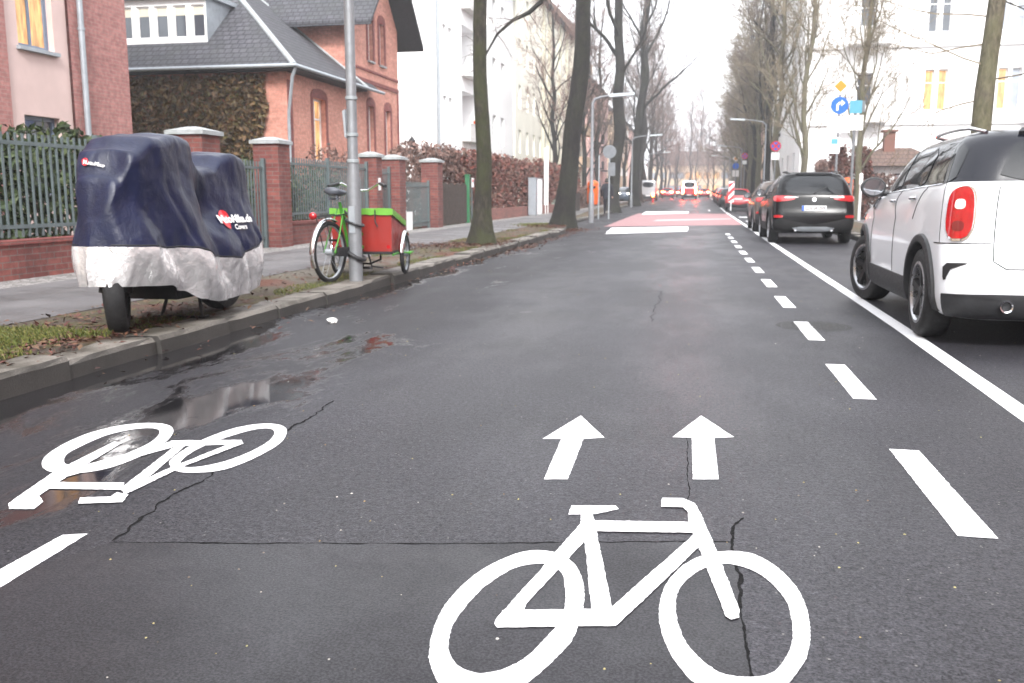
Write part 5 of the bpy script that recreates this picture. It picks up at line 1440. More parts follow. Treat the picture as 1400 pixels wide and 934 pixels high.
# right side
trR, _ = tree('street_tree', 'smooth olive grey trunk rising behind the white parked car', 4.70, 17.1, 'bark_grey', 'twig_olive', group=RT, seed=41, H=12, r0=.175, first=6.5, kink=.1, flare=1.4, limbs=8, depth=3, kids=4, lean=(0, 0))
a, b = MB(), MB(); rn = random.Random(9)
for (z, az, L) in ((2.6, 2.9, 2.2), (3.1, 3.4, 2.6), (3.5, 2.6, 2.0), (3.9, 3.0, 2.4), (4.2, .3, 1.6), (2.9, .1, 1.4)):
    limb(a, b, Vector((0.02 * z, 0, z)), Vector((math.cos(az), math.sin(az) * .6, .1)).normalized(), L, .017, 2, rn, -.01, 6, .42, .004)
obj('thin_side_branch', b.mesh('thin_side_branch'), M['twig_olive'], trR)
for i, (x, y, k, sc, rot, bk, lb) in enumerate((
    (6.6, 41.5, 1, (.62, .62, .78), .4, 'bark_grey', 'slender young tree with forked top left of the yellow diamond sign'),
    (5.6, 52, 1, (.8, .8, .9), 2.1, 'bark_grey', 'slim bare tree behind the black parked car'),
    (5.0, 63, 0, .92, 3.3, 'bark_grey', 'bare tree with olive trunk right of the no stopping sign'))):
    far(lb, x, y, k, sc, bk, 'twig_olive', RT, rot)
for i, (x, y, k, sc, rot) in enumerate(((5.0, 72, 2, .92, .2), (4.9, 80, 1, 1.05, 1.3), (5.0, 88, 0, 1.0, 2.2), (5.2, 97, 1, 1.1, 3.1), (5.2, 106, 2, .95, 4.4), (5.4, 116, 1, 1.1, 5.0), (5.6, 126, 0, 1.0, .9), (5.8, 138, 1, 1.15, 1.9), (6., 152, 2, 1.0, 2.7), (6.4, 168, 1, 1.2, 3.6), (6.8, 186, 0, 1.1, 4.6), (7, 206, 1, 1.2, 5.5), (10, 84, 0, .9, 1.), (10.5, 112, 1, 1.05, 2.))):
    far('bare tree in the dense dark row along the far right pavement', x, y, k, sc, 'bark_grey' if i % 2 else 'bark_dark', 'twig_olive' if i % 3 else 'twig', 'far bare trees on the right side', rot)
for i, (x, y, k, sc, rot) in enumerate(((-5.5, 228, 1, 1.0, .3), (-2.2, 250, 0, 1.3, 1.7), (2.6, 246, 1, 1.05, 2.9), (6.4, 240, 2, 1.1, 4.), (0.6, 270, 2, 1.4, 5.), (-8, 262, 0, 1.3, 1.), (9, 260, 1, 1.4, 2.4), (-4.4, 205, 1, .8, 2.), (3.4, 215, 1, .75, 4.4), (-.6, 236, 1, .9, 1.1))):
    far('hazy bare tree closing the view at the end of the street', x, y, k, sc, 'bark_dark', 'twig_red', 'bare trees at the end of the street', rot)
# young garden tree in front of the white building
tree('young_tree', 'thin bare young tree in the garden in front of the white apartment building', -8.9, 30.5, 'bark_dark', 'twig_red', seed=51, H=2.6, r0=.03, first=1.0, kink=.1, limbs=10, depth=1, kids=4, minr=.005, flare=1.1, sides=6, g=0., up=.25)

# ------------------------------------------------------------------ leafy plants: hedge, bushes, ivy
def leaf_mat(name, cols):
    m = NT(name); g = m.n('ShaderNodeNewGeometry')
    stops = [(i / (len(cols) - 1), c) for i, c in enumerate(cols)]
    c = m.ramp(g.outputs['Random Per Island'], stops)
    m.set(color=c, rough=.65); return m.mat
M['leaf_russet'] = leaf_mat('russet_beech_leaves', [(.03, .012, .01), (.11, .035, .026), (.17, .06, .045), (.07, .045, .03), (.24, .12, .09), (.2, .05, .035), (.12, .085, .06)])
M['leaf_bush'] = leaf_mat('brown_twiggy_bush', [(.04, .025, .02), (.13, .07, .055), (.2, .12, .1), (.24, .15, .12)])
M['leaf_ivy'] = leaf_mat('brown_green_ivy', [(.04, .026, .012), (.10, .06, .022), (.14, .075, .028), (.075, .07, .015), (.18, .10, .04)])
M['leaf_green'] = leaf_mat('dark_green_leaves', [(.012, .022, .008), (.03, .05, .015), (.05, .075, .025), (.08, .10, .04)])
M['leaf_sage'] = leaf_mat('grey_green_leaves', [(.10, .13, .10), (.2, .24, .2), (.3, .33, .29)])
M['grass'] = leaf_mat('grass_blades', [(.03, .042, .007), (.07, .09, .014), (.12, .13, .025), (.17, .15, .05)])
M['fallen'] = leaf_mat('fallen_leaves', [(.03, .009, .007), (.07, .02, .014), (.11, .034, .022), (.13, .07, .035), (.05, .028, .018)])
def leaves(mb, pts, size, rn, flat=0.):
    for p in pts:
        s = size * rn.uniform(.4, 1.5)
        a = Vector((rn.gauss(0, 1), rn.gauss(0, 1), rn.gauss(0, 1) * (1 - flat))).normalized(); b = a.cross(Vector((rn.gauss(0, 1), rn.gauss(0, 1), rn.gauss(0, 1)))).normalized()
        if flat: b = Vector((-a.y, a.x, rn.uniform(-.3, .3))).normalized()
        p = Vector(p); c = a.cross(b) * s * .18
        mb.quad(p - a * s, p - b * s * .55 + c, p + a * s, p + b * s * .55 + c)
def hedge(name, label, x0, x1, y0, y1, z0, z1, n, size, mat, seed, twigs=True, cat='hedge', twmat='twig_red'):
    rn = random.Random(seed); t = thing(name, label, cat, ((x0 + x1) / 2, y0, z0)); cx = (x0 + x1) / 2
    pts = []
    while len(pts) < n:
        y = rn.uniform(y0, y1); u = rn.uniform(-1, 1); w = rn.random() ** .7
        top = z1 - z0 + .35 * noise.noise((y * .55, seed, 0)) + .15 * noise.noise((y * 2.1, seed, 4.)) - .25 * abs(u) ** 3
        z = top * w; half = (x1 - x0) / 2 * (1 + .25 * noise.noise((y * .8, z * .9, seed)))
        x = half * (1 if u > 0 else -1) * abs(u) ** .45
        if noise.noise((y * 1.4, z * 1.6, x * 2 + seed)) < -.28: continue
        pts.append((x, y - y0, z))
    mb = MB(); leaves(mb, pts, size, rn); mb.build('foliage', M[mat], t)
    if twigs:
        tw = MB()
        for k in range(int((y1 - y0) * 9)):
            y = rn.uniform(0, y1 - y0); x = rn.uniform(-.6, .6) * (x1 - x0) / 2; h = (z1 - z0) * rn.uniform(.75, 1.14)
            tw.tube([(x, y, 0), (x + rn.uniform(-.15, .15), y + rn.uniform(-.2, .2), h * .55), (x + rn.uniform(-.3, .3), y + rn.uniform(-.35, .35), h)], [.015, .01, .004], 3, cap=False)
        tw.build('stems', M[twmat], t)
    return t
hedge('hedge', 'tall russet beech hedge behind the mossy trunk and low brick wall', -9.3, -8.15, 32.3, 46.5, 0, 2.75, 11000, .085, 'leaf_russet', 3)
hedge('hedge', 'russet hedge between the white posts and the leaning black trunk', -9.5, -8.3, 49.5, 66, 0, 2.95, 8000, .11, 'leaf_russet', 5)
hedge('hedge', 'round brown bush above the dark wooden gate, left of the mossy trunk', -9.9, -8.5, 28.0, 33.5, 0, 2.75, 6500, .07, 'leaf_bush', 7)
hedge('hedge', 'low dark shrubs under the bare trees far along the left pavement', -9.4, -8.2, 68, 120, 0, 1.7, 7000, .14, 'leaf_bush', 9)
hedge('shrub', 'grey green low bush at the foot of the russet hedge', -8.05, -7.35, 51.5, 54.2, K, .95, 1600, .07, 'leaf_sage', 11, False, 'shrub')
hedge('shrub', 'dark green shrub behind the far left bar fence, below the lower house window', -10.3, -8.6, 7.5, 13.4, 0, 1.95, 8000, .075, 'leaf_green', 13, True, 'shrub', 'twig')
hedge('shrub', 'low green shrub behind the bar fence, in front of the villa window', -9.7, -8.6, 16.8, 21.5, 0, 1.75, 4500, .055, 'leaf_green', 15, True, 'shrub', 'twig')
hedge('shrub', 'brown shrub growing against the villa wall beside the lit window', -12.2, -11.4, 27.6, 31.5, 0, 2.5, 2200, .06, 'leaf_bush', 16, True, 'shrub')
hedge('shrub', 'reddish brown shrubbery behind the sign posts on the right corner', 6.6, 9.2, 55.0, 57.4, 0, 3.0, 6000, .10, 'leaf_bush', 17, True, 'shrub')
hedge('shrub', 'tall reddish brown bush between the sign post and the white kiosk', 5.9, 7.6, 43.5, 46.0, 0, 3.3, 4500, .085, 'leaf_russet', 29, True, 'shrub')
hedge('shrub', 'dark brown shrubs beside the white kiosk', 7.4, 13.5, 44.6, 46.4, 0, 2.0, 4500, .08, 'leaf_bush', 19, True, 'shrub')
hedge('shrub', 'brown undergrowth beneath the dense far trees on the right', 6.0, 8.0, 66, 135, 0, 2.6, 9000, .16, 'leaf_bush', 23, True, 'shrub')
# ivy on the villa's south wall
iv = thing('ivy', 'brown and green ivy covering the shaded end wall of the brick villa', 'climbing plant', (-15.5, 27.0, 0)); rn = random.Random(77); pts = []
while len(pts) < 19000:
    x = rn.uniform(-4.5, 2.95); z = rn.uniform(0, 4.75)
    lim = 2.3 + .35 * noise.noise((z * .9, 3., 0)) + .3 * max(0, 1 - z / 2.2)
    if x > lim: continue
    if noise.noise((x * 1.1, z * 1.1, 5.)) < -.9: continue
    pts.append((x, -.03 - abs(rn.gauss(0, .07)), z))
mb = MB(); leaves(mb, pts, .085, rn); mb.build('foliage', M['leaf_ivy'], iv)
# grass and fallen leaves
def scatter_ok(x, y): return kerb_x(y) - .3 > x
rn = random.Random(6); mb = MB()
def blade(x, y, z, h):
    a = rn.uniform(0, 2 * PI); w = .003 + .002 * rn.random(); dx = math.cos(a) * h * rn.uniform(.1, .9); dy = math.sin(a) * h * rn.uniform(.1, .9); sx_, sy_ = -math.sin(a) * w, math.cos(a) * w
    mb.add([(x - sx_, y - sy_, z), (x + sx_, y + sy_, z), (x + dx * .5, y + dy * .5, z + h * .75), (x + dx, y + dy, z + h * .95)], [(0, 1, 2), (1, 3, 2)])
k = 0
while k < 19000:
    y = rn.uniform(3.2, 6.2); x = rn.uniform(-5.15, kerb_x(y) - .3)
    f = noise.noise((x * 1.7, y * 1.7, 1.)) + .6 * smoothstep(5.6, 4.4, y) + .5 * smoothstep(-4.0, -4.6, x) - .5 * smoothstep(5.4, 6.2, y)
    if f < .42 + rn.uniform(-.15, .3): continue
    blade(x, y, K + .005, rn.uniform(.02, .06)); k += 1
k = 0
while k < 7000:
    y = rn.uniform(6, 26); x = rn.uniform(-5.1, kerb_x(y) - .29)
    e = noise.noise((x * 1.1, y * .7, 21.)) + .5 * smoothstep(.55, .0, kerb_x(y) - .3 - x) 
    if y > 16.6: e += .35 * math.exp(-((y - 19.5) / 1.6) ** 2)
    if e < .46: continue
    blade(x, y, K + .0, rn.uniform(.015, .04)); k += 1
k = 0
while k < 2500:
    y = 29.2 + rn.gauss(0, .5); x = -4.95 + rn.gauss(0, .3)
    blade(x, y, K, rn.uniform(.03, .08)); k += 1
tag(mb.build('grass', M['grass']), 'short green grass growing on the verge', 'grass', kind='stuff')
mb = MB(); pts = []
def heap(n, cx, cy, sx_, sy_, z=.02):
    for _ in range(n):
        x, y = cx + rn.gauss(0, sx_), cy + rn.gauss(0, sy_)
        zz = gz(y) + (K + .012 if x < kerb_x(y) + .0 else .012)
        pts.append((x, y, zz + rn.random() * z))
heap(1500, -4.2, 18.1, .35, .9); heap(900, -5.0, 16.9, .5, .5); heap(1500, -4.2, 27.6, .5, .6, .06); heap(350, -4.2, 6.3, .25, .9); heap(600, -4.2, 5.2, .22, .7); heap(250, -4.6, 6.6, .4, 1.)
heap(200, -3.55, 15.5, .05, 2.2); heap(350, -3.45, 19.5, .12, 1.6); heap(250, -3.5, 24, .12, 1.4); heap(260, -3.62, 28.0, .2, 1.0); heap(30, -3.4, 9, .1, 2.)
for _ in range(900): y = rn.uniform(4, 26); pts.append((rn.uniform(-5.1, kerb_x(y) - .3), y, K + .02))
leaves(mb, pts, .026, rn, flat=.75)
tag(mb.build('fallen_leaves', M['fallen']), 'dark red brown fallen leaves lying round the trunks and along the kerb', 'leaves', kind='stuff')

M['grit'] = leaf_mat('grit_and_leaf_crumbs', [(.45, .43, .4), (.3, .28, .25), (.08, .05, .03), (.4, .36, .16), (.2, .12, .06)])
rn = random.Random(99); mb = MB()
for _ in range(420):
    y = 1.5 + rn.random() ** 1.7 * 14; x = rn.uniform(max(-3.6, -.75 * y), min(3.6, .62 * y)); r_ = rn.uniform(.0018, .0042) * (1 + y * .09)
    p0 = [(x + r_ * math.cos(a) * rn.uniform(.6, 1.2), y + r_ * 1.3 * math.sin(a) * rn.uniform(.6, 1.2), .0006) for a in (0, 1.3, 2.5, 3.8, 5.1)]
    mb.add(p0 + [(x, y, .0006 + r_ * .7)], [(0, 1, 5), (1, 2, 5), (2, 3, 5), (3, 4, 5), (4, 0, 5)])
tag(mb.build('road_grit', M['grit']), 'tiny pale grit and leaf crumbs scattered over the asphalt', 'grit', kind='stuff')
# ------------------------------------------------------------------ cars
# level: (z_rear, z_front, y_rear, y_front, half_width, r_rear, r_front) with y=0 at the rear axle
SPEC = {}
SPEC['mini'] = dict(wb=2.595, tw=.79, wr=.345, ww=.21, levels=[
    (.20, .20, -.52, 3.10, .74, .30, .45), (.24, .22, -.66, 3.26, .84, .30, .50), (.34, .32, -.73, 3.33, .885, .30, .55), (.46, .46, -.75, 3.36, .895, .30, .58),
    (.60, .60, -.74, 3.36, .90, .30, .58), (.76, .75, -.70, 3.33, .897, .30, .58), (.92, .86, -.675, 3.26, .89, .30, .58), (1.05, .94, -.655, 3.10, .88, .30, .55),
    (1.14, 1.02, -.64, 2.75, .868, .30, .5), (1.175, 1.075, -.63, 2.36, .855, .30, .42), (1.21, 1.125, -.615, 2.18, .838, .30, .40), (1.29, 1.23, -.58, 1.98, .81, .30, .38),
    (1.385, 1.35, -.535, 1.76, .772, .30, .36), (1.47, 1.445, -.485, 1.54, .73, .29, .34), (1.525, 1.505, -.43, 1.34, .675, .28, .32), (1.56, 1.545, -.33, 1.12, .58, .25, .28), (1.58, 1.572, -.1, .85, .42, .2, .2), (1.585, 1.58, .15, .6, .2, .1, .1)],
    belt=9.25, roof=13.3)
SPEC['suv'] = dict(wb=2.67, tw=.79, wr=.35, ww=.22, levels=[
    (.24, .22, -.60, 3.28, .74, .28, .45), (.28, .25, -.78, 3.44, .84, .26, .5), (.36, .34, -.85, 3.52, .89, .24, .55), (.50, .48, -.87, 3.56, .905, .22, .58),
    (.66, .62, -.86, 3.57, .91, .22, .58), (.80, .76, -.82, 3.55, .91, .22, .58), (.94, .88, -.79, 3.48, .90, .24, .58), (1.03, .95, -.77, 3.30, .885, .26, .55),
    (1.08, 1.01, -.755, 2.85, .865, .27, .5), (1.11, 1.05, -.74, 2.45, .85, .27, .42), (1.17, 1.13, -.71, 2.24, .83, .27, .40), (1.29, 1.25, -.64, 2.0, .79, .26, .38),
    (1.41, 1.37, -.55, 1.72, .73, .25, .36), (1.49, 1.46, -.47, 1.48, .675, .24, .34), (1.545, 1.53, -.43, 1.28, .615, .22, .30), (1.58, 1.575, -.34, 1.02, .51, .2, .28), (1.60, 1.60, -.1, .8, .42, .2, .2), (1.605, 1.605, .2, .6, .2, .1, .1)],
    belt=9.25, roof=13.4)
def scaled(base, sz, sw, dy_r=0., dy_f=0., wb=None):
    s = dict(SPEC[base]); r0 = 2.6
    s['levels'] = [(a * sz, b * sz, c + dy_r, d + dy_f, w * sw, e, f) for a, b, c, d, w, e, f in s['levels']]
    s['wb'] = wb or s['wb'] + dy_f; s['wr'] = .32; s['ww'] = .19; s['tw'] = s['tw'] * sw
    return s
SPEC['hatch'] = scaled('suv', .925, .96, 0., -.25)
SPEC['estate'] = scaled('suv', .94, .97, -.05, .0)
SPEC['van'] = dict(wb=3.0, tw=.83, wr=.33, ww=.2, levels=[
    (.22, .22, -.8, 3.5, .80, .2, .4), (.27, .25, -.98, 3.7, .9, .16, .5), (.45, .42, -1.02, 3.8, .95, .14, .5), (.7, .65, -1.02, 3.85, .97, .12, .5), (.95, .9, -1.0, 3.8, .97, .12, .5),
    (1.1, 1.05, -.99, 3.5, .965, .12, .5), (1.2, 1.15, -.98, 3.2, .96, .12, .45), (1.4, 1.38, -.97, 3.0, .95, .12, .4), (1.85, 1.82, -.94, 2.6, .91, .12, .35), (2.1, 2.08, -.91, 2.3, .87, .12, .3), (2.25, 2.24, -.86, 2.1, .82, .12, .3), (2.32, 2.32, -.7, 1.9, .7, .1, .2), (2.34, 2.34, -.3, 1.5, .4, .1, .2)], belt=6.5, roof=9.3)

class Shell:
    def __init__(s, spec):
        s.L = spec['levels']; s.n = len(s.L)
    def lev(s, v):
        v = min(max(v, 0), s.n - 1.0001); i = int(v); f = v - i
        P = [s.L[min(max(i + k, 0), s.n - 1)] for k in (-1, 0, 1, 2)]
        out = []
        for a, b, c, d in zip(*P):
            m1 = (c - a) / 2; m2 = (d - b) / 2
            if (b - a) * (c - b) <= 0: m1 = 0
            if (c - b) * (d - c) <= 0: m2 = 0
            out.append((2 * f ** 3 - 3 * f ** 2 + 1) * b + (f ** 3 - 2 * f ** 2 + f) * m1 + (-2 * f ** 3 + 3 * f ** 2) * c + (f ** 3 - f ** 2) * m2)
        return out
    def pt(s, u, v, side=1):
        zr, zf, yr, yf, w, rr, rf = s.lev(v)
        rr = min(rr, w * .9); rf = min(rf, w * .9, (yf - yr) * .3)
        bow = .05; u = min(max(abs(u), 0), 1)
        ky = (yf - yr)
        if u < .2:
            x = (w - rr) * u / .2; y = yr + bow * (x / w) ** 2
        elif u < .35:
            a = (u - .2) / .15 * PI / 2; x = w - rr + rr * math.sin(a); y0 = yr + bow * ((w - rr) / w) ** 2; y = y0 + rr * .8 * (1 - math.cos(a))
        elif u < .75:
            y0 = yr + bow * ((w - rr) / w) ** 2 + rr * .8; y1 = yf - .10 - rf; y = y0 + (y1 - y0) * (u - .35) / .4; x = w
        elif u < .9:
            a = (u - .75) / .15 * PI / 2; x = w - rf + rf * math.cos(a); y = yf - .10 - rf + rf * math.sin(a)
        else:
            x = (w - rf) * (1 - u) / .1; y = yf - .10 * (x / max(.01, w - rf)) ** 2
        t = min(1, max(0, (y - yr) / ky)); mid = (2 * t - 1)
        x *= 1 - .045 * abs(mid) ** 3
        return Vector((x * side, y, zr + (zf - zr) * t))
    def u_of_y(s, y, v):
        zr, zf, yr, yf, w, rr, rf = s.lev(v); rr = min(rr, w * .9); rf = min(rf, w * .9, (yf - yr) * .3)
        y0 = yr + .05 * ((w - rr) / w) ** 2 + rr * .8; y1 = yf - .10 - rf
        if y < y0:
            c = 1 - max(0, (y - (y0 - rr * .8))) / (rr * .8); return .2 + .15 * math.acos(max(-1, min(1, c))) / (PI / 2)
        if y > y1:
            return .75 + .15 * math.asin(min(1, (y - y1) / rf)) / (PI / 2)
        return .35 + .4 * (y - y0) / (y1 - y0)
    def u_of_x(s, x, v):
        w, rr = s.lev(v)[4:6]; rr = min(rr, w * .9)
        if x < w - rr: return .2 * x / (w - rr)
        return .2 + .15 * math.asin(min(1, (x - w + rr) / rr)) / (PI / 2)
    def v_of_z(s, z, u):
        lo, hi = 0, s.n - 1.001
        for _ in range(30):
            m = (lo + hi) / 2
            if s.pt(u, m).z < z: lo = m
            else: hi = m
        return lo
    def normal(s, u, v, side=1):
        e = .01
        a = s.pt(min(1, u + e), v, side) - s.pt(max(0, u - e), v, side); b = s.pt(u, v + e * 4, side) - s.pt(u, v - e * 4, side)
        nn = a.cross(b) * side
        if nn.length < 1e-9: return Vector((0, 0, 1))
        nn.normalize()
        c = s.pt(u, v, side) - Vector((0, 1.2, .6)); 
        return nn if nn.dot(c) > 0 else -nn

def chaikin(poly, k=2, f=.22):
    for _ in range(k):
        out = []
        for i in range(len(poly)):
            a, b = poly[i], poly[(i + 1) % len(poly)]
            out.append((a[0] + (b[0] - a[0]) * f, a[1] + (b[1] - a[1]) * f)); out.append((a[0] + (b[0] - a[0]) * (1 - f), a[1] + (b[1] - a[1]) * (1 - f)))
        poly = out
    return poly
def patch(sh, poly, side=1, off=.005, rings=5, rnd=2, thick=0., dens=True, cross=False):
    """a panel lying on the body: poly in (u,v); cross=True lets negative u run over to the other side"""
    if dens:
        P = []
        for i in range(len(poly)):
            a, b = poly[i], poly[(i + 1) % len(poly)]
            for k in range(4): P.append((a[0] + (b[0] - a[0]) * k / 4, a[1] + (b[1] - a[1]) * k / 4))
        base = chaikin(poly, rnd) if rnd else P
    P = []
    for i in range(len(base)):
        a, b = base[i], base[(i + 1) % len(base)]; n_ = 3 if rnd else 2
        for k in range(n_): P.append((a[0] + (b[0] - a[0]) * k / n_, a[1] + (b[1] - a[1]) * k / n_))
    c = (sum(p[0] for p in P) / len(P), sum(p[1] for p in P) / len(P))
    mb = MB(); n = len(P)
    def pos(u, v, o):
        sd = side if u >= 0 or not cross else -side
        return sh.pt(abs(u), v, sd) + sh.normal(abs(u), v, sd) * o
    vs = [pos(c[0], c[1], off)]
    for r_ in range(1, rings + 1):
        f = r_ / rings
        for p in P: vs.append(pos(c[0] + (p[0] - c[0]) * f, c[1] + (p[1] - c[1]) * f, off))
    for p in P: vs.append(pos(p[0], p[1], -.012))
    fs = [(0, 1 + k, 1 + (k + 1) % n) for k in range(n)] + [(1 + (r_ - 1) * n + k, 1 + r_ * n + k, 1 + r_ * n + (k + 1) % n, 1 + (r_ - 1) * n + (k + 1) % n) for r_ in range(1, rings + 1) for k in range(n)]
    mb.add(vs, fs); return mb
def seam(mb, sh, pts, side, r=.0045, n=10):
    path = []
    for (a, b) in zip(pts[:-1], pts[1:]):
        for k in range(n): path.append(sh.pt(a[0] + (b[0] - a[0]) * k / n, a[1] + (b[1] - a[1]) * k / n, side))
    path.append(sh.pt(pts[-1][0], pts[-1][1], side)); mb.tube(path, r, 5, cap=False)

def car_wheel(parent, loc, r, w, side, style='star', steer=0., hi=True):
    e = empty('wheel', parent, loc, steer)
    s = 28 if not hi else 48
    t = MB(); pr = [(r * .69, -w * .48), (r * .8, -w * .5), (r * .95, -w * .46), (r * .99, -w * .36), (r, -w * .2), (r, w * .2), (r * .99, w * .36), (r * .95, w * .46), (r * .8, w * .5), (r * .69, w * .48)]
    t.lathe(pr, axis='x', sides=s, closed=True); t.build('tyre', M['rubber'], e, 50)
    rim = MB(); o = side * w
    rim.lathe([(r * .64, o * .50), (r * .70, o * .485), (r * .72, o * .40), (r * .66, o * .3), (r * .64, -o * .3), (r * .60, -o * .3), (r * .60, o * .42)], axis='x', sides=s, closed=True, mi=1 if style == 'star' else 0)
    rim.disc((o * .05, 0, 0), (side, 0, 0), r * .62, 28, mi=2)
    k = 5 if style == 'star' else 10
    for i in range(k):
        a = 2 * PI * i / k + .3; wd = r * (.075 if style == 'star' else .05)
        c, q = math.cos(a), math.sin(a)
        def P(rad, tt, xo): return (xo, rad * c - tt * q, rad * q + tt * c)
        rim.hexa([P(r * .1, -wd * 1.1, o * .22), P(r * .65, -wd * 1.5, o * .28), P(r * .65, wd * 1.5, o * .28), P(r * .1, wd * 1.1, o * .22),
                  P(r * .1, -wd * .9, o * .36), P(r * .65, -wd * 1.15, o * .46), P(r * .65, wd * 1.15, o * .46), P(r * .1, wd * .9, o * .36)])
    rim.lathe([(0, o * .40), (r * .13, o * .39), (r * .17, o * .33), (r * .17, o * .1)], axis='x', sides=20)
    me = rim.mesh('rim', 35)
    for m_ in ((M['alloy_dark'], M['alloy'], M['void']) if style == 'star' else (M['alloy'], M['alloy'], M['void'])): me.materials.append(m_)
    obj('rim', me, [], e)
    return e

def make_car(spec, name, label, x, y, rot, color, group=None, cat='car', hi=True, plate=None, steer=0., style='silver', roof=None, clad='cladding', g=None, brake=False, cut=True, dark_top=False):
    S = SPEC[spec]; sh = Shell(S); N = S['levels'].__len__()
    root = thing(name, label, cat, (x, y, gz(y) if g is None else g), rot, group)
    nu, nv = (96, 78) if hi else (48, 40)
    us = [i / nu for i in range(nu + 1)]
    vs_ = [(N - 1.001) * j / nv for j in range(nv + 1)]
    mb = MB(); loop = [(u, 1) for u in us] + [(u, -1) for u in us[-2:0:-1]]
    m_ = len(loop)
    for v in vs_:
        for u, sd in loop: mb.v.append(tuple(sh.pt(u, v, sd)))
    bl, rf_ = S['belt'], S['roof']
    for j in range(nv):
        vm_ = (vs_[j] + vs_[j + 1]) / 2
        for k in range(m_):
            k2 = (k + 1) % m_
            mi = 0
            if dark_top and vm_ > bl + .35: mi = 1
            mb.f.append([j * m_ + k, j * m_ + k2, (j + 1) * m_ + k2, (j + 1) * m_ + k]); mb.m.append(mi)
    mb.f.append(list(range(m_ - 1, -1, -1))); mb.m.append(0); mb.f.append([nv * m_ + k for k in range(m_)]); mb.m.append(1 if dark_top else 0)
    me = mb.mesh('body', 38)
    body = obj('body', me, [M[color], M[roof] if roof else M[color], M['void']], root)
    wb, wr, ww, tw = S['wb'], S['wr'], S['ww'], S['tw']
    if cut:
        cm = MB()
        for yy in (0, wb):
            for sd in (1, -1):
                cm.tube([(sd * .48, yy, wr), (sd * 1.2, yy, wr)], wr + .055, 36)
        cme = cm.mesh('wells'); recalc(cme); co = obj('wells', cme, M['void'], root)
        md = body.modifiers.new('wells', 'BOOLEAN'); md.operation = 'DIFFERENCE'; md.object = co; md.solver = 'EXACT'; md.material_mode = 'TRANSFER'
        nme = evaluated(body); body.modifiers.clear(); body.data = nme
        bpy.data.objects.remove(co)
        if M['void'].name not in [q.name for q in nme.materials if q]: nme.materials.append(M['void'])
        set_smooth(nme, 38)
    for sd in (1, -1):
        car_wheel(root, (sd * tw, 0, wr), wr, ww, sd, style, 0, hi); car_wheel(root, (sd * tw, wb, wr), wr, ww, sd, style, steer, hi)
    # arches and sills
    for yy in (0, wb):
        for sd in (1, -1):
            ar = MB(); k = 26; a0, a1 = R(-12), R(192)
            vsx = []
            for i in range(k + 1):
                a = a0 + (a1 - a0) * i / k
                for rad, dx in ((wr + .045, -.05), (wr + .045, .022), (wr + .055, .03), (wr + .105, .022), (wr + .12, -.02)):
                    z = wr + rad * math.sin(a); yv = yy + rad * math.cos(a)
                    zc = max(.25, z); u = sh.u_of_y(yv, 3.); v = sh.v_of_z(zc, u); u = sh.u_of_y(yv, v); p = sh.pt(u, v, sd)
                    vsx.append((p.x + sd * dx, yv, max(z, .2)))
            ar.add(vsx, [(i * 5 + j, i * 5 + j + 1, (i + 1) * 5 + j + 1, (i + 1) * 5 + j) for i in range(k) for j in range(4)])
            ar.build('wheel_arch', M[clad], root, 50)
    for sd in (1, -1):
        ya, yb = wr + .10, wb - wr - .10
        zz = .40
        ua, ub = sh.u_of_y(ya, 2.5), sh.u_of_y(yb, 2.5)
        patch(sh, [(ua, 1.0), (ub, 1.0), (ub, 2.75), (ua, 2.75)], sd, .014, 4, 0).build('sill_trim', M[clad], root, 50)
    # lower rear and front bumper skirts
    patch(sh, [(-.315, .9), (.315, .9), (.315, 2.5), (.2, 2.6), (-.2, 2.6), (-.315, 2.5)] if spec == 'mini' else [(-.31, .9), (.31, .9), (.31, 3.3), (.22, 3.5), (.17, 2.6), (-.17, 2.6), (-.22, 3.5), (-.31, 3.3)], 1, .014, 8, 0, cross=True).build('rear_skirt', M[clad], root, 50)
    patch(sh, [(.79, .9), (.999, .9), (.999, 2.6), (.79, 2.6)], 1, .012, 5, 0).build('front_skirt', M[clad], root, 50)
    # glass
    bz = bl + .18; rz = rf_ - .12
    def sidewin(ya0, ya1, yb0, yb1, vb0=bz, vb1=bz, vr=rz):
        for sd in (1, -1):
            po = [(sh.u_of_y(ya0, vb0), vb0), (sh.u_of_y(yb0, vb1), vb1), (sh.u_of_y(yb1, vr), vr), (sh.u_of_y(ya1, vr), vr)]
            patch(sh, po, sd, .006, 5, 1).build('side_window', M['car_glass'], root, 40)
    wtop = sh.pt(.9, rz).y
    if spec == 'mini':
        sidewin(1.06, 1.0, 1.98, 1.32); sidewin(.22, .2, 1.0, .95); sidewin(-.46, -.36, .15, .14)
    elif spec == 'van': sidewin(1.9, 1.9, 2.75, 2.1)
    else: sidewin(1.08, 1.02, 2.05, 1.25); sidewin(.2, .15, 1.0, .95); sidewin(-.42, -.3, .1, .07)
    rg = {'mini': (.21, bl + .25, rf_ + .3), 'van': (.17, 7.3, 9.2)}.get(spec, (.24, bl - .2, rf_ + .1))
    patch(sh, [(-rg[0], rg[1]), (rg[0], rg[1]), (rg[0] * .93, rg[2]), (-rg[0] * .93, rg[2])], 1, .006, 7, 2 if spec != 'mini' else 1, cross=True).build('rear_window', M['car_glass'] if spec != 'van' or not brake else M['car_glass'], root, 40)
    vb = bl + .1
    for sd in (1, -1): patch(sh, [(.79, vb), (.999, vb), (.999, rf_ - .1), (.80, rf_ - .1)], sd, .005, 6, 0).build('windscreen', M['car_glass'], root, 40)
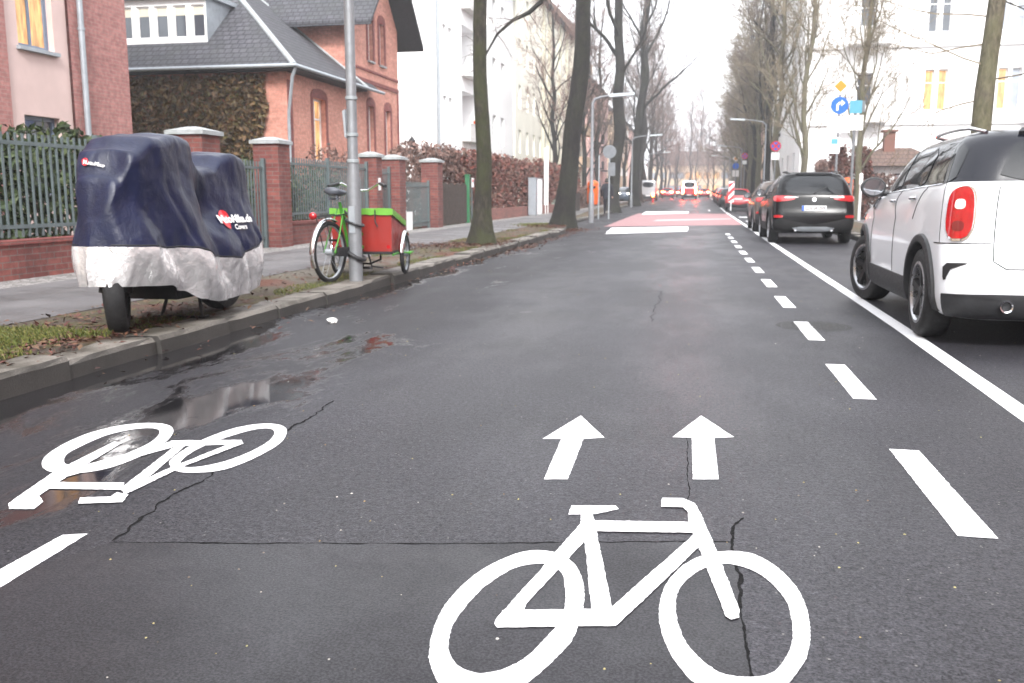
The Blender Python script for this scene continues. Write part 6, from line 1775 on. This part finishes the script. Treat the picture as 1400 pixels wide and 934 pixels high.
    # lamps
    for sd in (1, -1):
        lm = M['brake'] if brake else M['lens_red']
        if spec == 'mini':
            uc = .272
            hs = patch(sh, [(uc - .036, 5.1), (uc + .038, 5.05), (uc + .034, 7.75), (uc - .008, 8.6), (uc - .034, 7.6)], sd, .016, 5, 2).build('light_surround', M['chrome'], root, 50)
            tl_ = patch(sh, [(uc - .032, 5.2), (uc + .033, 5.15), (uc + .029, 7.65), (uc - .007, 8.4), (uc - .029, 7.5)], sd, .03, 6, 2).build('tail_light', lm, root, 50)
            patch(sh, [(uc - .013, 6.55), (uc + .012, 6.55), (uc + .01, 7.15), (uc - .011, 7.15)], sd, .034, 3, 2).build('reversing_lens', M['lens_white'], tl_, 50)
            rp_ = patch(sh, [(uc - .013, 5.5), (uc + .013, 5.5), (uc + .013, 5.95), (uc - .013, 5.95)], sd, .034, 3, 2).build('fog_lens', M['dark_lens'], tl_, 50)
        elif spec == 'van':
            patch(sh, [(.15, 3.0), (.28, 3.0), (.28, 8.2), (.17, 8.2)] if brake else [(.21, 3.4), (.27, 3.4), (.27, 7.2), (.21, 7.2)], sd, .02, 4, 1).build('tail_light', lm, root, 50)
        else:
            tl_ = patch(sh, [(.12, 5.6), (.30, 5.4), (.34, 7.1), (.30, 8.2), (.2, 8.2), (.12, 7.6)] if brake is True else [(.135, 6.25), (.30, 5.9), (.34, 7.1), (.30, 7.75), (.2, 7.75), (.135, 7.3)], sd, .02, 5, 1).build('tail_light', lm, root, 50)
            if hi: patch(sh, [(.115, 6.9), (.215, 6.85), (.215, 7.3), (.115, 7.25)], sd, .026, 4, 1).build('reversing_lens', M['lens_white'], tl_, 50); patch(sh, [(.20, 3.55), (.29, 3.55), (.29, 3.9), (.20, 3.9)], sd, .03, 3, 1).build('bumper_reflector', M['lens_red'], root, 50)
        patch(sh, [(.80, 6.2), (.90, 6.2), (.89, 7.3), (.80, 7.4)], sd, .018, 4, 2).build('headlight', M['head'] if brake == 'front' else M['lens_white'], root, 50)
    # mirrors
    for sd in (1, -1):
        v = bl + .1; ym = wb - .86 if spec != 'van' else 2.6; u = sh.u_of_y(ym, v); p = sh.pt(u, v, sd)
        mr = MB(); c = p + Vector((sd * .14, -.02, .06)); prof = []
        for i in range(9):
            a = PI * i / 8; prof.append((math.sin(a) * .085 if i not in (0, 8) else .001, -.07 + .13 * i / 8))
        k0 = len(mr.v); mr.lathe([(.001, .09), (.06, .075), (.09, .03), (.098, -.03), (.09, -.05), (.001, -.052)], (0, 0, 0), 'y', 20)
        mr.v = [(c.x + q[0] * 1.2, c.y + q[1], c.z + q[2] * .95) for q in mr.v]
        mr.tube([p + Vector((-sd * .02, 0, 0)), p + Vector((sd * .08, 0, -.0)), c + Vector((-sd * .02, 0, -.06))], .025, 8)
        mo = mr.build('mirror', M[S.get('mirror', clad)], root, 50)
        if hi:
            gl_ = MB(); gl_.disc((c.x, c.y - .056, c.z), (0, -1, 0), .095, 24, ry=.075); gl_.build('mirror_glass', M['mirror_glass'], mo)
    # plate
    zp = .80 if spec not in ('mini', 'van') else (.62 if spec == 'mini' else .6)
    vpz = sh.v_of_z(zp, .05); pt_ = sh.pt(0.02, vpz); pn = MB(); pn.box(-.26, .26, pt_.y - .03, pt_.y + .02, pt_.z - .056, pt_.z + .056)
    if spec != 'mini':
        po = recd(pn, 'number_plate', M['white_sign'], root)
        if plate:
            eb_ = MB(); eb_.box(-.258, -.215, pt_.y - .033, pt_.y - .029, pt_.z - .054, pt_.z + .054); eb_.build('euro_band', M['blue_sign'], po)
            tm_ = text_mesh(plate, .098, .0008, bold=.0015)
            for w_ in tm_.vertices: w_.co = Vector((w_.co.x * .92 + .02, pt_.y - .0325 - w_.co.z, pt_.z + w_.co.y - .004))
            tm_.update(); recalc(tm_); obj('plate_lettering', tm_, M['black_ink'], po)
    if hi:
        def seam_part(pts, sd, r=.0045):
            se = MB(); seam(se, sh, pts, sd, r); se.build('panel_seam', M['void'], body)
        for sd in (1, -1):
            for ys in ((1.02, 2.05), ):
                a, b_ = ys
                seam_part([(sh.u_of_y(a, 3.), 2.8), (sh.u_of_y(a, 6), 6.), (sh.u_of_y(a, 9), bl)], sd)
            seam_part([(sh.u_of_y(wb - wr - .14, 3.), 2.8), (sh.u_of_y(wb - wr - .16, 6), 6.), (sh.u_of_y(wb - .62, 9), bl)], sd)
            seam_part([(sh.u_of_y(.36, 6.), 6.0), (sh.u_of_y(.12, 8), bl - .6), (sh.u_of_y(.08, 9), bl)], sd)
        zt = 3.9 if spec == 'mini' else 4.2
        ut = .195 if spec == 'mini' else .20
        for sd in (1, -1): seam_part([(0.0, zt), (ut * .85, zt), (ut, zt + .35), (ut, bl if spec == 'mini' else 6.2)], sd)
        if spec == 'mini':
            for sd in (1, -1): seam_part([(.2, 5.0), (.36, 4.95)], sd); seam_part([(.335, 4.95), (.335, bl)], sd, .003)
        for sd in (1, -1):
            for yh in ((1.20, .42) if spec == 'mini' else (1.22, .32)):
                vh = 7.55; dh = MB(); p0 = [sh.pt(sh.u_of_y(yh - .09 + .18 * k / 6, vh), vh, sd) + Vector((sd * .03 * math.sin(PI * k / 6), 0, 0)) for k in range(7)]
                dh.tube(p0, .014, 8); dh.build('door_handle', M['chrome'] if spec == 'mini' else M[color], root, 50)
        # waist strip
        for sd in (1, -1):
            ws = MB(); seam(ws, sh, [(sh.u_of_y(wb - .55, bl + .1), bl + .12), (.5, bl + .12), (.36, bl + .12)], sd, .008, 14); ws.build('waist_strip', M['chrome'] if spec == 'mini' else M['black_plastic'], root, 50)
        # roof rails
        for sd in (1, -1):
            rl = MB(); pts = []
            for k in range(13):
                t = k / 12; yv = -.3 + 1.5 * t; vv = rf_ + 1.15; u = sh.u_of_y(yv, vv); p = sh.pt(u, vv, sd); pts.append((p.x, p.y, p.z + .005 + .055 * math.sin(PI * t) ** .35))
            rl.tube(pts, .014, 8); rl.build('roof_rail', M['chrome'] if spec == 'mini' else M['black_plastic'], root, 50)
        # spoiler
        spl = patch(sh, [(-.2, rg[2] + .05), (.2, rg[2] + .05), (.2, rg[2] + 1.1), (-.2, rg[2] + 1.1)], 1, .03, 6, 1, cross=True)
        spl.build('roof_spoiler', M['black_plastic'] if spec == 'mini' else M[color], root, 50)
        wp = MB(); vw = rg[1] + .35; p0 = sh.pt(0, vw) + Vector((0, -.012, 0)); p1 = sh.pt(.1, vw + 1.4) + Vector((0, -.016, 0)); wp.tube([p0, p1], .009, 6); wp.tube([p0 + Vector((0, -.01, 0)), p0 + Vector((0, .03, 0))], .022, 10); wp.build('rear_wiper', M['black_plastic'], root, 50)
        ex = MB()
        for sx_ in ((-.38, .38) if spec == 'suv' else (-.46, .46)):
            ex = MB(); pb = sh.pt(sh.u_of_x(abs(sx_), 1.6), 1.6, 1); ex.lathe([(.034, -.05), (.043, -.055), (.043, .1), (.034, .1)], (sx_, pb.y, pb.z + (.02 if spec == 'suv' else .03)), 'y', 20, closed=True); ex.build('exhaust', M['chrome'], root, 50)
    return root, sh

M['dark_lens'] = simple('dark_red_lamp_lens', (.16, .005, .008), .15, coat=1.)
M['mirror_glass'] = glass('mirror_silver', (.5, .52, .55), .03); M['mirror_glass'].node_tree.nodes['Principled BSDF'].inputs['Metallic'].default_value = .9
M['paint_white'] = paint('white_car_paint', (.87, .90, .94), dirt=.05)
M['paint_black'] = paint('black_car_paint', (.003, .003, .004), .22, dirt=.015, coat=0., spec=.3)
M['paint_brown'] = paint('brown_grey_car_paint', (.10, .075, .062), .3, .5, .35)
M['paint_red'] = paint('red_car_paint', (.45, .012, .02), .25, dirt=.12)
M['paint_dark'] = paint('dark_grey_car_paint', (.02, .02, .024), .25, dirt=.2)
M['paint_silver'] = paint('silver_car_paint', (.4, .41, .43), .3, .5, .2)
M['paint_blue'] = paint('grey_blue_car_paint', (.1, .13, .18), .3, .3, .2)
M['roof_blue'] = paint('blue_black_roof_paint', (.006, .007, .013), .2, dirt=.01, coat=.15, spec=.35)

PK = 'cars parked along the right kerb'
mini, msh = make_car('mini', 'parked_car', 'white hatchback with black wheel arches and roof, nearest parked car on the right', 2.60, 7.62, R(-.5), 'paint_white', PK, steer=R(16), style='star', roof='roof_blue', clad='cladding', dark_top=True)
# bumper vents of the white car
for sd in (1, -1):
    patch(msh, [(.303, 3.3), (.314, 3.25), (.314, 4.1), (.25, 4.16), (.25, 4.10), (.303, 4.0)], sd, .006, 4, 1).build('bumper_vent', M['black_plastic'], mini, 50)
    yv = 2.595 - .50; p = [(msh.u_of_y(2.02, 7), 6.7), (msh.u_of_y(2.2, 7), 7.1), (msh.u_of_y(2.13, 8), 8.35), (msh.u_of_y(1.98, 8), 8.3)]
    patch(msh, p, sd, .02, 4, 1).build('side_scuttle', M['chrome'], mini, 50)
    patch(msh, [(a * .7 + .3 * sum(q[0] for q in p) / 4, b * .75 + .25 * sum(q[1] for q in p) / 4) for a, b in p], sd, .024, 4, 1).build('scuttle_insert', M['black_plastic'], mini, 50)
suv, ssh = make_car('suv', 'parked_car', 'black sport utility car with white number plate, parked beyond the white car', 2.53, 22.2, R(.4), 'paint_black', PK, plate='LDS IA 359', style='silver', clad='cladding_black')
em = MB(); pt_ = ssh.pt(0, ssh.v_of_z(.99, .01)); em.disc((0, pt_.y - .012, pt_.z), (0, -1, .2), .044, 24); eo = em.build('emblem', M['chrome'], suv)
for k in range(4):
    e2 = MB(); pts = [(0, pt_.y - .016, pt_.z)] + [(.033 * math.cos(PI / 2 * k + PI / 2 * i / 6), pt_.y - .016, pt_.z + .033 * math.sin(PI / 2 * k + PI / 2 * i / 6)) for i in range(7)]
    e2.add(pts, [tuple(range(len(pts)))[::-1]]); e2.build('emblem_quarter', M['light_blue_sign'] if k % 2 else M['white_sign'], eo)
patch(ssh, [(-.12, 1.3), (.12, 1.3), (.15, 2.3), (-.15, 2.3)], 1, .022, 5, 1, cross=True).build('skid_plate', M['zinc'], suv, 50)
make_car('estate', 'parked_car', 'brown grey car half hidden in front of the black parked car', 2.5, 28.6, R(0), 'paint_brown', PK, style='silver', hi=True)
make_car('hatch', 'parked_car', 'bright red hatchback behind the red and white striped beacon', 2.66, 63.8, R(-1.2), 'paint_red', PK, hi=False, plate=None)
for i, (y, c, sp, lb) in enumerate(((75.5, 'paint_dark', 'estate', 'dark grey estate car just beyond the bright red hatchback'), (83.5, 'paint_red', 'hatch', 'dark red car in the far parked row, beyond the dark grey estate car'), (91, 'paint_silver', 'estate', 'silver car in the far parked row under the dark trees'), (98, 'paint_red', 'hatch', 'small red car farther along the parked row on the right'), (105, 'paint_dark', 'estate', 'dark car near the far end of the right parked row'))):
    make_car(sp, 'parked_car', lb, 2.55, y, 0, c, PK, hi=False, cut=False)
make_car('van', 'van', 'white and red van driving away with glaring tail lights in the lane', -1.05, 118, 0, 'paint_red', None, 'van', hi=False, cut=False, brake=True, dark_top=True, roof='paint_white')
make_car('hatch', 'moving_car', 'small red car with lit brake lights right of the van in the queue', 1.0, 150, 0, 'paint_red', None, 'car', hi=False, cut=False, brake=True)
make_car('estate', 'moving_car', 'dark car with lit brake lights farthest away in the queue', -3.0, 172, 0, 'paint_dark', None, 'car', hi=False, cut=False, brake=True)
make_car('hatch', 'moving_car', 'red car with lit brake lights left of the van', -4.2, 132, 0, 'paint_red', None, 'car', hi=False, cut=False, brake=True)
LK = 'cars parked far along the left kerb'
make_car('estate', 'parked_car', 'grey blue car facing the viewer between the dark trunks on the left', -6.6, 88, PI, 'paint_blue', LK, hi=False, cut=False, brake='front', g=.3)
make_car('van', 'parked_van', 'pale silver van parked right of the fourth trunk on the left', -5.6, 108, 0, 'paint_silver', LK, 'van', hi=False, cut=False)
am = thing('warning_lamp', 'glaring amber warning lamp on the road at the left kerb far away', 'warning lamp', (-4.6, 98, gz(98))); b = MB(); b.lathe([(.0, 0), (.12, 0), (.05, .5), (.05, .6)], sides=12); b.build('stand', M['red_sign'], am); b = MB(); b.lathe([(.05, .6), (.13, .64), (.13, .9), (.0, .98)], sides=12); b.build('lamp', M['amber'], am)
# ------------------------------------------------------------------ signs and furniture on the right
def sign_post(name, label, x, y, h, r=.035, g=None, mat='galv'):
    t = thing(name, label, 'traffic sign', (x, y, (gz(y) + K) if g is None else g)); p = MB(); p.tube([(0, 0, -.05), (0, 0, h)], r, 10); p.build('pole', M[mat], t, 50); return t
def plate_poly(t, name, pts, mat, y=-.05, th=.006, z=0., parent=None):
    mb = MB(); n = len(pts)
    mb.add([(a, y, z + b) for a, b in pts] + [(a, y + th, z + b) for a, b in pts], [tuple(range(n)), tuple(range(2 * n - 1, n - 1, -1))] + [(i, (i + 1) % n, n + (i + 1) % n, n + i) for i in range(n)])
    me = mb.mesh(name); recalc(me); return obj(name, me, M[mat], parent or t)
def circ(r, n=28): return [(r * math.cos(2 * PI * k / n), r * math.sin(2 * PI * k / n)) for k in range(n)]
def rectp(w, h, cx=0, cz=0): return [(cx - w / 2, cz - h / 2), (cx + w / 2, cz - h / 2), (cx + w / 2, cz + h / 2), (cx - w / 2, cz + h / 2)]
s1 = sign_post('traffic_sign', 'sign post with yellow diamond, blue right turn disc and white panel', 5.33, 38.6, 5.2, .045)
d = .33
bk = plate_poly(s1, 'priority_sign', [(0, -d), (d, 0), (0, d), (-d, 0)], 'white_sign', z=5.15)
plate_poly(s1, 'yellow_centre', [(0, -d * .72), (d * .72, 0), (0, d * .72), (-d * .72, 0)], 'yellow_sign', y=-.056, th=.003, z=5.15, parent=bk)
bk = plate_poly(s1, 'right_turn_sign', circ(.33), 'blue_sign', z=4.42)
plate_poly(s1, 'arrow_symbol', [(-.12, -.2), (-.04, -.2), (-.04, .0), (.0, .05), (.06, .05), (.06, -.03), (.2, .09), (.06, .21), (.06, .13), (-.02, .13), (-.12, .03)], 'white_sign', y=-.056, th=.003, z=4.42, parent=bk)
bk = plate_poly(s1, 'text_panel', rectp(.85, .62), 'white_sign', z=3.68)
for k, (w, zz) in enumerate(((.3, .13), (.5, -.02), (.4, -.16))): plate_poly(s1, 'text_line', rectp(w, .035), 'grey_back', y=-.055, th=.002, z=3.68 + zz, parent=bk)
bk = plate_poly(s1, 'lower_sign', rectp(.42, .62, -.12), 'white_sign', z=2.88)
plate_poly(s1, 'blue_field', rectp(.24, .2, -.12, .16), 'light_blue_sign', y=-.055, th=.002, z=2.88, parent=bk)
s2 = sign_post('traffic_sign', 'pale post with light blue square sign over white panel, left of the white car', 4.12, 26.8, 3.5, .038)
bk = plate_poly(s2, 'blue_sign', rectp(.32, .34), 'light_blue_sign', z=3.32); plate_poly(s2, 'lower_panel', rectp(.42, .4), 'white_sign', z=2.9)
plate_poly(s2, 'side_panel', rectp(.10, .3, .2), 'grey_back', y=.03, z=3.34)
s3 = sign_post('traffic_sign', 'round no stopping sign with red rim over white panel, above the brown car roof', 4.35, 56.2, 4.05, .04)
def no_stop(t, z, r):
    bk = plate_poly(t, 'no_stopping_disc', circ(r), 'red_sign', z=z); plate_poly(t, 'blue_field', circ(r * .76), 'blue_sign', y=-.054, th=.002, z=z, parent=bk)
    for s in (-1, 1):
        a = .11 * r; q = r * .6
        plate_poly(t, 'cross_bar', [(-q - a * s * 0 - a, -s * q + a * s), (-q + a, -s * q - a * s), (q + a, s * q - a * s), (q - a, s * q + a * s)], 'red_sign', y=-.058 - .002 * (s + 1), th=.002, z=z, parent=bk)
no_stop(s3, 3.75, .3); plate_poly(s3, 'lower_panel', rectp(.46, .42), 'white_sign', z=3.18)
s4 = sign_post('traffic_sign', 'small distant no stopping sign before the dense dark trees', 4.3, 92, 4.6, .045); no_stop(s4, 4.4, .3); plate_poly(s4, 'lower_panel', rectp(.4, .35), 'white_sign', z=3.8)
s5 = sign_post('traffic_sign', 'far sign post with yellow diamond over blue disc beyond the dark grey estate car', 3.95, 104, 4.7, .06)
bk = plate_poly(s5, 'priority_sign', [(0, -.36), (.36, 0), (0, .36), (-.36, 0)], 'white_sign', z=4.5); plate_poly(s5, 'yellow_centre', [(0, -.26), (.26, 0), (0, .26), (-.26, 0)], 'yellow_sign', y=-.056, th=.003, z=4.5, parent=bk)
plate_poly(s5, 'blue_disc', circ(.34), 'blue_sign', z=3.7); plate_poly(s5, 'lower_panel', rectp(.7, .7), 'white_sign', z=2.9)
RL = 'street lamps on the right side'
lamp_post('lamp_post', 'slim grey street lamp between the no stopping sign and the red hatchback', 4.05, 60.5, 5.3, .09, .06, (-1.3, .3), RL)
lamp_post('lamp_post', 'distant street lamp before the dark trees on the right', 4.2, 96, 5.2, .09, .06, (-1.5, .3), RL)
lamp_post('lamp_post', 'farthest street lamp on the right near the end of the parked row', 4.2, 132, 5.4, .1, .07, (-1.6, .3), RL)
lamp_post('lamp_post', 'street lamp behind the third trunk on the left', -4.9, 70, 5.0, .1, .06, (1.3, .25)); lamp_post('lamp_post', 'distant left street lamp right of the fourth trunk', -6.2, 118, 5.4, .1, .07, (1.8, .3))
# striped beacon on its foot
bc = thing('warning_beacon', 'red and white diagonally striped warning beacon standing at the white line', 'warning beacon', (2.02, 58.5, gz(58.5)))
f_ = MB(); f_.box(-.3, .3, -.2, .2, 0.001, .1); f_.build('foot', M['rubber'], bc)
f_ = MB(); f_.tube([(0, 0, .1), (0, 0, .75)], .035, 8); f_.build('stem', M['white_sign'], bc, 50)
f_ = MB(); f_.box(-.17, .17, -.02, .02, .62, 1.9); bd = f_.build('blade', M['white_sign'], bc)
for k in range(3):
    z = .70 + k * .48; f_ = MB(); lo, hi = .64, 1.88
    pts = [(-.165, z - .17), (.165, z + .17), (.165, min(hi, z + .41)), (-.165, min(hi, z + .07))]
    pts = [(a, max(lo, b)) for a, b in pts]; f_.add([(a, -.0235, b) for a, b in pts], [(0, 1, 2, 3)]); f_.build('red_stripe', M['red_sign'], bd)
litter_bin('orange litter bin beside the pale sign posts on the right', 5.65, 37.6, K, .75)
cb = thing('cabinet', 'brown utility cabinet behind the rear of the black parked car', 'cabinet', (5.6, 41.5, 0)); f_ = MB(); f_.box(-.55, .55, -.3, .3, .0, 1.5); f_.build('body', M['brown_box'], cb); f_ = MB(); f_.box(-.6, .6, -.35, .35, 1.502, 1.58); f_.build('lid', M['cap_slab'], cb); f_ = MB(); f_.box(-.25, .3, -.31, -.302, 1.0, 1.35); f_.build('poster', M['rose_plaster'], cb)
bo = MB(); bo.tube([(0, 0, -.05), (0, 0, 1.35)], .05, 12); bo.lathe([(.05, 1.35), (.075, 1.36), (.07, 1.75), (.0, 1.8)], sides=12); tag(bo.build('bollard', M['white_sign'], None, 50, (6.1, 37.4, K)), 'white bollard post on the right corner, left of the white car mirror', 'bollard')
rl_ = thing('corner_railing', 'low dark metal railing along the side street corner', 'railing', (5.6, 55.0, K)); f_ = MB()
for z in (.35, .62, .9): f_.tube([(0, 0, z), (6.5, 0, z)], .022, 6)
f_.build('rails', M['soffit'], rl_, 50)
for k in range(6): f_ = MB(); f_.tube([(k * 1.3, 0, 0), (k * 1.3, 0, 1.0)], .03, 8); f_.build('post', M['soffit'], rl_, 50)
mbx = MB(); mbx.box(4.5, 6.2, 39.3, 39.9, .0, .14); tag(mbx.build('kerb_stone', M['kerb']), 'pale kerb stone at the mouth of the side street', 'kerb stone')

# ------------------------------------------------------------------ the walking person
def person(label, x, y, rot, h=1.74):
    t = thing('person', label, 'person', (x, y, gz(y) + K), rot)
    J = dict(pelvis=((0, 0, .94), .15), waist=((0, 0, 1.08), .14), chest=((0, .01, 1.3), .17), neckb=((0, .0, 1.46), .085), neck=((0, .0, 1.53), .055), head=((0, .01, 1.62), .085), crown=((0, .0, 1.70), .075),
             hipL=((-.1, 0, .9), .1), kneeL=((-.11, .12, .5), .062), ankL=((-.11, .06, .09), .045), toeL=((-.12, .2, .035), .035),
             hipR=((.1, 0, .9), .1), kneeR=((.11, .02, .49), .062), ankR=((.11, -.22, .13), .045), toeR=((.12, -.12, .04), .035),
             shL=((-.2, 0, 1.42), .075), elL=((-.27, -.06, 1.14), .055), wrL=((-.26, .08, .9), .04), haL=((-.25, .12, .82), .035), shR=((.2, 0, 1.42), .075), elR=((.27, -.08, 1.14), .055), wrR=((.27, -.02, .88), .04), haR=((.26, .0, .8), .035))
    E_ = [('pelvis', 'waist'), ('waist', 'chest'), ('chest', 'neckb'), ('neckb', 'neck'), ('neck', 'head'), ('head', 'crown'), ('pelvis', 'hipL'), ('hipL', 'kneeL'), ('kneeL', 'ankL'), ('ankL', 'toeL'), ('pelvis', 'hipR'), ('hipR', 'kneeR'), ('kneeR', 'ankR'), ('ankR', 'toeR'),
          ('neckb', 'shL'), ('shL', 'elL'), ('elL', 'wrL'), ('wrL', 'haL'), ('neckb', 'shR'), ('shR', 'elR'), ('elR', 'wrR'), ('wrR', 'haR')]
    ks = list(J); me = bpy.data.meshes.new('body'); me.from_pydata([J[k][0] for k in ks], [(ks.index(a), ks.index(b)) for a, b in E_], [])
    o = bpy.data.objects.new('body', me); C.objects.link(o)
    sk = o.modifiers.new('skin', 'SKIN'); sb = o.modifiers.new('sub', 'SUBSURF'); sb.levels = 2; sb.render_levels = 2
    for k, vtx in zip(ks, me.skin_vertices[0].data): vtx.radius = (J[k][1], J[k][1] * (.72 if k in ('pelvis', 'waist', 'chest') else 1)); vtx.use_root = (k == 'pelvis')
    nm = evaluated(o); bpy.data.objects.remove(o); nm.name = 'body'; nm.materials.clear()
    for m_ in ('dark_cloth', 'skin'): nm.materials.append(M[m_])
    for p in nm.polygons: p.use_smooth = True; p.material_index = 1 if p.center.z > 1.52 or (abs(p.center.x) > .2 and p.center.z < .88) else 0
    b = obj('body', nm, [], t)
    hr_ = MB(); hr_.lathe([(.1, 1.56), (.112, 1.62), (.11, 1.69), (.08, 1.755), (0, 1.775)], (0, -.01, 0), sides=18); hr_.v = [(a, min(c, .06), z) for a, c, z in hr_.v]; hr_.build('hair', M['hair'], t, 60)
    jk = MB(); jk.lathe([(.185, .78), (.19, .95), (.185, 1.1), (.205, 1.3), (.2, 1.42), (.1, 1.5)], sides=20); jk.v = [(a * 1.08, c * .8, z) for a, c, z in jk.v]; jk.build('jacket', M['dark_cloth'], t, 60)
px_, py_ = on_ground(829.5, 293.5, K)
person('person in dark clothes walking away on the left pavement beside the sign posts', px_, py_, R(4))
# ------------------------------------------------------------------ pale haze volume, added to make the far distance glow
hz = MB(); hz.box(-410, 410, -210, 710, -1.6, 36)
hme = hz.mesh('haze'); recalc(hme)
hm_ = bpy.data.materials.new('added_haze'); hm_.use_nodes = True; t_ = hm_.node_tree; t_.nodes.clear()
ho_ = t_.nodes.new('ShaderNodeOutputMaterial'); pv_ = t_.nodes.new('ShaderNodeVolumePrincipled')
pv_.inputs['Color'].default_value = (.95, .96, 1., 1); pv_.inputs['Density'].default_value = .0016; pv_.inputs['Anisotropy'].default_value = .2
t_.links.new(pv_.outputs[0], ho_.inputs['Volume'])
tag(obj('haze', hme, hm_), kind='stuff')
# ------------------------------------------------------------------ camera, sky, sun
sc = bpy.context.scene
cam = bpy.data.cameras.new('camera'); co = bpy.data.objects.new('camera', cam); C.objects.link(co)
cam.sensor_width = 36; cam.lens = 36 * FPX / 1400; cam.clip_start = .05; cam.clip_end = 4000
rot = Matrix((RV, UV, -FV)).transposed()
co.matrix_world = Matrix.Translation((0, 0, CAM_H)) @ rot.to_4x4()
cam.dof.use_dof = True; cam.dof.focus_distance = 3.3; cam.dof.aperture_fstop = 5.6
sc.camera = co
SUN_EL, SUN_AZ = R(38), R(165)       # azimuth clockwise from +Y (along the street)
w = bpy.data.worlds.new('World'); sc.world = w; w.use_nodes = True
nt = w.node_tree; nt.nodes.clear()
out = nt.nodes.new('ShaderNodeOutputWorld'); bg = nt.nodes.new('ShaderNodeBackground'); sky = nt.nodes.new('ShaderNodeTexSky')
sky.sky_type = 'NISHITA'; sky.sun_disc = False; sky.sun_elevation = SUN_EL; sky.sun_rotation = SUN_AZ
sky.air_density = 1.; sky.dust_density = 4.; sky.ozone_density = .6
# an overcast veil: most of the blue is greyed out, with soft cloud modulation
hs = nt.nodes.new('ShaderNodeHueSaturation'); hs.inputs['Saturation'].default_value = .2
tc = nt.nodes.new('ShaderNodeTexCoord'); nz = nt.nodes.new('ShaderNodeTexNoise'); nz.inputs['Scale'].default_value = 2.2; nz.inputs['Detail'].default_value = 5
nt.links.new(tc.outputs['Generated'], nz.inputs['Vector'])
mx = nt.nodes.new('ShaderNodeMix'); mx.data_type = 'RGBA'; mx.inputs[0].default_value = .65
mr = nt.nodes.new('ShaderNodeMapRange'); mr.inputs[1].default_value = .3; mr.inputs[2].default_value = .7; mr.inputs[3].default_value = 8.5; mr.inputs[4].default_value = 11.5
nt.links.new(nz.outputs['Fac'], mr.inputs[0])
cb = nt.nodes.new('ShaderNodeCombineColor'); 
ml = [nt.nodes.new('ShaderNodeMath') for _ in range(3)]
for m_, k, i in zip(ml, (.965, .985, 1.03), range(3)):
    m_.operation = 'MULTIPLY'; m_.inputs[1].default_value = k; nt.links.new(mr.outputs[0], m_.inputs[0]); nt.links.new(m_.outputs[0], cb.inputs[i])
nt.links.new(sky.outputs[0], hs.inputs['Color']); nt.links.new(hs.outputs[0], mx.inputs[6]); nt.links.new(cb.outputs[0], mx.inputs[7])
nt.links.new(mx.outputs[2], bg.inputs['Color']); bg.inputs['Strength'].default_value = .132
nt.links.new(bg.outputs[0], out.inputs[0])
sun = bpy.data.lights.new('sun', 'SUN'); sun.energy = 1.6; sun.angle = R(14); sun.color = (1., .98, .955)
so_ = bpy.data.objects.new('sun', sun); C.objects.link(so_)
d = Vector((math.sin(SUN_AZ) * math.cos(SUN_EL), math.cos(SUN_AZ) * math.cos(SUN_EL), math.sin(SUN_EL)))
so_.rotation_euler = d.to_track_quat('Z', 'Y').to_euler()
sc.view_settings.view_transform = 'Standard'; sc.view_settings.look = 'None'; sc.view_settings.gamma = 1; sc.view_settings.exposure = 1.48
sc.cycles.max_bounces = 6; sc.cycles.use_denoising = True
for o in list(bpy.data.objects):
    if o.users_collection == (): pass
